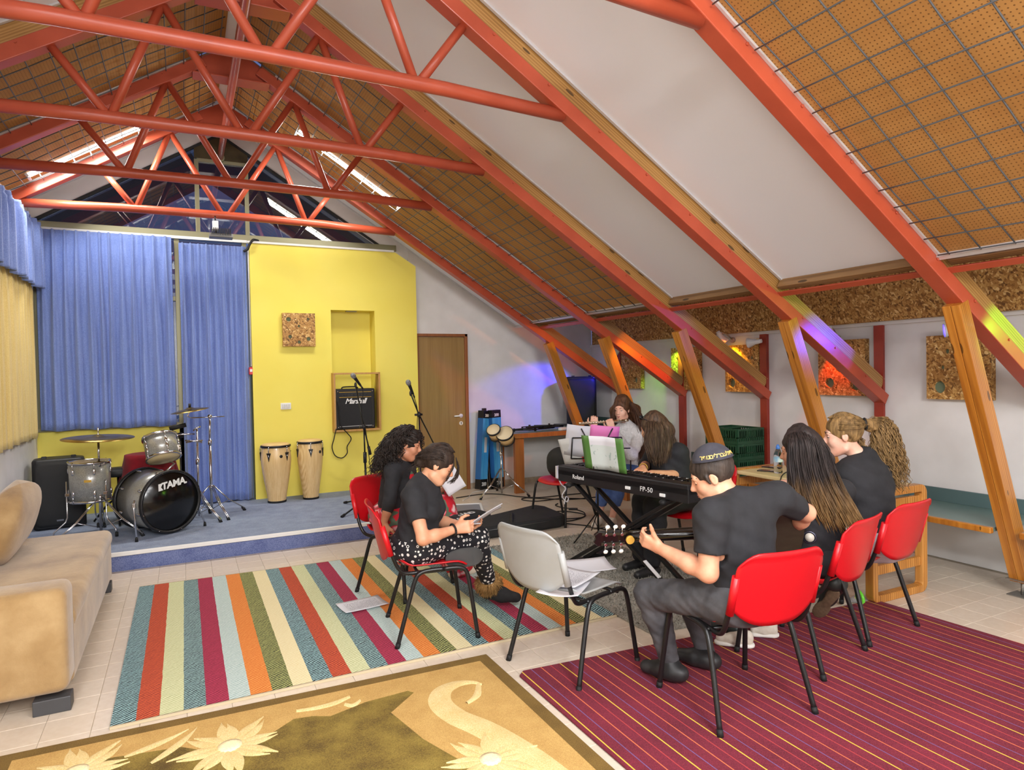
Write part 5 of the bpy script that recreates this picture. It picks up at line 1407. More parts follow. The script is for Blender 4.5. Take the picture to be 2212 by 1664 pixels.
tag(MB().tube(spline([(4.64, 7.5, 0.79), (4.50, 7.40, 0.79), (4.48, 7.37, 0.70), (4.46, 7.36, 0.45), (4.44, 7.30, 0.2), (4.1, 6.9, 0.01), (3.9, 6.5, 0.01)], 7), 0.006, 7).build('white_cable', M_whitepl), 'white cable dropping from the counter to the floor', 'cable')

# ================================================================ digital piano on its X stand
K0 = Vector((2.65, 4.52, 0.0)); ke = Vector((0.189, -0.982, 0)).normalized(); kn_ = Vector((0.982, 0.189, 0)).normalized()
kb = thing('digital_piano', 'black digital piano seen from behind on an X stand', 'piano keyboard', (0, 0, 0))
kb.matrix_basis = basis(K0+ke*0.635, ke, kn_, (0, 0, 1)); 
M_piano = mat('black_piano_case', (26, 26, 28), 0.42, bump=0.05, bscale=300)
L_ = 1.27
MB().box((0, 0.145, 0.724), (L_, 0.29, 0.098)).build('key_bed', M_piano, kb, 0.006)
MB().box((0, 0.055, 0.760), (L_, 0.11, 0.080)).build('rear_case', M_piano, kb, 0.010)
for sx in (-1, 1): MB().box((sx*(L_/2-0.022), 0.2, 0.752), (0.044, 0.19, 0.09)).build('end_cheek', M_piano, kb, 0.010)
wk = None; bk = None
M_ivk = mat('ivory_key', (240, 240, 236), 0.25); M_ebk = mat('ebony_key', (14, 14, 15), 0.25)
KW = (L_-0.09)/52
for i in range(52):
    if wk is None: o = wk = MB().box((0, 0, 0), (KW-0.0012, 0.135, 0.016)).build('white_key', M_ivk, kb, 0.0015, segs=1)
    else: o = wk.copy(); COL.objects.link(o); o.parent = kb
    o.location = (-(L_-0.09)/2+KW*(i+0.5), 0.185, 0.783)
    if (i % 7) in (0, 2, 3, 5, 6) and i < 51:
        if bk is None: b = bk = MB().box((0, 0, 0), (KW*0.55, 0.085, 0.016)).build('black_key', M_ebk, kb, 0.002, segs=1)
        else: b = bk.copy(); COL.objects.link(b); b.parent = kb
        b.location = (-(L_-0.09)/2+KW*(i+1), 0.162, 0.796)
text_part('Roland', 0.046, basis((-0.40, -0.0012, 0.728), (1, 0, 0), (0, 0, 1), (0, -1, 0)), M_whitepl, 'lettering', kb, 0.0006, offset=0.0004)
text_part('FP-50', 0.048, basis((0.28, -0.0012, 0.722), (1, 0, 0), (0, 0, 1), (0, -1, 0)), M_whitepl, 'lettering', kb, 0.0006, space=1.05)
for i, x in enumerate((-0.26, -0.10, -0.06, -0.02, 0.04, 0.08)): MB().cyl((x, -0.0005, 0.728), (x, 0.003, 0.728), 0.009, n=10).build('jack_socket', M_black, kb)
for x, z in ((0.115, 0.715), (0.425, 0.705)): MB().box((x, -0.006, z), (0.045, 0.012, 0.022)).build('white_plug', M_whitepl, kb, 0.003)
# music rest and green booklet
MB().box((-0.02, 0.05, 0.806), (0.60, 0.02, 0.012)).build('rest_ledge', M_piano, kb, 0.003)
MB().box((-0.24, 0.012, 0.92), (0.008, 0.006, 0.22)).build('rest_rod', M_blackm, kb); MB().box((0.13, 0.012, 0.86), (0.008, 0.006, 0.10)).build('rest_rod', M_blackm, kb)
g = NG('green_booklet_print', 0.5)
x, y, z = g.sep()
ax = g.math('ABSOLUTE', g.math('ADD', x, 0.0))
k1 = g.math('GREATER_THAN', ax, 0.135)
base = g.mix(g.math('GREATER_THAN', g.noise(26, 2), 0.66), (216, 226, 222), (176, 196, 190))
col = g.mix(k1, base, (86, 132, 62))
top = g.math('GREATER_THAN', y, 0.06); col2 = g.mix(g.math('MULTIPLY', top, g.math('LESS_THAN', ax, 0.135)), col, (232, 232, 238))
g.color(col2); M_booklet = g.m
bk_ = thing('music_booklet', 'open green and white music booklet standing on the piano', 'booklet', tuple(wm(kb) @ Vector((-0.115, 0.03, 0.812))))
def bkf(u, v):
    x = (u-0.5)*0.42; y = (v-0.5)*0.255
    return (x, y, 0.02*math.sin(abs(u-0.5)*PI)*1.0)
o = MB().grid(bkf, 12, 6).build('pages', M_booklet, bk_, solid=0.004)
lean_ = -0.16
zz_ = (ke.cross(Vector((0, 0, 1)))).normalized()
upv = (Vector((0, 0, 1))*math.cos(lean_)+kn_*math.sin(lean_)).normalized()
o.matrix_basis = basis(upv*0.128, ke, upv, ke.cross(upv))
# X stand
xs = thing('keyboard_stand', 'black double-braced X keyboard stand on the grey rug', 'keyboard stand', (2.9, 3.9, 0))
def KP(s, n, z): return K0+ke*s+kn_*n+Vector((0, 0, z))
for n_ in (0.05, 0.22):
    MB().beam(KP(0.16, n_, 0.655), KP(1.10, n_, 0.03), 0.025, 0.035, kn_).build('cross_tube', M_tube, xs, 0.004, world=True)
    MB().beam(KP(1.08, n_, 0.655), KP(0.06, n_, 0.03), 0.025, 0.035, kn_).build('cross_tube', M_tube, xs, 0.004, world=True)
for s in (0.16, 1.08):
    MB().beam(KP(s, -0.02, 0.662), KP(s, 0.30, 0.662), 0.03, 0.02).build('support_arm', M_tube, xs, 0.004, world=True)
    MB().ball(KP(s, -0.03, 0.662), (0.025, 0.025, 0.02), 10, 8).build('end_cap', M_rubber, xs, world=True)
for s in (0.06, 1.10):
    MB().beam(KP(s, -0.09, 0.022), KP(s, 0.37, 0.022), 0.03, 0.025).build('floor_bar', M_tube, xs, 0.004, world=True)
MB().cyl(KP(0.60, 0.0, 0.345), KP(0.60, 0.27, 0.345), 0.02, n=12).build('pivot', M_blackm, xs, world=True)
MB().box(KP(0.93, 0.03, 0.17), (0.006, 0.03, 0.16), frame_from_z(KP(1.10, 0, 0.03)-KP(0.16, 0, 0.655), kn_)).build('white_sticker', M_whitepl, xs, world=True)
# sustain pedal box on the rug
pd_ = onz(1300, 1205, 0.015)
pdl = thing('pedal_unit', 'black sustain pedal box on the grey rug under the keyboard', 'pedal', (pd_.x, pd_.y, 0.024), 0.4)
MB().box((0, 0, 0.024), (0.17, 0.09, 0.048)).build('housing', M_black, pdl, 0.006)
MB().box((0.12, 0, 0.030), (0.10, 0.05, 0.014)).build('treadle', M_tube, pdl, 0.004)

# ================================================================ music stand in front of the flutist
MSX, MSY = 3.36, 5.02
mst = thing('music_stand', 'black wire music stand with pink folder in front of the flutist', 'music stand', (MSX, MSY, 0))
for a in (3.3, 5.4, 1.2):
    d = Vector((math.cos(a), math.sin(a), 0))
    MB().tube([(0, 0, 0.26), d*0.30+Vector((0, 0, 0.012))], 0.006, 7).build('leg', M_blackm, mst)
    MB().tube([(0, 0, 0.10), d*0.15+Vector((0, 0, 0.136))], 0.004, 6).build('brace', M_blackm, mst)
MB().cyl((0, 0, 0.08), (0, 0, 0.62), 0.009, n=8).build('lower_tube', M_blackm, mst)
MB().cyl((0, 0, 0.62), (0, 0, 0.85), 0.006, n=8).build('upper_tube', M_blackm, mst)
dR = Vector((0.85, -0.53, 0)).normalized(); dN = Vector((-0.53, -0.85, 0)).normalized()
dU = (Vector((0, 0, 1))*0.94+dN*0.34).normalized()
def DP(a, b, n=0): return dR*a+dU*b+Vector((0, 0, 0.745))+dN.cross(dR)*0+dR.cross(dU)*n
for a, b in (((-0.235, 0.0), (0.235, 0.0)), ((-0.22, 0.21), (0.22, 0.21)), ((-0.235, 0.0), (-0.22, 0.21)), ((0.235, 0.0), (0.22, 0.21)), ((0, 0.0), (-0.14, 0.30)), ((0, 0.0), (0.14, 0.30)), ((0.12, 0.10), (0.30, 0.10)), ((-0.12, 0.0), (-0.06, 0.21)), ((0.12, 0), (0.06, 0.21))):
    MB().tube([DP(*a), DP(*b)], 0.006, 6).build('desk_wire', M_blackm, mst)
MB().box((0, 0, 0), (0.05, 0.012, 0.09)).build('desk_clamp', M_black, mst, 0.003).matrix_basis = basis(DP(0, 0.10, 0.012), dR, dR.cross(dU), dU)
def desk_sheet(name, label, a, b, w, h, m, n, cat='paper', tilt=0.0):
    o = thing(name, label, cat, tuple(Vector((MSX, MSY, 0))+DP(a, b, n)))
    s = MB().grid(lambda u, v: ((u-0.5)*w, (v-0.5)*h, 0.012*math.sin(PI*u)), 8, 4).build('sheet', m, o, solid=0.0016)
    c_, s__ = math.cos(tilt), math.sin(tilt)
    s.matrix_basis = basis((0, 0, 0), dR*c_+dU*s__, dU*c_-dR*s__, dR.cross(dU))
    return o
nb = -0.020
desk_sheet('pink_folder', 'pink paper folder on the wire music stand', 0.06, 0.165, 0.26, 0.31, mat('pink_card', (226, 122, 184), 0.6), nb, 'folder', -0.1)
desk_sheet('sheet_music', 'white sheet of music on the wire stand left of the pink folder', -0.17, 0.17, 0.23, 0.31, M_paper, nb-0.006, 'sheet music', -0.12)
desk_sheet('sheet_music', 'greyish sheet slipping off the left side of the wire stand', -0.24, 0.06, 0.17, 0.28, mat('grey_paper', (196, 194, 188), 0.7), nb-0.012, 'sheet music', 0.22)

# ================================================================ bags, board and cables on the floor
gb = thing('instrument_bag', 'long flat black instrument bag lying on the tiles behind the grey chair', 'instrument bag', (2.85, 5.80, 0.0))
M_nylon = mat('black_nylon', (24, 25, 26), 0.75, rgb2=(32, 33, 34), scale=9, bump=0.25, bscale=26)
mb = MB(); poly = [(2.26, 5.52), (3.30, 5.58), (3.40, 5.66), (3.42, 6.10), (3.36, 6.24), (2.62, 5.98), (2.30, 5.86)]
slab(mb, poly, 0.0, 0.115); mb.build('bag_body', M_nylon, gb, 0.03, world=True, segs=4)
MB().tube(spline([(2.72, 5.56, 0.02), (2.76, 5.60, 0.11), (2.82, 5.72, 0.126), (2.92, 5.92, 0.126)], 5), 0.016, 6, flat=0.35).build('strap', M_nylon, gb, world=True)
MB().tube([(2.3, 5.53, 0.085), (2.8, 5.548, 0.085), (3.28, 5.585, 0.085)], 0.004, 6).build('zip', mat('zip_grey', (90, 90, 90), 0.5, 0.5), gb, world=True)
gb2 = thing('padded_bag', 'small black padded bag with white lettering on the floor by the whiteboard', 'bag', (2.47, 6.22, 0.0))
mb = MB(); cushion(mb, (2.50, 6.24, 0.06), (0.62, 0.34, 0.12), RZ(0.10).to_3x3(), 4, 12, 0.8); mb.build('bag_body', M_nylon, gb2, world=True)
text_part('OUAD', 0.10, basis((0.02, -0.06, 0.1212), (0.98, 0.18, 0), (-0.18, 0.98, 0), (0, 0, 1)), M_whitepl, 'lettering', gb2, 0.001, offset=0.003)
wbp = [onz(1000, 1080, 0.02), onz(1032, 1097, 0.02), onz(1000, 1108, 0.02)]
wbd = thing('small_whiteboard', 'grey panel with white frame lying on the floor behind the floral skirt', 'board', (2.72, 6.86, 0), 0.0)
MB().box((0, 0, 0.018), (0.50, 0.42, 0.02)).build('panel', mat('grey_board', (132, 134, 142), 0.4), wbd)
for c, d in (((0, -0.22, 0.018), (0.54, 0.025, 0.036)), ((0, 0.22, 0.018), (0.54, 0.025, 0.036)), ((-0.26, 0, 0.018), (0.025, 0.42, 0.036)), ((0.26, 0, 0.018), (0.025, 0.42, 0.036))):
    MB().box(c, d).build('frame_bar', M_whitepl, wbd, 0.003)
wbd.rotation_euler = (0, 0, -0.35)
bgp = thing('black_bag', 'black bag slumped on the red chair left of the piano', 'bag', (3.46, 5.84, 0.43))
mb = MB(); cushion(mb, (0.03, -0.02, 0.17), (0.30, 0.36, 0.34), Matrix.Rotation(0.2, 3, 'Z'), 3, 14, 0.75); mb.build('bag_body', M_nylon, bgp)
def floor_cable(label, pts, r=0.006, m=M_rubber, z=0.0065):
    P_ = [(onz(p[0], p[1], z) if len(p) == 2 else Vector(p)) for p in pts]
    return tag(MB().tube(spline(P_, 7), r, 6).build('cable', m), label, 'cable')
floor_cable('black cable running across the tiles past the bongo stand', [(985, 1076), (1040, 1068), (1080, 1068), (1120, 1073), (1165, 1075), (1215, 1070), (1260, 1066)])
floor_cable('black cable looping over the tiles left of the red chair', [(1270, 1078), (1215, 1077), (1160, 1083), (1128, 1080), (1135, 1076), (1165, 1077), (1230, 1079), (1290, 1074)])
floor_cable('black cable with inline switch coiling under the red chair', [(1205, 1088), (1200, 1092), (1215, 1097), (1240, 1100), (1262, 1108), (1258, 1118), (1220, 1121), (1195, 1117), (1185, 1112)])
floor_cable('black cable snaking on the tiles behind the music stand', [(1180, 1115), (1205, 1105), (1240, 1107), (1265, 1114), (1235, 1125), (1195, 1127), (1230, 1132), (1275, 1137), (1310, 1145)])
floor_cable('bunch of thin black cable at the tip of the instrument bag', [(1178, 1119), (1190, 1128), (1205, 1133), (1218, 1130), (1212, 1126), (1197, 1130), (1205, 1136), (1217, 1134)], 0.008)
floor_cable('thin black wire on the grey shaggy rug', [(1258, 1208, ), (1285, 1213), (1295, 1220), (1290, 1226), (1265, 1229)], 0.004, z=0.034)
sw_ = onz(1238, 1100, 0.012); tag(MB().box(tuple(sw_), (0.10, 0.035, 0.022), RZ(-0.6).to_3x3()).build('inline_switch', M_black, None, 0.006), 'small black inline switch on the cable under the red chair', 'switch')
floor_cable('thin white cable lying on the tiles by the bongo stand', [(1000, 1082), (1012, 1074), (1022, 1064), (1040, 1060), (1055, 1056)], 0.004, M_whitepl)
t = thing('white_socket_block', 'white socket block hanging from the red chair left of the piano', 'power strip', tuple(at(1206, 1020, 6.35)))
MB().tube([(0, 0, 0.06), (0.12, 0.10, 0.03), (0.20, 0.16, -0.02)], 0.004, 6).build('hanging_lead', M_whitepl, t)
MB().box((0, 0, 0), (0.05, 0.03, 0.12)).build('housing', M_whitepl, t, 0.004)
MB().tube(spline([(0, 0, -0.06), (0.03, 0, -0.12), (0.08, 0, -0.17), (0.05, 0.02, -0.24), (0.09, 0, -0.30), (0.12, 0.02, -0.27), (0.08, 0, -0.25), (0.06, 0, -0.32)], 6), 0.006, 6).build('white_lead', M_whitepl, t)
# toy by the table foot
ty_ = onz(1858, 1300, 0.02)
sk = thing('green_ring_toy', 'small green ring toy with papers on the floor under the red chair', 'toy', (ty_.x, ty_.y, 0.0), 0.3)
M2 = Matrix.Translation((0, 0, 0.045)) @ Matrix.Rotation(1.2, 4, 'X')
mb = MB()
for k in range(20):
    a0, a1 = 2*PI*k/20, 2*PI*(k+1)/20
    mb.cyl(M2 @ Vector((0.04*math.cos(a0), 0.04*math.sin(a0), 0)), M2 @ Vector((0.04*math.cos(a1), 0.04*math.sin(a1), 0)), 0.011, n=8, cap=False)
mb.build('ring', mat('lime_plastic', (112, 214, 62), 0.4), sk)
MB().box((0.08, 0.03, 0.005), (0.14, 0.10, 0.008)).build('white_card', M_paper, sk, 0.001)
MB().box((0.12, 0.05, 0.012), (0.10, 0.02, 0.006)).build('pale_stick', M_beige, sk, 0.001)

# wall spot lamps
def spot(label, loc, d, rgb, power, lit, cone=1.15):
    t = thing('spot_lamp', label, 'spot lamp', loc, group='coloured wall spots')
    d = Vector(d).normalized(); M = axisM((0, 0, 0), d)
    MB().lathe([(0.018, -0.13), (0.022, -0.10), (0.026, -0.06), (0.05, 0.0), (0.052, 0.012)], 22, M, cap=False).build('reflector_shell', M_whitepl, t, solid=0.003)
    MB().lathe([(0, 0.010), (0.03, 0.008), (0.048, 0.0)], 22, M, cap=False).build('lens', mat('lens_'+lit, rgb, 0.3, emit=rgb, estr=9.0), t)
    w = Vector((RX-loc[0]-0.004, 0.03, 0.02)); 
    MB().tube([-d*0.12, (-d*0.12+w)/2+Vector((0, 0, 0.03)), w], 0.008, 8).build('swivel_arm', M_chrome, t)
    MB().cyl(w-Vector((0.02, 0, 0)), w, 0.03, n=16).build('wall_base', M_chrome, t)
    l = bpy.data.lights.new('spot_beam', 'SPOT'); l.energy = power; l.color = lin(rgb)[:3]; l.spot_size = cone; l.spot_blend = 0.35; l.shadow_soft_size = 0.03
    o = bpy.data.objects.new('spot_beam', l); COL.objects.link(o); o.location = Vector(loc)+d*0.03
    o.rotation_euler = d.to_track_quat('-Z', 'Y').to_euler()
spot('lit blue spot lamp on the right wall near the far corner', (5.20, 7.30, 1.78), (-0.55, 0.55, -0.55), (64, 60, 255), 75, 'blue')
spot('spot lamp giving green light above a strand-board square', (5.22, 6.02, 1.80), (0.25, 0.45, -0.55), (150, 255, 60), 34, 'green')
spot('spot lamp giving orange light, half hidden by a rafter end', (5.20, 4.95, 1.80), (-0.45, 1.15, -0.15), (255, 120, 10), 70, 'orange', 0.75)
spot('spot lamp giving red light behind the timber prop', (5.22, 4.02, 1.78), (0.1, 0.05, -0.9), (255, 70, 20), 26, 'red')
spot('large lit blue spot lamp on the right wall at the right', (5.16, 2.98, 1.80), (-0.55, 0.66, -0.10), (70, 56, 255), 60, 'violet', 0.75)
spot('spot lamp giving lime light, cut off by the right edge', (5.16, 1.7, 1.80), (-0.45, 0.70, -0.12), (140, 255, 40), 50, 'lime', 0.75)
spot('spot lamp giving yellow light above the strand-board square over the boy', (5.20, 5.30, 1.83), (0.35, -0.25, -0.75), (255, 190, 20), 22, 'yellow')
# ================================================================ implicit surfaces -> one continuous mesh (surface nets)
class SDF:
    def __init__(s): s.p = []
    def cap(s, a, b, ra, rb=None, k=0.02): s.p.append(('c', np.array(a, float), np.array(b, float), ra, ra if rb is None else rb, k)); return s
    def chain(s, pts, rs, k=0.02):
        for i in range(len(pts)-1): s.cap(pts[i], pts[i+1], rs[i], rs[i+1], k)
        return s
    def ell(s, c, r, R=None, k=0.02): s.p.append(('e', np.array(c, float), np.array(r, float), None if R is None else np.array(R, float), k)); return s
    def sub(s, kind, *a): s.p.append(('-'+kind, *a)); return s
    def cut(s, o, n, rad): s.p.append(('-h', np.array(o, float), np.array(n, float), rad)); return s
    def mesh(s, vox, wob=None):
        lo = np.full(3, 1e9); hi = -lo
        for p in s.p:
            if p[0] == 'c':
                r = max(p[3], p[4]); lo = np.minimum(lo, np.minimum(p[1], p[2])-r); hi = np.maximum(hi, np.maximum(p[1], p[2])+r)
            elif p[0] == 'e': r = p[2].max(); lo = np.minimum(lo, p[1]-r); hi = np.maximum(hi, p[1]+r)
        lo -= vox*3; hi += vox*3
        n = np.ceil((hi-lo)/vox).astype(int)+1
        D = np.full(n, 0.15, np.float32)
        ax = [(lo[i]+vox*np.arange(n[i])).astype(np.float32) for i in range(3)]
        def region(a, b):
            i0 = np.clip(np.floor((a-lo)/vox).astype(int), 0, n-1); i1 = np.clip(np.ceil((b-lo)/vox).astype(int)+1, 1, n)
            return tuple(slice(i0[i], i1[i]) for i in range(3))
        for p in s.p:
            kd = p[0].lstrip('-')
            if kd == 'c': r = max(p[3], p[4]); a, b, k = np.minimum(p[1], p[2])-r, np.maximum(p[1], p[2])+r, p[5]
            elif kd == 'e': r = p[2].max(); a, b, k = p[1]-r, p[1]+r, p[4]
            else: a, b, k = p[1]-p[3], p[1]+p[3], 0.0
            m = k+vox*2.5
            sl = region(a-m, b+m)
            X = ax[0][sl[0]][:, None, None]; Y = ax[1][sl[1]][None, :, None]; Z = ax[2][sl[2]][None, None, :]
            if kd == 'c':
                ba = (p[2]-p[1]); L2 = max(float(ba @ ba), 1e-10)
                dx, dy, dz = X-p[1][0], Y-p[1][1], Z-p[1][2]
                t = np.clip((dx*ba[0]+dy*ba[1]+dz*ba[2])/L2, 0, 1).astype(np.float32)
                d = np.sqrt((dx-t*ba[0])**2+(dy-t*ba[1])**2+(dz-t*ba[2])**2)-(p[3]+(p[4]-p[3])*t)
            elif kd == 'e':
                dx, dy, dz = X-p[1][0], Y-p[1][1], Z-p[1][2]
                if p[3] is not None:
                    R = p[3]; q = [dx*R[0, i]+dy*R[1, i]+dz*R[2, i] for i in range(3)]
                else: q = [dx+0*dy+0*dz, dy+0*dx+0*dz, dz+0*dx+0*dy]
                k0 = np.sqrt((q[0]/p[2][0])**2+(q[1]/p[2][1])**2+(q[2]/p[2][2])**2)
                k1 = np.sqrt((q[0]/p[2][0]**2)**2+(q[1]/p[2][1]**2)**2+(q[2]/p[2][2]**2)**2)
                d = k0*(k0-1)/np.maximum(k1, 1e-6)
            else:
                dx, dy, dz = X-p[1][0], Y-p[1][1], Z-p[1][2]
                h = dx*p[2][0]+dy*p[2][1]+dz*p[2][2]
                d = np.maximum(h, np.sqrt(dx*dx+dy*dy+dz*dz)-p[3])
            g = D[sl]
            if p[0][0] == '-':
                if k > 0:
                    h = np.maximum(k-np.abs(-d-g), 0)/k; g[...] = np.maximum(g, -d)+h*h*k*0.25
                else: g[...] = np.maximum(g, -d)
            else:
                h = np.maximum(k-np.abs(g-d), 0)/k if k > 0 else 0
                g[...] = np.minimum(g, d)-(h*h*k*0.25 if k > 0 else 0)
        if wob is not None:
            amp, fr, seed = wob
            X, Y, Z = ax[0][:, None, None], ax[1][None, :, None], ax[2][None, None, :]
            D += (amp*np.sin(X*fr+Z*fr*1.7+seed+1.5*np.sin(Y*fr*0.6))*np.sin(Y*fr*1.1-Z*fr*0.8+seed*2)).astype(np.float32)
        D[0] = D[-1] = 0.15; D[:, 0] = D[:, -1] = 0.15; D[:, :, 0] = D[:, :, -1] = 0.15
        S = D < 0
        c = S[:-1, :-1, :-1].astype(np.int8)
        for o in ((1, 0, 0), (0, 1, 0), (0, 0, 1), (1, 1, 0), (1, 0, 1), (0, 1, 1), (1, 1, 1)):
            c = c+S[o[0]:n[0]-1+o[0], o[1]:n[1]-1+o[1], o[2]:n[2]-1+o[2]]
        I = np.argwhere((c > 0) & (c < 8))
        vid = np.full(np.array(n)-1, -1, np.int32); vid[I[:, 0], I[:, 1], I[:, 2]] = np.arange(len(I))
        co = [(0, 0, 0), (1, 0, 0), (0, 1, 0), (1, 1, 0), (0, 0, 1), (1, 0, 1), (0, 1, 1), (1, 1, 1)]
        dv = [D[I[:, 0]+a, I[:, 1]+b, I[:, 2]+e] for a, b, e in co]
        acc = np.zeros((len(I), 3)); cnt = np.zeros(len(I))
        for a, b in ((0, 1), (2, 3), (4, 5), (6, 7), (0, 2), (1, 3), (4, 6), (5, 7), (0, 4), (1, 5), (2, 6), (3, 7)):
            m = (dv[a] < 0) != (dv[b] < 0)
            t = np.where(m, dv[a]/np.where(m, dv[a]-dv[b], 1), 0)
            pa = np.array(co[a]); pb = np.array(co[b])
            acc += np.where(m[:, None], pa+t[:, None]*(pb-pa), 0); cnt += m
        Vv = lo+vox*(I+acc/cnt[:, None])
        F = []
        for axn, (o1, o2) in enumerate(((1, 2), (2, 0), (0, 1))):
            sl0 = [slice(1, n[i]-1) for i in range(3)]; sl1 = list(sl0)
            sl0[axn] = slice(0, n[axn]-1); sl1[axn] = slice(1, n[axn])
            a = S[tuple(sl0)]; b = S[tuple(sl1)]
            E = np.argwhere(a != b)
            if not len(E): continue
            base = E.copy()
            for i in range(3):
                if i != axn: base[:, i] += 1
            fl = a[E[:, 0], E[:, 1], E[:, 2]]
            def vv(d1, d2):
                q = base.copy(); q[:, o1] -= d1; q[:, o2] -= d2
                return vid[q[:, 0], q[:, 1], q[:, 2]]
            q = np.stack([vv(1, 1), vv(0, 1), vv(0, 0), vv(1, 0)], 1)
            q[~fl] = q[~fl][:, ::-1]
            F.append(q)
        F = np.concatenate(F)
        F = F[(F >= 0).all(1)]
        return Vv, F
    def build(s, name, m, parent, vox, wob=None, smooth_it=2):
        Vv, F = s.mesh(vox, wob)
        # light Laplacian pass
        for _ in range(smooth_it):
            acc = np.zeros_like(Vv); cnt = np.zeros(len(Vv))
            for i in range(4):
                a, b = F[:, i], F[:, (i+1) % 4]
                np.add.at(acc, a, Vv[b]); np.add.at(cnt, a, 1)
            Vv = Vv*0.5+0.5*acc/np.maximum(cnt, 1)[:, None]
        me = bpy.data.meshes.new(name)
        me.vertices.add(len(Vv)); me.vertices.foreach_set('co', Vv.astype(np.float32).ravel())
        me.loops.add(F.size); me.loops.foreach_set('vertex_index', F.astype(np.int32).ravel())
        me.polygons.add(len(F)); me.polygons.foreach_set('loop_start', np.arange(0, F.size, 4, dtype=np.int32))
        me.polygons.foreach_set('use_smooth', np.ones(len(F), bool))
        me.materials.append(m); me.update(calc_edges=True)
        o = bpy.data.objects.new(name, me); COL.objects.link(o)
        return finish(o, parent, world=True)

def U(v): v = np.array(v, float); return v/np.linalg.norm(v)
def skin_mat(name, c):
    g = NG(name, 0.5)
    c2 = tuple(max(0, int(x*k)) for x, k in zip(c, (0.95, 0.86, 0.82)))
    g.color(g.ramp(g.noise(16, 3), [(0.35, c), (0.75, c2)]))
    g.b.inputs['Subsurface Weight'].default_value = 0.12; g.b.inputs['Subsurface Radius'].default_value = (0.012, 0.005, 0.003); g.b.inputs['Subsurface Scale'].default_value = 0.6
    return g.m
def hair_mat(name, c1, c2, zgrad=None):
    g = NG(name, 0.42)
    oi = g.noise(1.0, 3, g.vmap((60, 60, 6)))
    col = g.ramp(oi, [(0.3, c1), (0.72, c2)])
    if zgrad:
        x, y, z = g.sep()
        z0, z1, d1, d2 = zgrad
        f = g.n('ShaderNodeMapRange'); f.inputs[1].default_value = z0; f.inputs[2].default_value = z1
        g.link(g.math('ADD', z, g.math('MULTIPLY', g.math('SUBTRACT', g.noise(1.0, 3, g.vmap((30, 30, 3))), 0.5), 0.35)), f.inputs[0])
        low = g.ramp(oi, [(0.3, d1), (0.72, d2)])
        col = g.mix(f.outputs[0], low, col)
    g.color(col); g.b.inputs['Specular IOR Level'].default_value = 0.35; g.b.inputs['Roughness'].default_value = 0.55
    g.bump(g.noise(1.0, 2, g.vmap((160, 160, 14))), 0.5, 0.004)
    return g.m
M_black_cot = mat('black_cotton', (30, 30, 33), 0.85, rgb2=(38, 38, 42), scale=14, bump=0.25, bscale=22)
M_eye = mat('eye_white', (226, 220, 214), 0.25); M_iris = mat('dark_iris', (36, 24, 18), 0.2)
M_brow = mat('dark_brow', (40, 28, 22), 0.7); M_brow_l = mat('brown_brow', (96, 70, 48), 0.7)
M_lip = mat('lip', (176, 96, 88), 0.45)

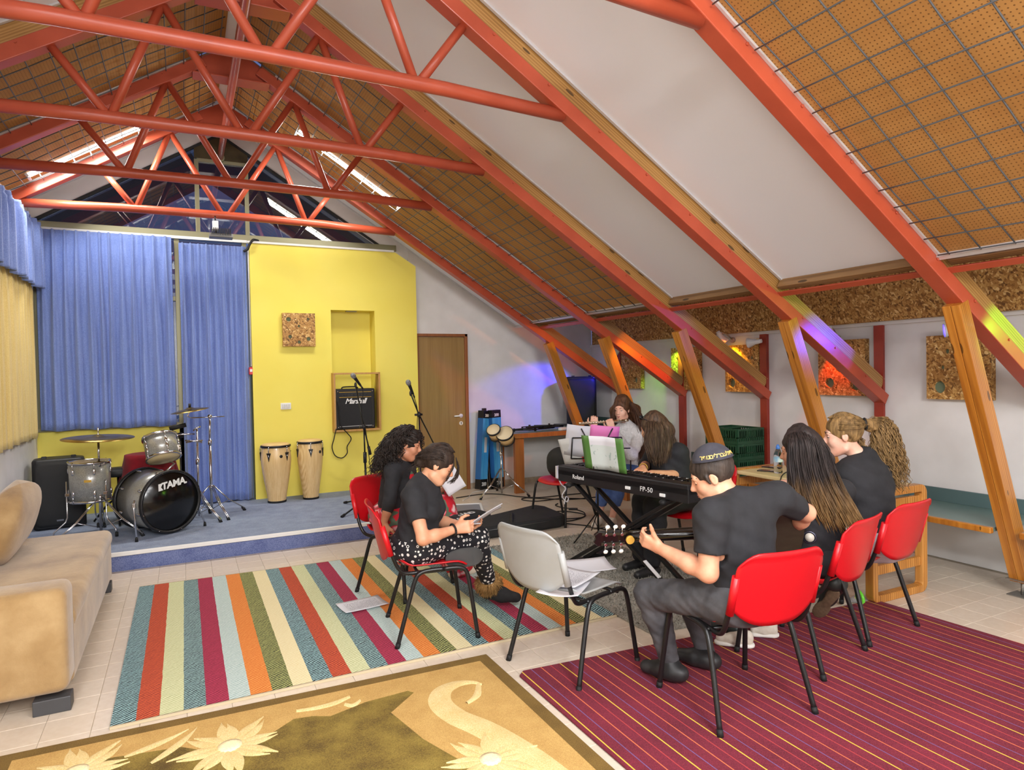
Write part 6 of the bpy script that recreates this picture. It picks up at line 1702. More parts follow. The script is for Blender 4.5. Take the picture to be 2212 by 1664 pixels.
class Head:
    def __init__(s, c, f, u, sc=0.95):
        s.c = np.array(c, float); s.f = U(f); s.r = U(np.cross(s.f, u)); s.u = np.cross(s.r, s.f); s.s = sc
        s.R = np.stack([s.r, s.f, s.u], 1)
    def __call__(s, x, y, z): return s.c+s.s*(s.R @ np.array([x, y, z], float))
    def add(s, S, fem=True):
        k = s.s; E = lambda c, r, kk: S.ell(s(*c), np.array(r)*k, s.R, kk)
        E((0, -0.014, 0.034), (0.073, 0.094, 0.088), 0.02)
        E((0, 0.028, -0.030), (0.057, 0.060, 0.078), 0.03)
        E((0, 0.058, -0.092), (0.022, 0.024, 0.018), 0.028)
        for q in (-1, 1):
            E((q*0.034, 0.056, -0.026), (0.026, 0.024, 0.026), 0.02)
            S.cap(s(q*0.052, 0.0, -0.07), s(q*0.022, 0.052, -0.094), 0.016*k, 0.014*k, 0.03)
        S.cap(s(-0.034, 0.074, 0.026), s(0.034, 0.074, 0.026), 0.011*k, None, 0.02)
        for q in (-1, 1): S.sub('e', s(q*0.031, 0.098, 0.006), np.array((0.017, 0.018, 0.012))*k, s.R, 0.012)
        S.cap(s(0, 0.078, 0.018), s(0, 0.104, -0.022), 0.0085*k, 0.0115*k, 0.012)
        for q in (-1, 1): S.ell(s(q*0.0105, 0.094, -0.027), np.array((0.008, 0.010, 0.007))*k, s.R, 0.008)
        E((0, 0.076, -0.056), (0.025, 0.017, 0.020), 0.014)
        for q in (-1, 1):
            E((q*0.0745, -0.006, -0.002), (0.007, 0.018, 0.030), 0.006)
            S.sub('e', s(q*0.082, -0.002, 0.002), np.array((0.005, 0.009, 0.018))*k, s.R, 0.005)
    def features(s, p, skin, brow=M_brow, down=0.6, lip=M_lip, side=(-1, 1)):
        """eyes, lids, brows and lips as parts of the person"""
        k = s.s
        for q in (-1, 1):
            e = MB(); e.ball(s(q*0.0295, 0.0695, 0.006), (0.0120*k,)*3, 14, 10)
            eo = e.build('eye', M_eye, p, world=True)
            g = MB(); g.ball(s(q*0.0295, 0.0775, 0.006-0.005*down), (0.0052*k,)*3, 10, 8)
            x = g.build('iris', M_iris, eo); x.matrix_parent_inverse = wm(eo).inverted()
            lid = MB()
            def fl(a, b, q=q):
                th = -1.25+2.5*a; ph = 1.5-(1.05+0.95*down)*b
                rr = 0.0134
                return s(q*0.0295+rr*math.sin(th)*math.cos(ph)*1.05, 0.0695+rr*math.cos(th)*math.cos(ph), 0.006+rr*math.sin(ph))
            lid.grid(fl, 8, 6); lid.build('eyelid', skin, p, world=True, solid=0.001)
            ls = MB().tube([fl(i/6, 1.0) for i in range(7)], 0.0013*k, 5).build('lashes', M_brow, p, world=True)
            b = MB().tube([s(q*0.012, 0.0872, 0.027), s(q*0.026, 0.0868, 0.033), s(q*0.041, 0.0765, 0.032), s(q*0.050, 0.0630, 0.025)], [0.0028*k, 0.0036*k, 0.0032*k, 0.0014*k], 6).build('eyebrow', brow, p, world=True)
        L = MB()
        L.tube([s(-0.022, 0.082, -0.058), s(-0.010, 0.0915, -0.0545), s(0, 0.0925, -0.0560), s(0.010, 0.0915, -0.0545), s(0.022, 0.082, -0.058)], [0.0015*k, 0.0042*k, 0.0040*k, 0.0042*k, 0.0015*k], 8)
        L.tube([s(-0.020, 0.082, -0.060), s(0, 0.0920, -0.0640), s(0.020, 0.082, -0.060)], [0.0015*k, 0.0052*k, 0.0015*k], 8)
        L.build('lips', lip, p, world=True)

def hand(S, w, d, n, th, curl=(0.5, 0.5, 0.5, 0.5), tcurl=0.3, spread=0.0, sc=0.92, tin=0.5):
    """wrist w, direction d towards the knuckles, palm normal n (palm side), th = direction of the thumb side"""
    w = np.array(w, float); d = U(d); n = np.array(n, float); n = U(n-d*(n @ d)); l = np.cross(d, n); l = l if l @ np.array(th, float) > 0 else -l
    P = lambda a, b, c: w+sc*(d*a+l*b+n*c)
    for b in (-0.030, -0.011, 0.010, 0.029):
        S.cap(P(0.012, b*0.6, 0), P(0.078, b, 0), 0.0145*sc, 0.0118*sc, 0.016)
    S.cap(P(0.02, 0.024, 0.008), P(0.055, 0.034, 0.010), 0.016*sc, 0.012*sc, 0.014)
    L = [0.072, 0.080, 0.074, 0.058]
    for i, b in enumerate((0.030, 0.0105, -0.0105, -0.0305)):
        ang = 0.0; p = P(0.082, b, 0); sd = (1.5-i)*spread
        for seg, fr, r0, r1 in ((0, 0.46, 0.0092, 0.0084), (1, 0.30, 0.0084, 0.0076), (2, 0.24, 0.0076, 0.0062)):
            ang += curl[i]*(0.75 if seg == 0 else 1.0)
            dd = U(d*math.cos(ang)+n*math.sin(ang)+l*sd*0.25)
            q = p+sc*L[i]*fr*dd
            S.cap(p, q, r0*sc, r1*sc, 0.005 if seg else 0.008)
            p = q
    p = P(0.022, 0.030, 0.006); a0 = 0.85
    dirs = [U(d*math.cos(a0)+l*math.sin(a0)+n*tin*0.6), U(d*math.cos(a0-0.35-tcurl)+l*math.sin(a0-0.35-tcurl)+n*tin), U(d*math.cos(a0-0.6-tcurl*1.6)+l*math.sin(a0-0.6-tcurl*1.6)+n*tin*1.3)]
    for dd, Ls, r0, r1 in zip(dirs, (0.042, 0.032, 0.026), (0.0135, 0.0110, 0.0098), (0.0110, 0.0098, 0.0075)):
        q = p+sc*Ls*dd; S.cap(p, q, r0*sc, r1*sc, 0.006); p = q

class Body:
    def __init__(s, J, fem=True, build=1.0):
        s.J = {k: np.array(v, float) for k, v in J.items()}; J = s.J; s.w = build; s.fem = fem
        s.lat = U(J['shR']-J['shL']); s.sp = U(J['neck']-J['pel']); s.fwd = U(np.cross(s.sp, s.lat)); s.lat2 = np.cross(s.fwd, s.sp)
        s.T = np.stack([s.lat2, s.fwd, s.sp], 1)
    def torso(s, S, inf=0.0, low=True):
        J, w = s.J, s.w; n, p = J['neck'], J['pel']; A = lambda t, f=0.0: p+(n-p)*t+s.fwd*f
        hp = U(J['hipR']-J['hipL']); f2 = U(np.cross(np.array([0, 0, 1.0]), hp)); R2 = np.stack([hp, f2, np.cross(hp, f2)], 1)
        half = np.linalg.norm(J['shR']-J['shL'])/2
        S.ell(A(0.02), np.array((0.160*w, 0.115*w, 0.115))+inf, R2, 0.05)
        S.ell(A(0.30), np.array((0.132*w, 0.098*w, 0.15))+inf, s.T, 0.06)
        S.ell(A(0.66, 0.004), np.array((half*0.88, 0.100*w, 0.165))+inf, s.T, 0.06)
        if s.fem:
            for q in (-1, 1): S.ell(A(0.62, 0.075)+s.lat2*q*0.062, np.array((0.056, 0.052, 0.056))+inf*0.8, s.T, 0.04)
        for q in ('shL', 'shR'):
            S.cap(A(0.86), J[q], 0.062*w+inf, 0.050*w+inf, 0.05)
            S.cap(A(1.02), J[q]*0.75+n*0.25+np.array([0, 0, 0.005]), 0.040+inf, 0.038+inf, 0.05)
    def arm(s, S, side, inf=0.0, t0=0.0, t1=1.0, fore=True, k=0.03):
        a, b, c = s.J['sh'+side], s.J['el'+side], s.J['wr'+side]; w = s.w*(0.92 if s.fem else 1.02)
        S.cap(a, a+(b-a)*min(1, t1), 0.049*w+inf, (0.049+(0.038-0.049)*min(1, t1))*w+inf, k)
        if fore:
            S.cap(b, b+(c-b)*0.35, 0.037*w+inf, 0.0375*w+inf, 0.02); S.cap(b+(c-b)*0.35, c, 0.0375*w+inf, 0.0245*w+inf, 0.02)
    def leg(s, S, side, inf=0.0, low=1.0):
        h, k_, a = s.J['hip'+side], s.J['kn'+side], s.J['an'+side]; w = s.w
        S.cap(h, k_, 0.082*w+inf, 0.054*w+inf, 0.04)
        m = k_+(a-k_)*0.3
        e = k_+(a-k_)*low
        back = U(np.cross(np.cross(a-k_, h-k_), a-k_))
        S.cap(k_, m+back*0.012, 0.053*w+inf, 0.052*w+inf, 0.03); S.cap(m+back*0.012, e, 0.052*w+inf, (0.052+(0.034-0.052)*max(0, (low-0.3)/0.7))*w+inf, 0.03)
    def neckp(s, S, H, inf=0.0):
        r = 0.046 if s.fem else 0.054
        S.cap(s.J['neck']+s.sp*(-0.02), H(0, -0.022, -0.055), r*1.1+inf, r*0.95+inf, 0.03)

def shoe(S, ankle, toe, r=0.04, h=0.05, sole=0.0):
    a, t = np.array(ankle, float), np.array(toe, float); d = U([t[0]-a[0], t[1]-a[1], t[2]-a[2]])
    S.cap(a-d*0.035, a+(t-a)*0.5, r*0.95, r*1.02, 0.02); S.cap(a+(t-a)*0.45, t-d*r*0.7, r*1.0, r*0.72, 0.02)
def strands(name, guides, n, r0, m, parent, jit=0.012, curl=0.0, freq=8, seg=14, seed=1, flat=0.5, sides=5, tip=0.35, kind='stuff', lenj=0.15):
    rg = random.Random(seed); mb = MB(); G = [[Vector(p) for p in g] for g in guides]
    G = [spline(g, max(2, seg//max(1, len(g)-1)))for g in G]
    G = [[g[min(len(g)-1, int(i*(len(g)-1)/seg+0.5))] for i in range(seg+1)] for g in G]
    for _ in range(n):
        i = rg.randrange(len(G)-1) if len(G) > 1 else 0; w = rg.random(); j = min(i+1, len(G)-1)
        off = Vector((rg.gauss(0, jit), rg.gauss(0, jit), rg.gauss(0, jit)))
        ph = rg.uniform(0, 6.28); fq = freq*rg.uniform(0.8, 1.25); ca = curl*rg.uniform(0.6, 1.3); e = 1-rg.random()*lenj; s0 = rg.random()*0.12
        pts = []
        for q in range(seg+1):
            t = (s0+(e-s0)*q/seg)*seg; a = int(min(t, seg-1e-6)); fr = t-a
            p = (G[i][a]*(1-fr)+G[i][a+1]*fr)*(1-w)+(G[j][a]*(1-fr)+G[j][a+1]*fr)*w
            g = 0.25+0.75*min(1.0, t/seg*1.6)
            p = p+off*g
            if ca:
                x = t/seg*fq*2*PI+ph; p = p+Vector((math.cos(x), math.sin(x), 0.3*math.sin(x+1)))*ca*min(1, t/seg*3)
            pts.append(p)
        rr = [r0*(1-(1-tip)*(q/seg)**2) for q in range(seg+1)]
        mb.tube(pts, rr, sides, flat=flat)
    o = mb.build(name, m, parent, world=True)
    if kind: o['kind'] = kind
    return o
def person_root(label, J):
    return thing('person', label, 'person', (float(J['pel'][0]), float(J['pel'][1]), 0.0))
# ================================================================ the seven musicians
SK_tan = skin_mat('tan_skin', (196, 138, 106)); SK_warm = skin_mat('warm_skin', (218, 162, 128)); SK_fair = skin_mat('fair_skin', (232, 186, 164))
SK_boy = skin_mat('rosy_skin', (224, 168, 136)); SK_olive = skin_mat('olive_skin', (206, 152, 120))
def vw(u): a = _yaw+math.atan((u-1106)/FPX); return np.array([math.sin(a), math.cos(a), 0.0])
def rt(u): v = vw(u); return np.array([v[1], -v[0], 0.0])
Z3 = np.array([0, 0, 1.0])
A3 = lambda u, v, d: np.array(at(u, v, d))
def side_hips(J, f, w=0.085):
    f = U([f[0], f[1], 0]); r = np.array([f[1], -f[0], 0])
    J['hipR'] = np.array(J['pel'])+r*w; J['hipL'] = np.array(J['pel'])-r*w
def clothed_body(p, B, H, skin, vox, hands=(), arms=('L', 'R'), legs=('L', 'R'), ears=True):
    S = SDF(); B.torso(S, -0.008)
    for a in arms: B.arm(S, a)
    for l in legs: B.leg(S, l, -0.006)
    B.neckp(S, H); H.add(S)
    for h in hands: hand(S, *h[0], **h[1])
    return S.build('body', skin, p, vox, smooth_it=1)
def HG(H, x, y, z, f=1.07): return H(x*f, -0.018+(y+0.018)*f, 0.04+(z-0.04)*f)
def hair_cap(S, H, g=0.010, front=0.062, ears=True):
    k = H.s
    S.ell(H(0, -0.018, 0.040), np.array((0.079, 0.098, 0.092))*k+g*0.6, H.R, 0.01)
    S.sub('e', H(0, 0.105, -0.035), np.array((0.062, 0.085, 0.088))*k, H.R, 0.012)
    return S

# ---------------------------------------------------------------- curly-haired girl
J = dict(pel=(1.335, 4.62, 0.535), neck=A3(860, 1003, 4.68), shR=A3(849, 1019, 4.55), elR=A3(841, 1086, 4.48), wrR=A3(829, 1132, 4.52), shL=A3(880, 1012, 4.84),
         elL=(1.56, 4.76, 0.66), wrL=(1.72, 4.70, 0.66), knR=(1.70, 4.63, 0.535), knL=(1.76, 4.82, 0.535), anR=(1.80, 4.60, 0.09), anL=(1.88, 4.78, 0.09))
side_hips(J, (0.95, -0.1)); P1 = person_root('girl with long black curls, black cardigan and red floral skirt, seated', J)
B = Body(J); J = B.J; f = rt(880)*1.0-vw(880)*0.12-Z3*0.28
H = Head(A3(880, 961, 4.66), f, Z3+rt(880)*0.14)
clothed_body(P1, B, H, SK_tan, 0.0058, [((J['wrR'], (0.05, 0.0, -1), (0.8, 0.5, 0), (0.9, 0.4, 0)), dict(curl=(1.0, 1.0, 1.0, 1.0))), ((J['wrL'], (0.9, 0.1, 0.25), (-0.1, 0.2, 0.9), (0, -1, 0.3)), dict(curl=(0.6, 0.6, 0.6, 0.6)))])
H.features(P1, SK_tan, down=0.85)
S = SDF(); B.torso(S, 0.010)
for a in ('L', 'R'): B.arm(S, a, 0.009, t1=1.0, fore=False); S.cap(J['el'+a], J['el'+a]+(J['wr'+a]-J['el'+a])*(0.35 if a == 'R' else 0.8), 0.044, 0.040, 0.02)
S.build('cardigan', M_black_cot, P1, 0.0075, (0.0028, 46, 1.0))
g = NG('red_floral_cloth', 0.8)
vo = g.n('ShaderNodeTexVoronoi'); vo.inputs['Scale'].default_value = 13; g.link(g.tc.outputs['Object'], vo.inputs['Vector'])
sc = g.n('ShaderNodeSeparateColor'); g.link(vo.outputs['Color'], sc.inputs[0])
d = g.math('ADD', vo.outputs['Distance'], g.math('MULTIPLY', g.math('SUBTRACT', g.noise(40, 2), 0.5), 0.35))
fl_ = g.ramp(d, [(0.0, (240, 224, 214)), (0.22, (238, 200, 196)), (0.36, (224, 110, 124)), (0.45, (190, 20, 42)), (0.62, (196, 18, 38))], 'LINEAR')
leaf = g.math('MULTIPLY', g.math('GREATER_THAN', d, 0.50), g.math('GREATER_THAN', sc.outputs[0], 0.55))
g.color(g.mix(leaf, fl_, (86, 104, 84))); M_floral = g.m
S = SDF(); hr, hl = J['hipR'], J['hipL']
S.ell(J['pel'], (0.19, 0.165, 0.11), None, 0.05)
for q in ('R', 'L'):
    S.cap(J['hip'+q], J['kn'+q], 0.100, 0.082, 0.08); S.cap(J['kn'+q], J['an'+q]+np.array([0.02, 0, 0.03]), 0.085, 0.095, 0.08)
S.cap((J['knR']+J['knL'])/2, (J['anR']+J['anL'])/2+np.array([0.0, 0, 0.02]), 0.085, 0.11, 0.09)
S.build('floral_skirt', M_floral, P1, 0.0085, (0.005, 34, 2.0))
S = SDF(); hw = J['neck']+(J['pel']-J['neck'])*0.35
S.ell(J['neck']+(J['pel']-J['neck'])*0.42+B.fwd*0.055, (0.085, 0.085, 0.15), B.T, 0.02); S.build('floral_top', M_floral, P1, 0.008)
M_canvas = mat('beige_canvas', (206, 192, 172), 0.8); M_sole = mat('white_rubber_sole', (226, 222, 214), 0.6)
for q in ('R', 'L'):
    a = J['an'+q]; S = SDF(); fz = np.array([0.0, 0, -0.045]); S.cap(a+fz+np.array([-0.03, 0, 0]), a+fz+np.array([0.14, 0.03, -0.008]), 0.040, 0.032, 0.02); S.build('shoe', M_canvas, P1, 0.006)
M_curl = hair_mat('black_curly_hair', (20, 15, 13), (52, 40, 34))
S = hair_cap(SDF(), H, 0.012)
for gq in (((0.0, -0.02, 0.11), (-0.03, -0.09, 0.03), (-0.05, -0.125, -0.08), (-0.07, -0.15, -0.17)), ((0.04, -0.05, 0.09), (0.07, -0.075, 0.0), (0.072, -0.09, -0.10), (0.07, -0.11, -0.17)),
           ((0.03, -0.06, 0.1), (0.05, -0.12, 0.0), (0.04, -0.16, -0.12), (0.03, -0.19, -0.24)), ((-0.06, 0.02, 0.08), (-0.09, 0.0, 0.0), (-0.085, 0.03, -0.10), (-0.08, 0.06, -0.17))):
    S.chain([H(*q) for q in gq], [0.028, 0.034, 0.034, 0.018], 0.03)
S.build('hair_mass', M_curl, P1, 0.0065, (0.010, 95, 1.0))
gd = []
for a in np.linspace(0, 1, 9):
    th = 1.15-a*3.9
    x, y = math.sin(th)*0.088, math.cos(th)*0.0
    sx = math.sin(th); sy = -abs(math.cos(th)) if abs(th) > 1.0 else -0.9
    cx = 0.100*math.cos(PI*0.06-a*PI*1.12); cy = -0.03-0.115*math.sin(PI*min(1, max(0, a)))
    gd.append([H(cx*0.25, 0.02+cy*0.15, 0.140), H(cx*0.93, cy*0.80+0.02, 0.095), H(cx*1.12, cy*1.06, 0.0), H(cx*1.12, cy*1.25, -0.11), H(cx*1.05, cy*1.35, -0.20), H(cx*0.95, cy*1.5, -0.275)])
strands('curls', gd, 430, 0.0036, M_curl, P1, 0.018, 0.013, 6.5, 36, 3, 0.7, 4, lenj=0.3)
gd = [[H(-0.03, 0.05, 0.125), H(-0.078, 0.07, 0.06), H(-0.095, 0.07, -0.03), H(-0.09, 0.06, -0.13)], [H(-0.02, 0.06, 0.122), H(-0.075, 0.085, 0.05), H(-0.09, 0.09, -0.04), H(-0.085, 0.08, -0.15)]]
strands('curls', gd, 36, 0.004, M_curl, P1, 0.013, 0.012, 5, 26, 4, 0.6, 4)
mb = MB(); mb.ball(H(0.079, 0.002, -0.034), 0.005, 8, 6); mb.build('earring', M_chrome, P1, world=True)
pp = A3(973, 1036, 4.82)
sheet('paper_sheet', 'white sheet held by the curly-haired girl, seen past her neighbour’s face', basis(pp, U(rt(970)*0.8+Z3*0.5), U(Z3*0.8-rt(970)*0.45), U(np.cross(U(rt(970)*0.8+Z3*0.5), U(Z3*0.8-rt(970)*0.45)))), 0.15, 0.20, 0.01)

# ---------------------------------------------------------------- girl in front, heart-print trousers
J = dict(pel=(1.215, 3.765, 0.53), neck=A3(914, 1047, 3.93), shR=A3(892, 1072, 3.79), elR=A3(914, 1165, 3.67), wrR=A3(985, 1143, 3.80), shL=A3(927, 1062, 4.07), elL=(1.40, 3.93, 0.62), wrL=A3(1000, 1136, 4.02),
         knR=A3(1032, 1163, 4.13), anR=A3(1055, 1258, 4.33), knL=(1.60, 4.08, 0.53), anL=A3(975, 1205, 3.97))
side_hips(J, (0.985, -0.17)); P2 = person_root('girl in black T-shirt and heart-print trousers reading a sheet of paper', J)
B = Body(J); J = B.J; f = rt(945)*0.9-vw(945)*0.06-Z3*0.46
H = Head(A3(946, 1005, 3.92), f, Z3+rt(945)*0.45)
paper_d = U(rt(1010)*0.9+Z3*0.45)
clothed_body(P2, B, H, SK_warm, 0.005, [((J['wrR'], rt(1000)*0.93+Z3*0.12+vw(1000)*0.1, -Z3*0.2+vw(1000), Z3), dict(curl=(0.75, 0.85, 0.95, 1.0), tcurl=0.2)), ((J['wrL'], rt(1000)+Z3*0.1, Z3*0.8-vw(1000)*0.5, -vw(1000)+Z3*0.2), dict(curl=(0.6, 0.6, 0.6, 0.6)))])
H.features(P2, SK_warm, down=0.95)
S = SDF(); B.torso(S, 0.013)
for a in ('L', 'R'):
    B.arm(S, a, 0.017, t1=0.62, fore=False)
    e = J['sh'+a]+(J['el'+a]-J['sh'+a])*0.60; S.cut(e, -(J['el'+a]-J['sh'+a])/np.linalg.norm(J['el'+a]-J['sh'+a]), 0.085)
S.build('t_shirt', M_black_cot, P2, 0.0065, (0.0030, 38, 0.5))
g = NG('heart_print_cloth', 0.8)
vo = g.n('ShaderNodeTexVoronoi'); vo.inputs['Scale'].default_value = 36; vo.inputs['Randomness'].default_value = 0.55; g.link(g.tc.outputs['Object'], vo.inputs['Vector'])
sc = g.n('ShaderNodeSeparateColor'); g.link(vo.outputs['Color'], sc.inputs[0])
inn = g.math('LESS_THAN', vo.outputs['Distance'], 0.33)
ringk = g.math('MULTIPLY', g.math('GREATER_THAN', sc.outputs[1], 0.62), g.math('LESS_THAN', vo.outputs['Distance'], 0.20))
k = g.math('SUBTRACT', inn, ringk)
g.color(g.mix(k, (24, 23, 30), (226, 222, 216))); M_hearts = g.m
S = SDF(); hp = U(J['hipR']-J['hipL'])
S.ell(J['pel']+np.array([0, 0, -0.005]), (0.165, 0.165, 0.115), None, 0.05)
B.leg(S, 'R', 0.016, 0.93); B.leg(S, 'L', 0.014, 0.8)
S.build('heart_print_trousers', M_hearts, P2, 0.0065, (0.0035, 34, 0.9))
M_boot = mat('black_suede_boot', (26, 26, 27), 0.9, rgb2=(34, 34, 35), scale=30); 
g = NG('grey_boot_sole', 0.75)
g.color(g.ramp(g.noise(6, 2), [(0.3, (78, 78, 78)), (0.7, (98, 98, 97))]))
w_ = g.n('ShaderNodeTexWave', wave_type='RINGS'); w_.inputs['Scale'].default_value = 26; w_.inputs['Distortion'].default_value = 3; g.link(g.tc.outputs['Generated'], w_.inputs['Vector']); g.bump(w_.outputs['Fac'], 0.6, 0.006); M_bsole = g.m
heel, toe = A3(1052, 1281, 4.35), A3(1122, 1292, 4.30)
S = SDF(); S.cap(heel+np.array([0, 0, 0.01]), heel+(toe-heel)*0.45+np.array([0, 0, 0.008]), 0.047, 0.046, 0.02); S.cap(heel+(toe-heel)*0.45, toe-U(toe-heel)*0.02, 0.046, 0.032, 0.03); S.cap(J['anR']+np.array([0, 0, -0.02]), heel+np.array([0.01, 0, 0.02]), 0.05, 0.05, 0.03)
S.build('boot', M_boot, P2, 0.006)
fur_m = hair_mat('brown_fur_trim', (120, 88, 46), (176, 136, 82))
def fur_ring(name, c, axis, R, n, L, seed):
    rg = random.Random(seed); ax_ = U(axis); e1 = U(np.cross(ax_, (0.3, 0.9, 0.2))); e2 = np.cross(ax_, e1); mb = MB()
    for i in range(n):
        a = rg.uniform(0, 2*PI); rr = R*rg.uniform(0.85, 1.05); d = e1*math.cos(a)+e2*math.sin(a)
        p = c+d*rr+ax_*rg.uniform(-0.03, 0.03); t = U(d*rg.uniform(0.5, 1.0)-ax_*rg.uniform(0.1, 0.9)+np.array([rg.gauss(0, .25), rg.gauss(0, .25), rg.gauss(0, .25)]))
        l = L*rg.uniform(0.6, 1.1)
        mb.tube([p, p+t*l*0.55, p+t*l-np.array([0, 0, 0.008])], [0.0028, 0.002, 0.0006], 4)
    o = mb.build(name, fur_m, P2, world=True); o['kind'] = 'stuff'; return o
S = SDF(); ad = U(J['knR']-J['anR'])
for i in range(10):
    a = 2*PI*i/10; e1 = U(np.cross(ad, (0.3, 0.9, 0.2))); e2 = np.cross(ad, e1); S.ell(J['anR']+(e1*math.cos(a)+e2*math.sin(a))*0.052, (0.028, 0.028, 0.03), None, 0.02)
S.build('fur_cuff', fur_m, P2, 0.006); fur_ring('fur_hairs', J['anR'], ad, 0.068, 900, 0.035, 5)
h2, t2 = A3(962, 1211, 3.86), A3(1043, 1200, 3.93); fw = U(t2-h2); nn = U(vw(1000)); lt = U(np.cross(fw, nn))
Rs = np.stack([fw, lt, np.cross(fw, lt)], 1)
S = SDF(); S.cap(h2+fw*0.045+nn*0.045, h2+fw*0.15+nn*0.045, 0.045, 0.045, 0.02); S.cap(h2+fw*0.05+nn*0.06, J['anL'], 0.045, 0.045, 0.03); S.build('boot', M_boot, P2, 0.006)
S = SDF(); S.ell(h2+fw*0.060+nn*0.004, (0.062, 0.050, 0.014), Rs, 0.02); S.ell(h2+fw*0.160+nn*0.004, (0.072, 0.058, 0.014), Rs, 0.05); S.build('boot_sole', M_bsole, P2, 0.005)
M_hair_d = hair_mat('dark_brown_hair', (34, 25, 20), (66, 50, 40))
S = hair_cap(SDF(), H, 0.008)
S.ell(H(0.0, -0.112, -0.030), (0.034, 0.036, 0.038), None, 0.03); S.build('hair_mass', M_hair_d, P2, 0.006, (0.003, 120, 1.0))
gd = [[H(0.3*x, 0.055, 0.128-0.03*abs(x)), H(0.82*x*0.1, 0.01, 0.135-0.35*abs(x)*0.1), H(x*0.083, -0.075, 0.055), H(x*0.05, -0.135, -0.02)] for x in (-0.09, -0.05, 0.0, 0.05, 0.09)]
gd = []
for x in np.linspace(-1, 1, 9):
    gd.append([HG(H, x*0.066, 0.060-0.035*abs(x), 0.112-0.070*x*x), HG(H, x*0.090, -0.015, 0.136-0.090*x*x), HG(H, x*0.086, -0.090, 0.082-0.070*x*x), HG(H, x*0.040, -0.140, -0.012)])
strands('hair_strands', gd, 520, 0.0024, M_hair_d, P2, 0.004, 0.002, 2, 14, 6, 0.6, 4)
gd = [[H(0.045, 0.072, 0.085), H(0.070, 0.092, 0.03), H(0.068, 0.088, -0.03), H(0.062, 0.080, -0.085)], [H(-0.03, 0.08, 0.09), H(-0.05, 0.125, 0.03), H(-0.045, 0.135, -0.04), H(-0.05, 0.11, -0.085)]]
strands('loose_lock', gd[:1], 12, 0.0016, M_hair_d, P2, 0.004, 0.004, 1.5, 14, 8, 0.6, 4); strands('loose_lock', gd[1:], 26, 0.0018, M_hair_d, P2, 0.006, 0.005, 1.5, 14, 9, 0.6, 4)
strands('nape_wisps', [[H(0.05, -0.09, -0.02), H(0.05, -0.11, -0.06), H(0.05, -0.13, -0.10)], [H(-0.03, -0.10, -0.02), H(-0.03, -0.13, -0.06), H(-0.02, -0.15, -0.09)]], 30, 0.0014, M_hair_d, P2, 0.010, 0.004, 1.5, 10, 9, 0.6, 4)
mb = MB(); wd = U(J['wrR']-J['elR']); e1 = U(np.cross(wd, Z3)); e2 = np.cross(wd, e1)
mb.tube([J['wrR']-wd*0.02+(e1*math.cos(a)+e2*math.sin(a))*0.033 for a in np.linspace(0, 2*PI, 21)], 0.006, 8); mb.build('black_bracelet', M_rubber, P2, world=True)
pc = A3(1022, 1128, 3.90)
yx = U(rt(1010)*0.86+Z3*0.50+vw(1010)*0.15); xx = U(np.cross(yx, np.cross(vw(1010)*0.85-rt(1010)*0.1+Z3*0.15, yx)))
def reading_sheet(name, label, c, x, y, w, h, cl): return sheet(name, label, basis(c, x, y, U(np.cross(x, y))), w, h, cl)
xh = U(vw(1010)*0.9-Z3*0.30)
reading_sheet('paper_sheet', 'white sheet held up by the girl in heart-print trousers', A3(1040, 1114, 3.93), xh, U(yx-xh*(yx @ xh)), 0.19, 0.27, 0.012)
reading_sheet('paper_sheet', 'white sheet lying flat under the reading girl’s hand', A3(1002, 1133, 3.92), U(vw(1010)-Z3*0.25), U(rt(1010)+Z3*0.10), 0.19, 0.20, 0.008)

# ---------------------------------------------------------------- boy with skullcap and guitar
GH, GT = A3(1287, 1172, 3.13), A3(1728, 1150, 3.30)
J = dict(pel=(2.19, 2.13, 0.54), neck=A3(1590, 1088, 2.93), shL=A3(1535, 1115, 2.80), elL=A3(1530, 1238, 2.78), wrL=A3(1425, 1185, 3.00), shR=A3(1680, 1075, 3.02), elR=A3(1742, 1108, 3.16), wrR=A3(1708, 1150, 3.36),
         knL=A3(1402, 1283, 3.22), anL=A3(1446, 1424, 3.25), knR=A3(1490, 1285, 3.42), anR=A3(1523, 1408, 3.40))
side_hips(J, (-0.25, 0.97), 0.10); P3 = person_root('boy in black T-shirt and embroidered dark skullcap playing guitar, back to the camera', J)
B = Body(J, False, 1.05); J = B.J; f = -rt(1540)*0.97-vw(1540)*0.04-Z3*0.42
H = Head(A3(1538, 1031, 2.97), f, Z3-rt(1540)*0.42, 0.97)
ga = U(GT-GH)
clothed_body(P3, B, H, SK_boy, 0.005, [((J['wrL'], -rt(1400)*0.80+Z3*0.35+vw(1400)*0.25, Z3*0.5+vw(1400)*0.9, -vw(1400)*0.9+Z3*0.6), dict(curl=(0.75, 0.8, 0.8, 0.8), tcurl=-0.55, tin=-0.1)), ((J['wrR'], -rt(1700)*0.7-Z3*0.3, vw(1700)*-0.8, Z3), dict(curl=(0.6, 0.6, 0.6, 0.6)))])
H.features(P3, SK_boy, down=0.9)
S = SDF(); B.torso(S, 0.015)
for a in ('L', 'R'):
    B.arm(S, a, 0.019, t1=0.70, fore=False)
    e = J['sh'+a]+(J['el'+a]-J['sh'+a])*0.66; S.cut(e, -(J['el'+a]-J['sh'+a])/np.linalg.norm(J['el'+a]-J['sh'+a]), 0.080)
S.build('t_shirt', M_black_cot, P3, 0.0065, (0.0035, 32, 0.2))
M_gjean = mat('charcoal_denim', (62, 62, 66), 0.85, rgb2=(88, 88, 92), scale=9, bump=0.3, bscale=30)
S = SDF(); S.ell(J['pel']+np.array([0, 0, -0.005]), (0.185, 0.165, 0.12), None, 0.05); B.leg(S, 'L', 0.012, 0.98); B.leg(S, 'R', 0.012, 0.98)
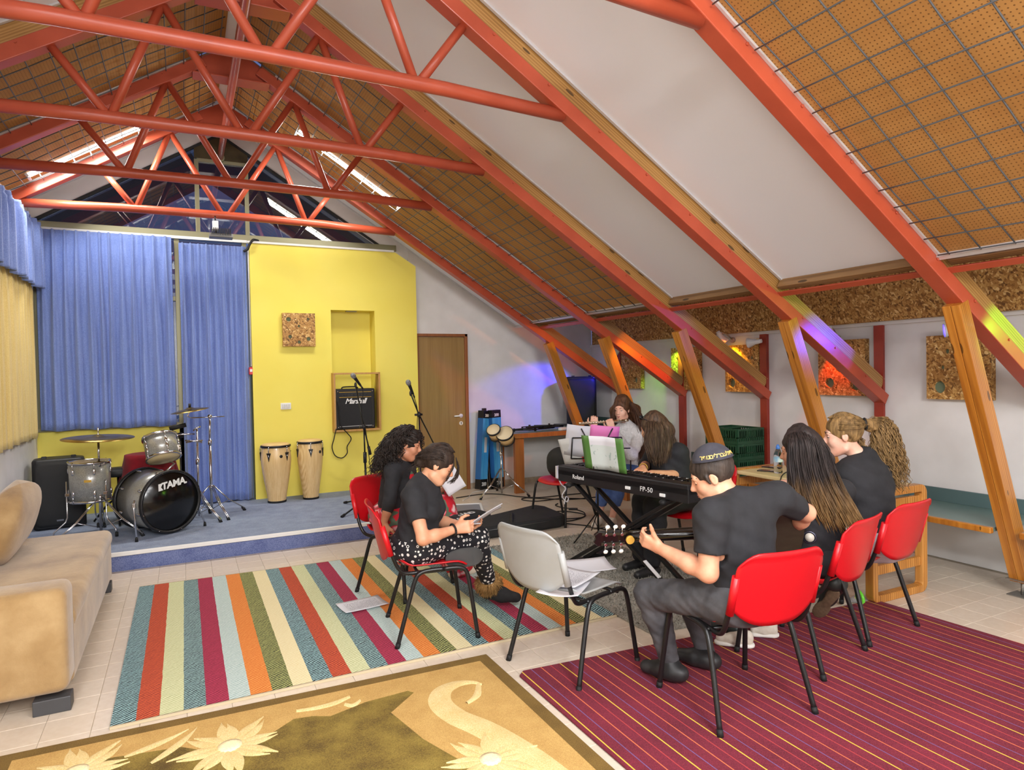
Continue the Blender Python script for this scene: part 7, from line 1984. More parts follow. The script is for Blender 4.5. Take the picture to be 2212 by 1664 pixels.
S.build('charcoal_jeans', M_gjean, P3, 0.0065, (0.0030, 44, 0.4))
M_bshoe = mat('black_leather_shoe', (30, 30, 31), 0.5, rgb2=(42, 42, 43), scale=16)
for nm, hl_, to_ in (('L', A3(1470, 1448, 3.20), A3(1388, 1430, 3.32)), ('R', A3(1542, 1440, 3.33), A3(1462, 1422, 3.45))):
    hl_ = hl_.copy(); to_ = to_.copy(); hl_[2] = 0.065; to_[2] = 0.055
    S = SDF(); S.cap(hl_, hl_+(to_-hl_)*0.5, 0.040, 0.042, 0.02); S.cap(hl_+(to_-hl_)*0.5, to_-U(to_-hl_)*0.02, 0.042, 0.032, 0.02); S.cap(hl_+(to_-hl_)*0.18, J['an'+nm]+np.array([0, 0, 0.0]), 0.042, 0.044, 0.03)
    S.cut((hl_[0], hl_[1], 0.018), (0, 0, 1), 0.4); so_ = S.build('shoe', M_bshoe, P3, 0.006)
M_hair_b = hair_mat('short_dark_brown_hair', (38, 30, 26), (70, 58, 50))
S = SDF(); k = H.s
S.ell(H(0, -0.018, 0.042), np.array((0.079, 0.099, 0.090))*k+0.004, H.R, 0.01); S.sub('e', H(0, 0.112, -0.04), np.array((0.075, 0.088, 0.098))*k, H.R, 0.012)
S.sub('e', H(0, -0.03, -0.13), np.array((0.10, 0.11, 0.085))*k, H.R, 0.02)
S.sub('e', H(0.088, 0.005, -0.012), np.array((0.030, 0.026, 0.040))*k, H.R, 0.01); S.sub('e', H(-0.088, 0.005, -0.012), np.array((0.030, 0.026, 0.040))*k, H.R, 0.01)
S.cap(H(0.073, 0.022, 0.02), H(0.074, 0.018, -0.012), 0.010*k, 0.007*k, 0.01); S.cap(H(-0.073, 0.022, 0.02), H(-0.074, 0.018, -0.012), 0.010*k, 0.007*k, 0.01)
S.build('short_hair', M_hair_b, P3, 0.006, (0.0022, 150, 1.0))
# skullcap
kc = H(0, -0.030, 0.052); ku = U(H.u*0.92-H.f*0.20); kr_ = U(np.cross(H.f, ku)); kf = np.cross(ku, kr_)
M_cap = mat('charcoal_felt_cap', (56, 55, 64), 0.9, rgb2=(66, 65, 74), scale=20); M_goldthr = mat('gold_thread', (222, 190, 110), 0.5)
Mk = basis(kc, kr_, kf, ku)
RK = 0.0985*k
prof = [(RK*1.015*math.cos(a), RK*1.03*math.sin(a)) for a in np.linspace(0.26, PI/2, 13)]
prof = prof[:-1]+[(0.0, RK*1.05)]
mb = MB(); mb.lathe([(prof[0][0]-0.004, prof[0][1])]+prof, 36, Mk, cap=False); mb.build('skullcap', M_cap, P3, world=True)
mb = MB(); mb.tube([Mk @ Vector((RK*1.02*math.cos(a)*math.cos(0.27), RK*1.02*math.sin(a)*math.cos(0.27), RK*1.03*math.sin(0.27))) for a in np.linspace(0, 2*PI, 41)], 0.0018, 6); mb.build('cap_edge', M_cap, P3, world=True)
for wd_, ph0 in (('לעברלים', -0.42), ('נופר', 0.36), ('דייר', -1.12)):
    o = text_part(wd_[::-1], 0.026, Matrix.Identity(4), M_goldthr, 'embroidered_word', None, 0.0008, offset=0.0004)
    el0 = 0.46
    # letters wrapped on the side of the cap that looks towards the boy's left ear / camera
    for vtx in o.data.vertices:
        x, y, z = vtx.co; az = (PI if False else 0.0)
        a = PI+ph0-x/(RK*math.cos(el0)); 
        el = el0+y/RK; r = RK*1.03+0.0012+z
        lo_ = Vector((r*math.cos(el)*math.cos(a), -r*math.cos(el)*math.sin(a), r*1.015*math.sin(el)))
        vtx.co = Mk @ lo_
    o.data.update(); o.parent = P3; o.matrix_parent_inverse = wm(P3).inverted()
# guitar
gu = thing('acoustic_guitar', 'black acoustic guitar held across the boy’s lap, seen from behind', 'guitar', tuple((GH+GT)/2))
gn = U(vw(1500)*0.95+Z3*0.22); gl = U(np.cross(gn, ga)); gn = np.cross(ga, gl)       # gn = front of the guitar (away), gl = sideways
if gl[2] < 0: gl = -gl
L_ = float(np.linalg.norm(GT-GH))
M_gblk = mat('black_gloss_lacquer', (14, 13, 13), 0.14, coat=0.5); M_gback = mat('dark_mahogany_back', (42, 37, 27), 0.35, rgb2=(50, 45, 33), scale=5, stretch=(2, 2, 12)); M_pearl = mat('pearl_button', (226, 224, 216), 0.3)
GM = basis(GH, ga, gl, np.cross(ga, gl))
def outl(): 
    up = [(0.475, 0.0), (0.478, 0.05), (0.495, 0.10), (0.54, 0.128), (0.59, 0.126), (0.635, 0.108), (0.67, 0.105), (0.71, 0.122), (0.76, 0.155), (0.82, 0.175), (0.88, 0.165), (0.925, 0.125), (0.945, 0.07), (0.95, 0.0)]
    q = [(v.x, v.y) for v in spline([(a, b, 0) for a, b in up], 3)]
    return q+[(a, -b) for a, b in reversed(q[1:-1])]
sc_ = L_/0.95
ol = [(a*sc_, b*sc_) for a, b in outl()]
zsgn = 1.0 if np.dot(np.cross(ga, gl), gn) > 0 else -1.0
def gz(z): return Matrix.Translation((0, 0, z))
mb = MB(); mb.prism(ol, 0.082, GM @ gz(-0.041)); mb.build('sound_box', M_gback, gu, 0.008, world=True)
mb = MB(); mb.prism([(a, b) for a, b in ol], 0.004, GM @ gz(0.042 if zsgn > 0 else -0.046)); mb.build('top_plate', M_gblk, gu, world=True)
mb = MB()
for i in range(len(ol)): pass
zf = 0.036*zsgn
mb.tube([GM @ Vector((0.165*sc_, 0, zf)), GM @ Vector((0.45*sc_, 0, zf-0.002*zsgn)), GM @ Vector((0.49*sc_, 0, zf-0.025*zsgn))], [0.025, 0.028, 0.035], 14, flat=1.0)
mb.build('neck', M_gblk, gu, world=True)
mb = MB(); mb.box((0.36*sc_, 0, zf+0.016*zsgn), (0.40*sc_, 0.052, 0.008), GM.to_3x3()); 
fb = MB(); fb.prism([(0.165*sc_, -0.023), (0.60*sc_, -0.028), (0.60*sc_, 0.028), (0.165*sc_, 0.023)], 0.007, GM @ gz(zf+(0.014 if zsgn > 0 else -0.021))); fb.build('fingerboard', M_gback, gu, world=True)
hd = MB(); hd.prism([(0.165*sc_, -0.024), (0.14*sc_, -0.036), (0.02, -0.038), (0.0, -0.02), (0.006, 0.0), (0.0, 0.02), (0.02, 0.038), (0.14*sc_, 0.036), (0.165*sc_, 0.024)], 0.018, GM @ gz(zf-0.009)); hd.build('headstock', M_gblk, gu, 0.003, world=True)
for s in (-1, 1):
    pl = MB(); pl.box(GM @ Vector((0.085*sc_, s*0.026, zf-0.012*zsgn)), (0.105*sc_, 0.012, 0.003), GM.to_3x3()); plo = pl.build('tuner_plate', M_gback, gu, world=True)
    for i in range(3):
        x = (0.05+0.035*i)*sc_
        t_ = MB(); t_.cyl(GM @ Vector((x, s*0.026, zf-0.014*zsgn)), GM @ Vector((x, s*0.026, zf-0.022*zsgn)), 0.0075, n=10); t_.cyl(GM @ Vector((x, s*0.03, zf-0.016*zsgn)), GM @ Vector((x, s*0.058, zf-0.016*zsgn)), 0.003, n=6)
        to = t_.build('tuner', M_chrome, gu, world=True)
        b_ = MB(); b_.ball(GM @ Vector((x+0.004, s*0.066, zf-0.016*zsgn)), (0.012, 0.011, 0.005), 10, 6, 0, GM.to_3x3()); bb2 = b_.build('tuner_button', M_pearl, to, world=False); bb2.matrix_parent_inverse = wm(to).inverted()
cp_ = MB(); cp_.cyl(GM @ Vector((0.155*sc_, 0.0, zf-0.02*zsgn)), GM @ Vector((0.155*sc_, 0.0, zf-0.036*zsgn)), 0.020, n=18); cp_.build('clip_tuner', mat('amber_dial', (214, 164, 72), 0.4), gu, world=True)
MB().ball(GM @ Vector((0.47*sc_, 0.012, zf-0.03*zsgn)), 0.008, 8, 6).build('strap_button', M_chrome, gu, world=True)

# ---------------------------------------------------------------- girl with long two-tone hair
J = dict(pel=(3.02, 2.40, 0.53), neck=A3(1766, 1048, 3.50), shL=A3(1735, 1078, 3.42), shR=A3(1820, 1062, 3.62), elL=A3(1752, 1160, 3.46), wrL=A3(1722, 1192, 3.62), elR=(3.30, 2.68, 0.68), wrR=(3.12, 2.82, 0.66),
         knL=(2.80, 2.84, 0.52), knR=(3.05, 2.82, 0.55), anL=(2.78, 2.80, 0.12), anR=A3(1800, 1258, 3.62))
side_hips(J, (-0.25, 0.97)); P4 = person_root('girl in black with long straight hair fading to blond, seated beside the guitarist', J)
B = Body(J); J = B.J; f = -rt(1735)*0.95+vw(1735)*0.22-Z3*0.16
H = Head(A3(1728, 976, 3.50), f, Z3-rt(1735)*0.12)
clothed_body(P4, B, H, SK_olive, 0.0055, [((J['wrL'], -rt(1700)*0.6-Z3*0.4+vw(1700)*0.3, vw(1700), Z3), dict(curl=(0.5, 0.5, 0.5, 0.5))), ((J['wrR'], (-0.7, 0.4, -0.1), (0, 0, -1), (0, 1, 0)), dict(curl=(0.5, 0.5, 0.5, 0.5)))])
H.features(P4, SK_olive, down=0.8)
S = SDF(); B.torso(S, 0.013)
for a in ('L', 'R'): B.arm(S, a, 0.014, t1=0.95, fore=False)
S.build('black_top', M_black_cot, P4, 0.007, (0.0035, 34, 2.2))
S = SDF(); S.ell(J['pel']+np.array([0, 0, -0.005]), (0.175, 0.165, 0.115), None, 0.05); B.leg(S, 'L', 0.014, 0.9); B.leg(S, 'R', 0.016, 0.88)
S.build('black_trousers', M_black_cot, P4, 0.007, (0.0035, 34, 1.0))
M_gboot = mat('dark_green_leather', (36, 46, 44), 0.45, rgb2=(26, 32, 31), scale=8); M_brsole = mat('brown_boot_sole', (94, 76, 56), 0.8, rgb2=(112, 92, 70), scale=60, bump=0.4, bscale=200)
hl_, to_ = A3(1806, 1276, 3.62), A3(1763, 1330, 3.80); fw = U(to_-hl_); bk_n = U(-vw(1790)*0.8-rt(1790)*0.1-Z3*0.25); bk_n = U(bk_n-fw*(bk_n @ fw)); lt = np.cross(fw, bk_n)
S = SDF(); S.cap(hl_-bk_n*0.045, hl_+fw*0.12-bk_n*0.035, 0.040, 0.042, 0.02); S.cap(hl_+fw*0.11-bk_n*0.03, to_-fw*0.03-bk_n*0.02, 0.042, 0.028, 0.02); S.cap(hl_-bk_n*0.06, J['anR'], 0.045, 0.048, 0.03); S.build('boot', M_gboot, P4, 0.0065)
Rs = np.stack([fw, lt, np.cross(fw, lt)], 1); Ls_ = np.linalg.norm(to_-hl_)
S = SDF(); S.ell(hl_+fw*0.04+bk_n*0.002, (0.055, 0.034, 0.012), Rs, 0.02); S.ell(hl_+fw*(Ls_-0.075)+bk_n*0.004, (0.085, 0.042, 0.012), Rs, 0.05); S.build('boot_sole', M_brsole, P4, 0.0055)
S = SDF(); a = J['anL']; S.cap(a+np.array([0.0, -0.03, -0.06]), a+np.array([-0.06, 0.15, -0.075]), 0.042, 0.034, 0.02); S.cap(a, a+np.array([0, 0, -0.05]), 0.045, 0.045, 0.02); S.build('boot', M_gboot, P4, 0.0065)
hz_ = 1.0
M_ombre = hair_mat('dark_to_blond_hair', (28, 22, 22), (62, 52, 50), (0.66, 0.98, (132, 94, 52), (196, 152, 92)))
S = hair_cap(SDF(), H, 0.010)
W_ = lambda u, v, d: A3(u, v, d)
paths = [[H(0.02, 0.0, 0.11), W_(1760, 965, 3.48), W_(1772, 1050, 3.46), W_(1800, 1110, 3.44)], [H(0.0, -0.03, 0.11), W_(1775, 975, 3.5), W_(1800, 1060, 3.5), W_(1840, 1140, 3.46)],
         [H(0.05, 0.02, 0.11), W_(1718, 965, 3.40), W_(1722, 1015, 3.38), W_(1728, 1055, 3.38)], [H(0.03, -0.02, 0.125), W_(1745, 975, 3.40), W_(1758, 1050, 3.38), W_(1780, 1100, 3.38)], [H(-0.03, -0.05, 0.10), W_(1785, 990, 3.55), W_(1818, 1070, 3.55), W_(1862, 1150, 3.5)]]
for pth in paths: S.chain(pth, [0.024, 0.030, 0.020, 0.008], 0.04)
S.build('hair_mass', M_ombre, P4, 0.0075, (0.003, 60, 0.7))
gd = [[H(0.045, 0.050, 0.115), W_(1706, 950, 3.42), W_(1706, 1000, 3.37), W_(1710, 1050, 3.36), W_(1716, 1085, 3.37)], [H(0.045, 0.03, 0.125), W_(1722, 948, 3.38), W_(1726, 1010, 3.36), W_(1738, 1075, 3.36), W_(1768, 1130, 3.36)],
      [H(0.035, 0.0, 0.138), W_(1742, 950, 3.375), W_(1752, 1025, 3.36), W_(1780, 1100, 3.36), W_(1800, 1150, 3.36)], [H(0.02, -0.03, 0.138), W_(1764, 955, 3.41), W_(1785, 1035, 3.40), W_(1822, 1110, 3.39), W_(1850, 1165, 3.38)],
      [H(0.0, -0.06, 0.130), W_(1780, 965, 3.46), W_(1806, 1045, 3.45), W_(1846, 1115, 3.42), W_(1876, 1175, 3.40)], [H(-0.02, -0.09, 0.11), W_(1788, 980, 3.54), W_(1820, 1055, 3.54), W_(1860, 1125, 3.48), W_(1890, 1180, 3.41)]]
strands('hair_strands', gd, 800, 0.0028, M_ombre, P4, 0.009, 0.004, 1.3, 18, 12, 0.5, 4, lenj=0.3)
wt = A3(1749, 1161, 3.30); wn = U(-vw(1744)-Z3*-0.1)
Mw = axisM(wt, wn)
mb = MB(); mb.lathe([(0, 0), (0.033, 0), (0.034, 0.004), (0.030, 0.009), (0.027, 0.0095)], 28, Mw, cap=False); wo = mb.build('wristwatch', mat('dark_steel_ring', (70, 70, 84), 0.3, 0.7), P4, world=True)
mb = MB(); mb.lathe([(0, 0.006), (0.021, 0.006), (0.022, 0.0095), (0, 0.010)], 24, Mw, cap=False); x_ = mb.build('watch_dial', mat('pale_dial', (196, 190, 178), 0.35), wo); x_.matrix_parent_inverse = wm(wo).inverted()
MB().box(A3(1741, 1127, 3.30), (0.016, 0.006, 0.055), frame_from_z(rt(1738)*0.45+Z3)).build('silver_clasp', M_chrome, P4, world=True)
M_sneak = mat('white_sneaker', (214, 206, 192), 0.7, rgb2=(196, 184, 166), scale=14, bump=0.3, bscale=40)
for i, (u0, v0, u1, v1, lb) in enumerate(((1615, 1384, 1556, 1378, 'white sneaker under the guitarist’s chair, larger of the two in view'), (1668, 1362, 1630, 1360, 'white sneaker peeping out under the right side of the guitarist’s chair'))):
    a = np.array(onz(u0, v0, 0.05)); b = np.array(onz(u1, v1, 0.05)); t = thing('sneaker', lb, 'shoe', (a[0], a[1], 0), group='white sneakers')
    S = SDF(); S.cap(a, a+(b-a)*0.5, 0.030, 0.034, 0.02); S.cap(a+(b-a)*0.5, b, 0.034, 0.024, 0.02); S.cap(a+np.array([0, 0, 0.03]), a+(b-a)*0.22+np.array([0, 0, 0.025]), 0.028, 0.028, 0.02); S.build('upper', M_sneak, t, 0.006, (0.002, 90, 1))
    S = SDF(); S.cap(a-np.array([0, 0, 0.022]), b-np.array([0, 0, 0.022]), 0.038, 0.034, 0.01); S.cut(a-np.array([0, 0, 0.034]), (0, 0, 1), 0.4); S.sub('h', a-np.array([0, 0, 0.012]), np.array((0, 0, -1.0)), 0.4); S.build('sole', M_sole, t, 0.006)

# ---------------------------------------------------------------- girl with curly ponytail
J = dict(pel=(3.60, 2.50, 0.53), neck=A3(1866, 992, 3.93), shL=A3(1832, 1022, 3.86), shR=A3(1918, 1015, 4.10), elL=(3.46, 2.84, 0.74), wrL=(3.58, 3.05, 0.78), elR=(3.92, 2.86, 0.74), wrR=(3.80, 3.08, 0.78),
         knL=(3.44, 2.94, 0.54), knR=(3.66, 2.96, 0.54), anL=(3.46, 2.98, 0.12), anR=(3.68, 3.0, 0.12))
side_hips(J, (-0.1, 0.995), 0.095); P5 = person_root('girl in black top with curly dark-blond ponytail and pearl earring', J)
B = Body(J, True, 1.12); J = B.J; f = -rt(1828)*0.98-vw(1828)*0.10-Z3*0.14
H = Head(A3(1820, 942, 3.93), f, Z3-rt(1828)*0.10, 1.02)
clothed_body(P5, B, H, SK_fair, 0.0058, [((J['wrL'], (0.2, 0.9, 0), (0, 0, -1), (1, 0, 0)), dict()), ((J['wrR'], (-0.3, 0.9, 0), (0, 0, -1), (-1, 0, 0)), dict())])
H.features(P5, SK_fair, M_brow_l, down=0.55)
S = SDF(); B.torso(S, 0.016)
for a in ('L', 'R'): B.arm(S, a, 0.018, t1=0.85, fore=False)
S.build('black_top', M_black_cot, P5, 0.0075, (0.0035, 30, 3.0))
M_wpant = mat('white_striped_cloth', (206, 202, 206), 0.85, rgb2=(188, 182, 186), scale=4, stretch=(3, 3, 40), bump=0.3, bscale=20)
S = SDF(); S.ell(J['pel']+np.array([0, -0.03, -0.015]), (0.185, 0.175, 0.115), None, 0.05); B.leg(S, 'L', 0.016, 0.9); B.leg(S, 'R', 0.016, 0.9)
S.build('white_trousers', M_wpant, P5, 0.0075, (0.003, 34, 1.0))
for q in ('L', 'R'):
    a = J['an'+q]; S = SDF(); S.cap(a+np.array([0, -0.03, -0.06]), a+np.array([0, 0.16, -0.07]), 0.042, 0.034, 0.02); S.cap(a, a+np.array([0, 0, -0.05]), 0.044, 0.042, 0.02); S.build('shoe', M_boot, P5, 0.007)
M_blond = hair_mat('dark_blond_curls', (84, 62, 34), (164, 130, 82))
S = hair_cap(SDF(), H, 0.006); S.build('hair_mass', M_blond, P5, 0.007, (0.002, 130, 1.0))
gd = []
for x in np.linspace(-1, 1, 9):
    gd.append([HG(H, x*0.066, 0.060-0.035*abs(x), 0.110-0.070*x*x), HG(H, x*0.090, -0.015, 0.132-0.090*x*x), HG(H, x*0.080, -0.088, 0.094-0.055*x*x), HG(H, x*0.02, -0.126, 0.058)])
strands('hair_strands', gd, 520, 0.0026, M_blond, P5, 0.004, 0.0025, 2, 14, 16, 0.6, 4)
MB().tube([H(0.028*math.cos(a), -0.128, 0.055+0.028*math.sin(a)) for a in np.linspace(0, 2*PI, 17)], 0.009, 8).build('hair_band', M_rubber, P5, world=True)
S = SDF(); S.chain([H(0, -0.125, 0.055), W_(1905, 930, 4.02), W_(1918, 985, 4.0), W_(1938, 1045, 3.98)], [0.028, 0.044, 0.048, 0.018], 0.04); S.build('ponytail', M_blond, P5, 0.008, (0.011, 75, 1.0))
gd = [[H(0, -0.125, 0.06), W_(1890, 915, 3.96), W_(1886, 960, 3.93), W_(1890, 1000, 3.92), W_(1905, 1045, 3.92)], [H(0, -0.125, 0.06), W_(1902, 912, 3.94), W_(1908, 970, 3.91), W_(1918, 1020, 3.9), W_(1930, 1065, 3.92)],
      [H(0, -0.125, 0.06), W_(1915, 910, 4.0), W_(1930, 965, 4.0), W_(1940, 1020, 4.0), W_(1950, 1062, 4.0)], [H(0, -0.125, 0.06), W_(1920, 918, 4.06), W_(1942, 975, 4.05), W_(1950, 1020, 4.05), W_(1956, 1050, 4.02)]]
strands('ponytail_curls', gd, 480, 0.0034, M_blond, P5, 0.018, 0.010, 5.5, 30, 18, 0.6, 4, lenj=0.35)
strands('loose_locks', [[H(0.06, -0.05, 0.0), H(0.06, -0.07, -0.07), H(0.055, -0.08, -0.13)], [H(0.03, -0.09, 0.0), H(0.04, -0.11, -0.07), H(0.04, -0.12, -0.14)]], 40, 0.0028, M_blond, P5, 0.010, 0.008, 2.5, 16, 19, 0.6, 4)
MB().ball(H(0.082, 0.002, -0.035), 0.005, 8, 6).build('pearl_earring', M_pearl, P5, world=True)

# ---------------------------------------------------------------- flutist
fpel = A3(1352, 1032, 6.78)
J = dict(pel=(fpel[0], fpel[1], 0.53), neck=A3(1350, 921, 6.66), shR=A3(1319, 944, 6.68), shL=A3(1383, 940, 6.58), elL=A3(1365, 984, 6.38), wrL=A3(1324, 928, 6.38), elR=A3(1288, 968, 6.46), wrR=A3(1283, 925, 6.43),
         knL=A3(1336, 1046, 6.42), anL=A3(1322, 1120, 6.48), knR=A3(1306, 1046, 6.46), anR=A3(1293, 1120, 6.55))
J['hipL'] = J['pel'] if False else np.array(J['pel'])+rt(1350)*0.085; J['hipR'] = np.array(J['pel'])-rt(1350)*0.085
P6 = person_root('girl with very long brown hair and white sweater playing a flute', J)
B = Body(J); J = B.J; f = -vw(1344)*0.88-rt(1344)*0.38-Z3*0.10
H = Head(A3(1343, 886, 6.6), f, Z3)
fl0, fl1 = A3(1250, 916, 6.36), A3(1357, 908, 6.50); fd = U(fl1-fl0)
clothed_body(P6, B, H, SK_fair, 0.0065, [((J['wrL'], -rt(1320)*0.35+Z3*0.85, vw(1320)*0.8+rt(1320)*0.1, -rt(1320)), dict(curl=(0.9, 0.9, 0.9, 0.9), tcurl=0.2)), ((J['wrR'], rt(1280)*0.05+Z3*0.9-vw(1280)*0.1, -vw(1280)*-0.7, -rt(1280)*0.3), dict(curl=(0.7, 0.7, 0.7, 0.7)))])
H.features(P6, SK_fair, M_brow_l, down=0.35)
M_knit = mat('white_knit', (216, 214, 214), 0.95, rgb2=(200, 198, 198), scale=60, bump=0.5, bscale=120)
S = SDF(); B.torso(S, 0.016)
for a in ('L', 'R'): B.arm(S, a, 0.016, fore=False); S.cap(J['el'+a], J['el'+a]+(J['wr'+a]-J['el'+a])*0.8, 0.052, 0.038, 0.03)
S.cap(J['neck']-B.sp*0.03, J['neck']+B.sp*0.012, 0.062, 0.056, 0.03); S.build('white_sweater', M_knit, P6, 0.008, (0.003, 36, 1.5))
M_denim = mat('blue_denim', (58, 82, 134), 0.85, rgb2=(76, 102, 156), scale=10, bump=0.3, bscale=60)
S = SDF(); S.ell(J['pel']+np.array([0, 0, -0.005]), (0.17, 0.16, 0.115), None, 0.05); B.leg(S, 'L', 0.014, 0.62); B.leg(S, 'R', 0.014, 0.62)
for q in ('L', 'R'): S.cut(J['kn'+q]+(J['an'+q]-J['kn'+q])*0.6, U(J['kn'+q]-J['an'+q]), 0.09)
S.build('cropped_jeans', M_denim, P6, 0.008, (0.003, 40, 1.0))
for q in ('L', 'R'):
    a = np.array(J['an'+q]); S = SDF(); to_ = a-vw(1300)*0.15-rt(1300)*0.04; S.cap((a[0], a[1], 0.045), (to_[0], to_[1], 0.038), 0.042, 0.034, 0.02); S.cap((a[0], a[1], 0.075), (a[0], a[1], 0.05), 0.04, 0.042, 0.02); S.build('white_shoe', M_sneak, P6, 0.0075)
M_brown = hair_mat('long_brown_hair', (62, 38, 26), (104, 68, 46))
S = SDF(); kk = H.s
S.ell(H(0, -0.018, 0.040), np.array((0.080, 0.098, 0.092))*kk+0.006, H.R, 0.01); S.sub('e', H(0, 0.105, -0.035), np.array((0.060, 0.085, 0.096))*kk, H.R, 0.012)
for pth, rr in (([H(0.03, -0.02, 0.12), W_(1372, 885, 6.66), W_(1384, 925, 6.66), W_(1392, 975, 6.62), W_(1388, 1005, 6.6)], [0.03, 0.045, 0.05, 0.05, 0.02]), ([H(-0.03, -0.02, 0.12), W_(1326, 888, 6.66), W_(1324, 915, 6.68), W_(1322, 940, 6.7)], [0.03, 0.035, 0.03, 0.02]), ([H(0, -0.05, 0.12), W_(1362, 890, 6.76), W_(1372, 940, 6.8), W_(1378, 1000, 6.75)], [0.03, 0.06, 0.07, 0.05])): S.chain(pth, rr, 0.05)
S.build('hair_mass', M_brown, P6, 0.009, (0.003, 60, 1))
gd = [[H(0.0, 0.02, 0.132), W_(1366, 876, 6.56), W_(1376, 905, 6.53), W_(1386, 945, 6.52), W_(1384, 1000, 6.52)], [H(0.0, 0.0, 0.135), W_(1374, 882, 6.6), W_(1388, 920, 6.56), W_(1398, 965, 6.55), W_(1392, 1012, 6.55)], [H(0.0, -0.02, 0.135), W_(1378, 885, 6.66), W_(1396, 930, 6.6), W_(1404, 975, 6.58), W_(1398, 1010, 6.57)]]
strands('hair_strands', gd, 200, 0.0042, M_brown, P6, 0.010, 0.004, 1.4, 16, 21, 0.5, 4)
strands('hair_strands', [[H(0.0, 0.02, 0.132), W_(1329, 880, 6.55), W_(1326, 905, 6.55), W_(1326, 935, 6.56)], [H(0.0, 0.0, 0.134), W_(1325, 886, 6.6), W_(1321, 915, 6.6), W_(1320, 945, 6.6)]], 60, 0.004, M_brown, P6, 0.007, 0.003, 1.2, 12, 22, 0.5, 4)
flt = thing('flute', 'silver flute held sideways by the girl in the white sweater', 'flute', tuple((fl0+fl1)/2))
M_silver = mat('flute_silver', (222, 208, 184), 0.2, 1.0)
MB().cyl(fl0, fl1, 0.0125, n=12).build('tube', M_silver, flt, world=True)
MB().cyl(fl0+fd*0.46*np.linalg.norm(fl1-fl0)/0.5, fl1, 0.0145, n=12).build('head_joint', M_silver, flt, world=True)
MB().box(fl1-fd*0.09-vw(1340)*0.006+Z3*0.010, (0.04, 0.022, 0.008), frame_from_z(Z3, fd)).build('lip_plate', M_silver, flt, 0.002, world=True)
for i in range(11):
    c = fl0+fd*(0.05+0.030*i)-vw(1300)*0.012+Z3*0.006
    MB().cyl(c, c-vw(1300)*0.008+Z3*0.003, 0.010, n=10).build('key_cup', M_silver, flt, world=True)

# ---------------------------------------------------------------- pianist
J = dict(pel=(3.56, 4.08, 0.55), neck=A3(1433, 968, 5.20), shL=A3(1468, 978, 5.10), shR=A3(1416, 970, 5.42), elL=A3(1478, 1028, 5.14), wrL=A3(1408, 1022, 4.97), elR=(3.40, 4.36, 0.76), wrR=A3(1389, 1011, 5.06),
         knL=(3.14, 3.93, 0.52), knR=(3.18, 4.12, 0.52), anL=(3.10, 3.92, 0.10), anR=(3.14, 4.12, 0.10))
side_hips(J, (-0.98, -0.19)); P7 = person_root('woman with brown hair and black cardigan playing the piano keyboard', J)
B = Body(J); J = B.J; f = -rt(1410)*0.80+vw(1410)*0.62-Z3*0.10
H = Head(A3(1409, 929, 5.16), f, Z3-rt(1410)*0.10)
hd_ = -kn_
HD = np.array(hd_)
clothed_body(P7, B, H, SK_warm, 0.006, [((J['wrL'], HD*0.95-Z3*0.15, -Z3, np.array(-ke)), dict(curl=(0.42, 0.38, 0.4, 0.45), spread=0.35)), ((J['wrR'], HD*0.9-Z3*0.15-np.array(ke)*-0.25, -Z3, np.array(ke)), dict(curl=(0.45, 0.4, 0.4, 0.45), spread=0.35))])
H.features(P7, SK_warm, down=0.5)
S = SDF(); B.torso(S, 0.016)
for a in ('L', 'R'): B.arm(S, a, 0.022, t1=0.98, fore=False); S.cap(J['el'+a], J['el'+a]+(J['wr'+a]-J['el'+a])*0.12, 0.058, 0.054, 0.03)
S.build('black_cardigan', M_black_cot, P7, 0.008, (0.004, 30, 4.0))
S = SDF(); S.ell(J['pel'], (0.175, 0.165, 0.115), None, 0.05); B.leg(S, 'L', 0.03, 0.95); B.leg(S, 'R', 0.03, 0.95); S.build('black_trousers', M_black_cot, P7, 0.0085, (0.003, 30, 1))
for q in ('L', 'R'):
    a = np.array(J['an'+q]); S = SDF(); S.cap((a[0]+0.03, a[1], 0.042), (a[0]-0.15, a[1]-0.02, 0.036), 0.040, 0.03, 0.02); S.build('shoe', M_bshoe, P7, 0.008)
M_brown2 = hair_mat('mid_brown_hair', (54, 38, 28), (100, 76, 56))
S = hair_cap(SDF(), H, 0.012)
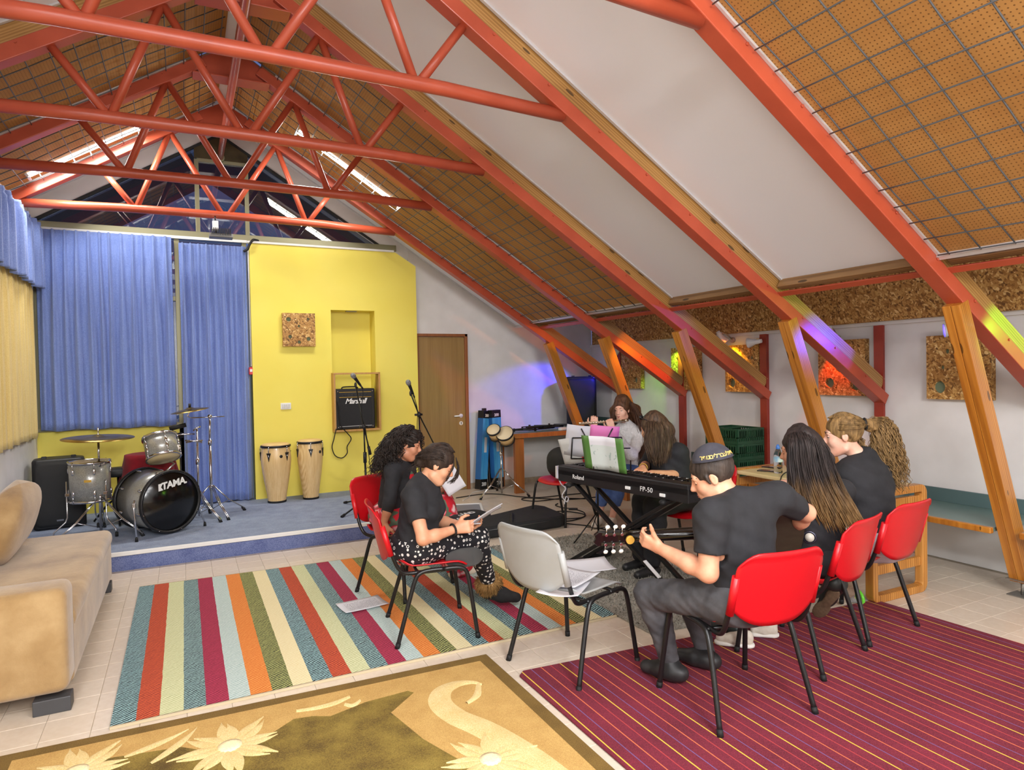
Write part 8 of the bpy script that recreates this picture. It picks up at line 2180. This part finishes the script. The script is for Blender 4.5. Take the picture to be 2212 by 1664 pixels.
for pth, rr in (([H(0.03, 0, 0.12), W_(1440, 925, 5.12), W_(1440, 965, 5.08), W_(1434, 1000, 5.02)], [0.03, 0.040, 0.030, 0.010]), ([H(0.05, 0.02, 0.10), W_(1415, 935, 5.10), W_(1413, 970, 5.05), W_(1418, 998, 5.03)], [0.028, 0.034, 0.028, 0.010]), ([H(0, -0.05, 0.12), W_(1440, 930, 5.22), W_(1446, 970, 5.22)], [0.03, 0.055, 0.035])): S.chain(pth, rr, 0.05)
S.build('hair_mass', M_brown2, P7, 0.0085, (0.003, 60, 2))
gd = [[H(0.03, 0.05, 0.12), W_(1398, 925, 5.05), W_(1396, 955, 5.02), W_(1406, 1000, 4.98)], [H(0.03, 0.02, 0.13), W_(1413, 920, 5.03), W_(1412, 955, 5.0), W_(1416, 1008, 4.97)], [H(0.02, 0.0, 0.132), W_(1428, 920, 5.05), W_(1430, 960, 5.02), W_(1426, 1008, 4.98)], [H(0.0, -0.03, 0.13), W_(1442, 925, 5.1), W_(1448, 960, 5.08), W_(1442, 1000, 5.04)], [H(0, -0.06, 0.12), W_(1448, 935, 5.18), W_(1462, 965, 5.14), W_(1462, 985, 5.1)]]
strands('hair_strands', gd, 560, 0.0032, M_brown2, P7, 0.010, 0.003, 1.2, 16, 25, 0.5, 4, lenj=0.25)
sgm = MB(); 
for q in (-1, 1): sgm.ball(H(q*0.034, 0.070, 0.112), (0.024, 0.012, 0.018), 12, 8, 0, Matrix(H.R.tolist()))
sgm.tube([H(-0.078, -0.02, 0.09), H(-0.062, 0.06, 0.112), H(0, 0.085, 0.115), H(0.062, 0.06, 0.112), H(0.078, -0.02, 0.09)], 0.003, 6)
sgm.build('sunglasses', M_black, P7, world=True)
wd = U(J['wrR']-J['elR']); e1 = U(np.cross(wd, Z3)); e2 = np.cross(wd, e1)
MB().tube([J['wrR']-wd*0.03+(e1*math.cos(a)+e2*math.sin(a))*0.031 for a in np.linspace(0, 2*PI, 17)], 0.004, 8).build('gold_bracelet', M_gold, P7, world=True)
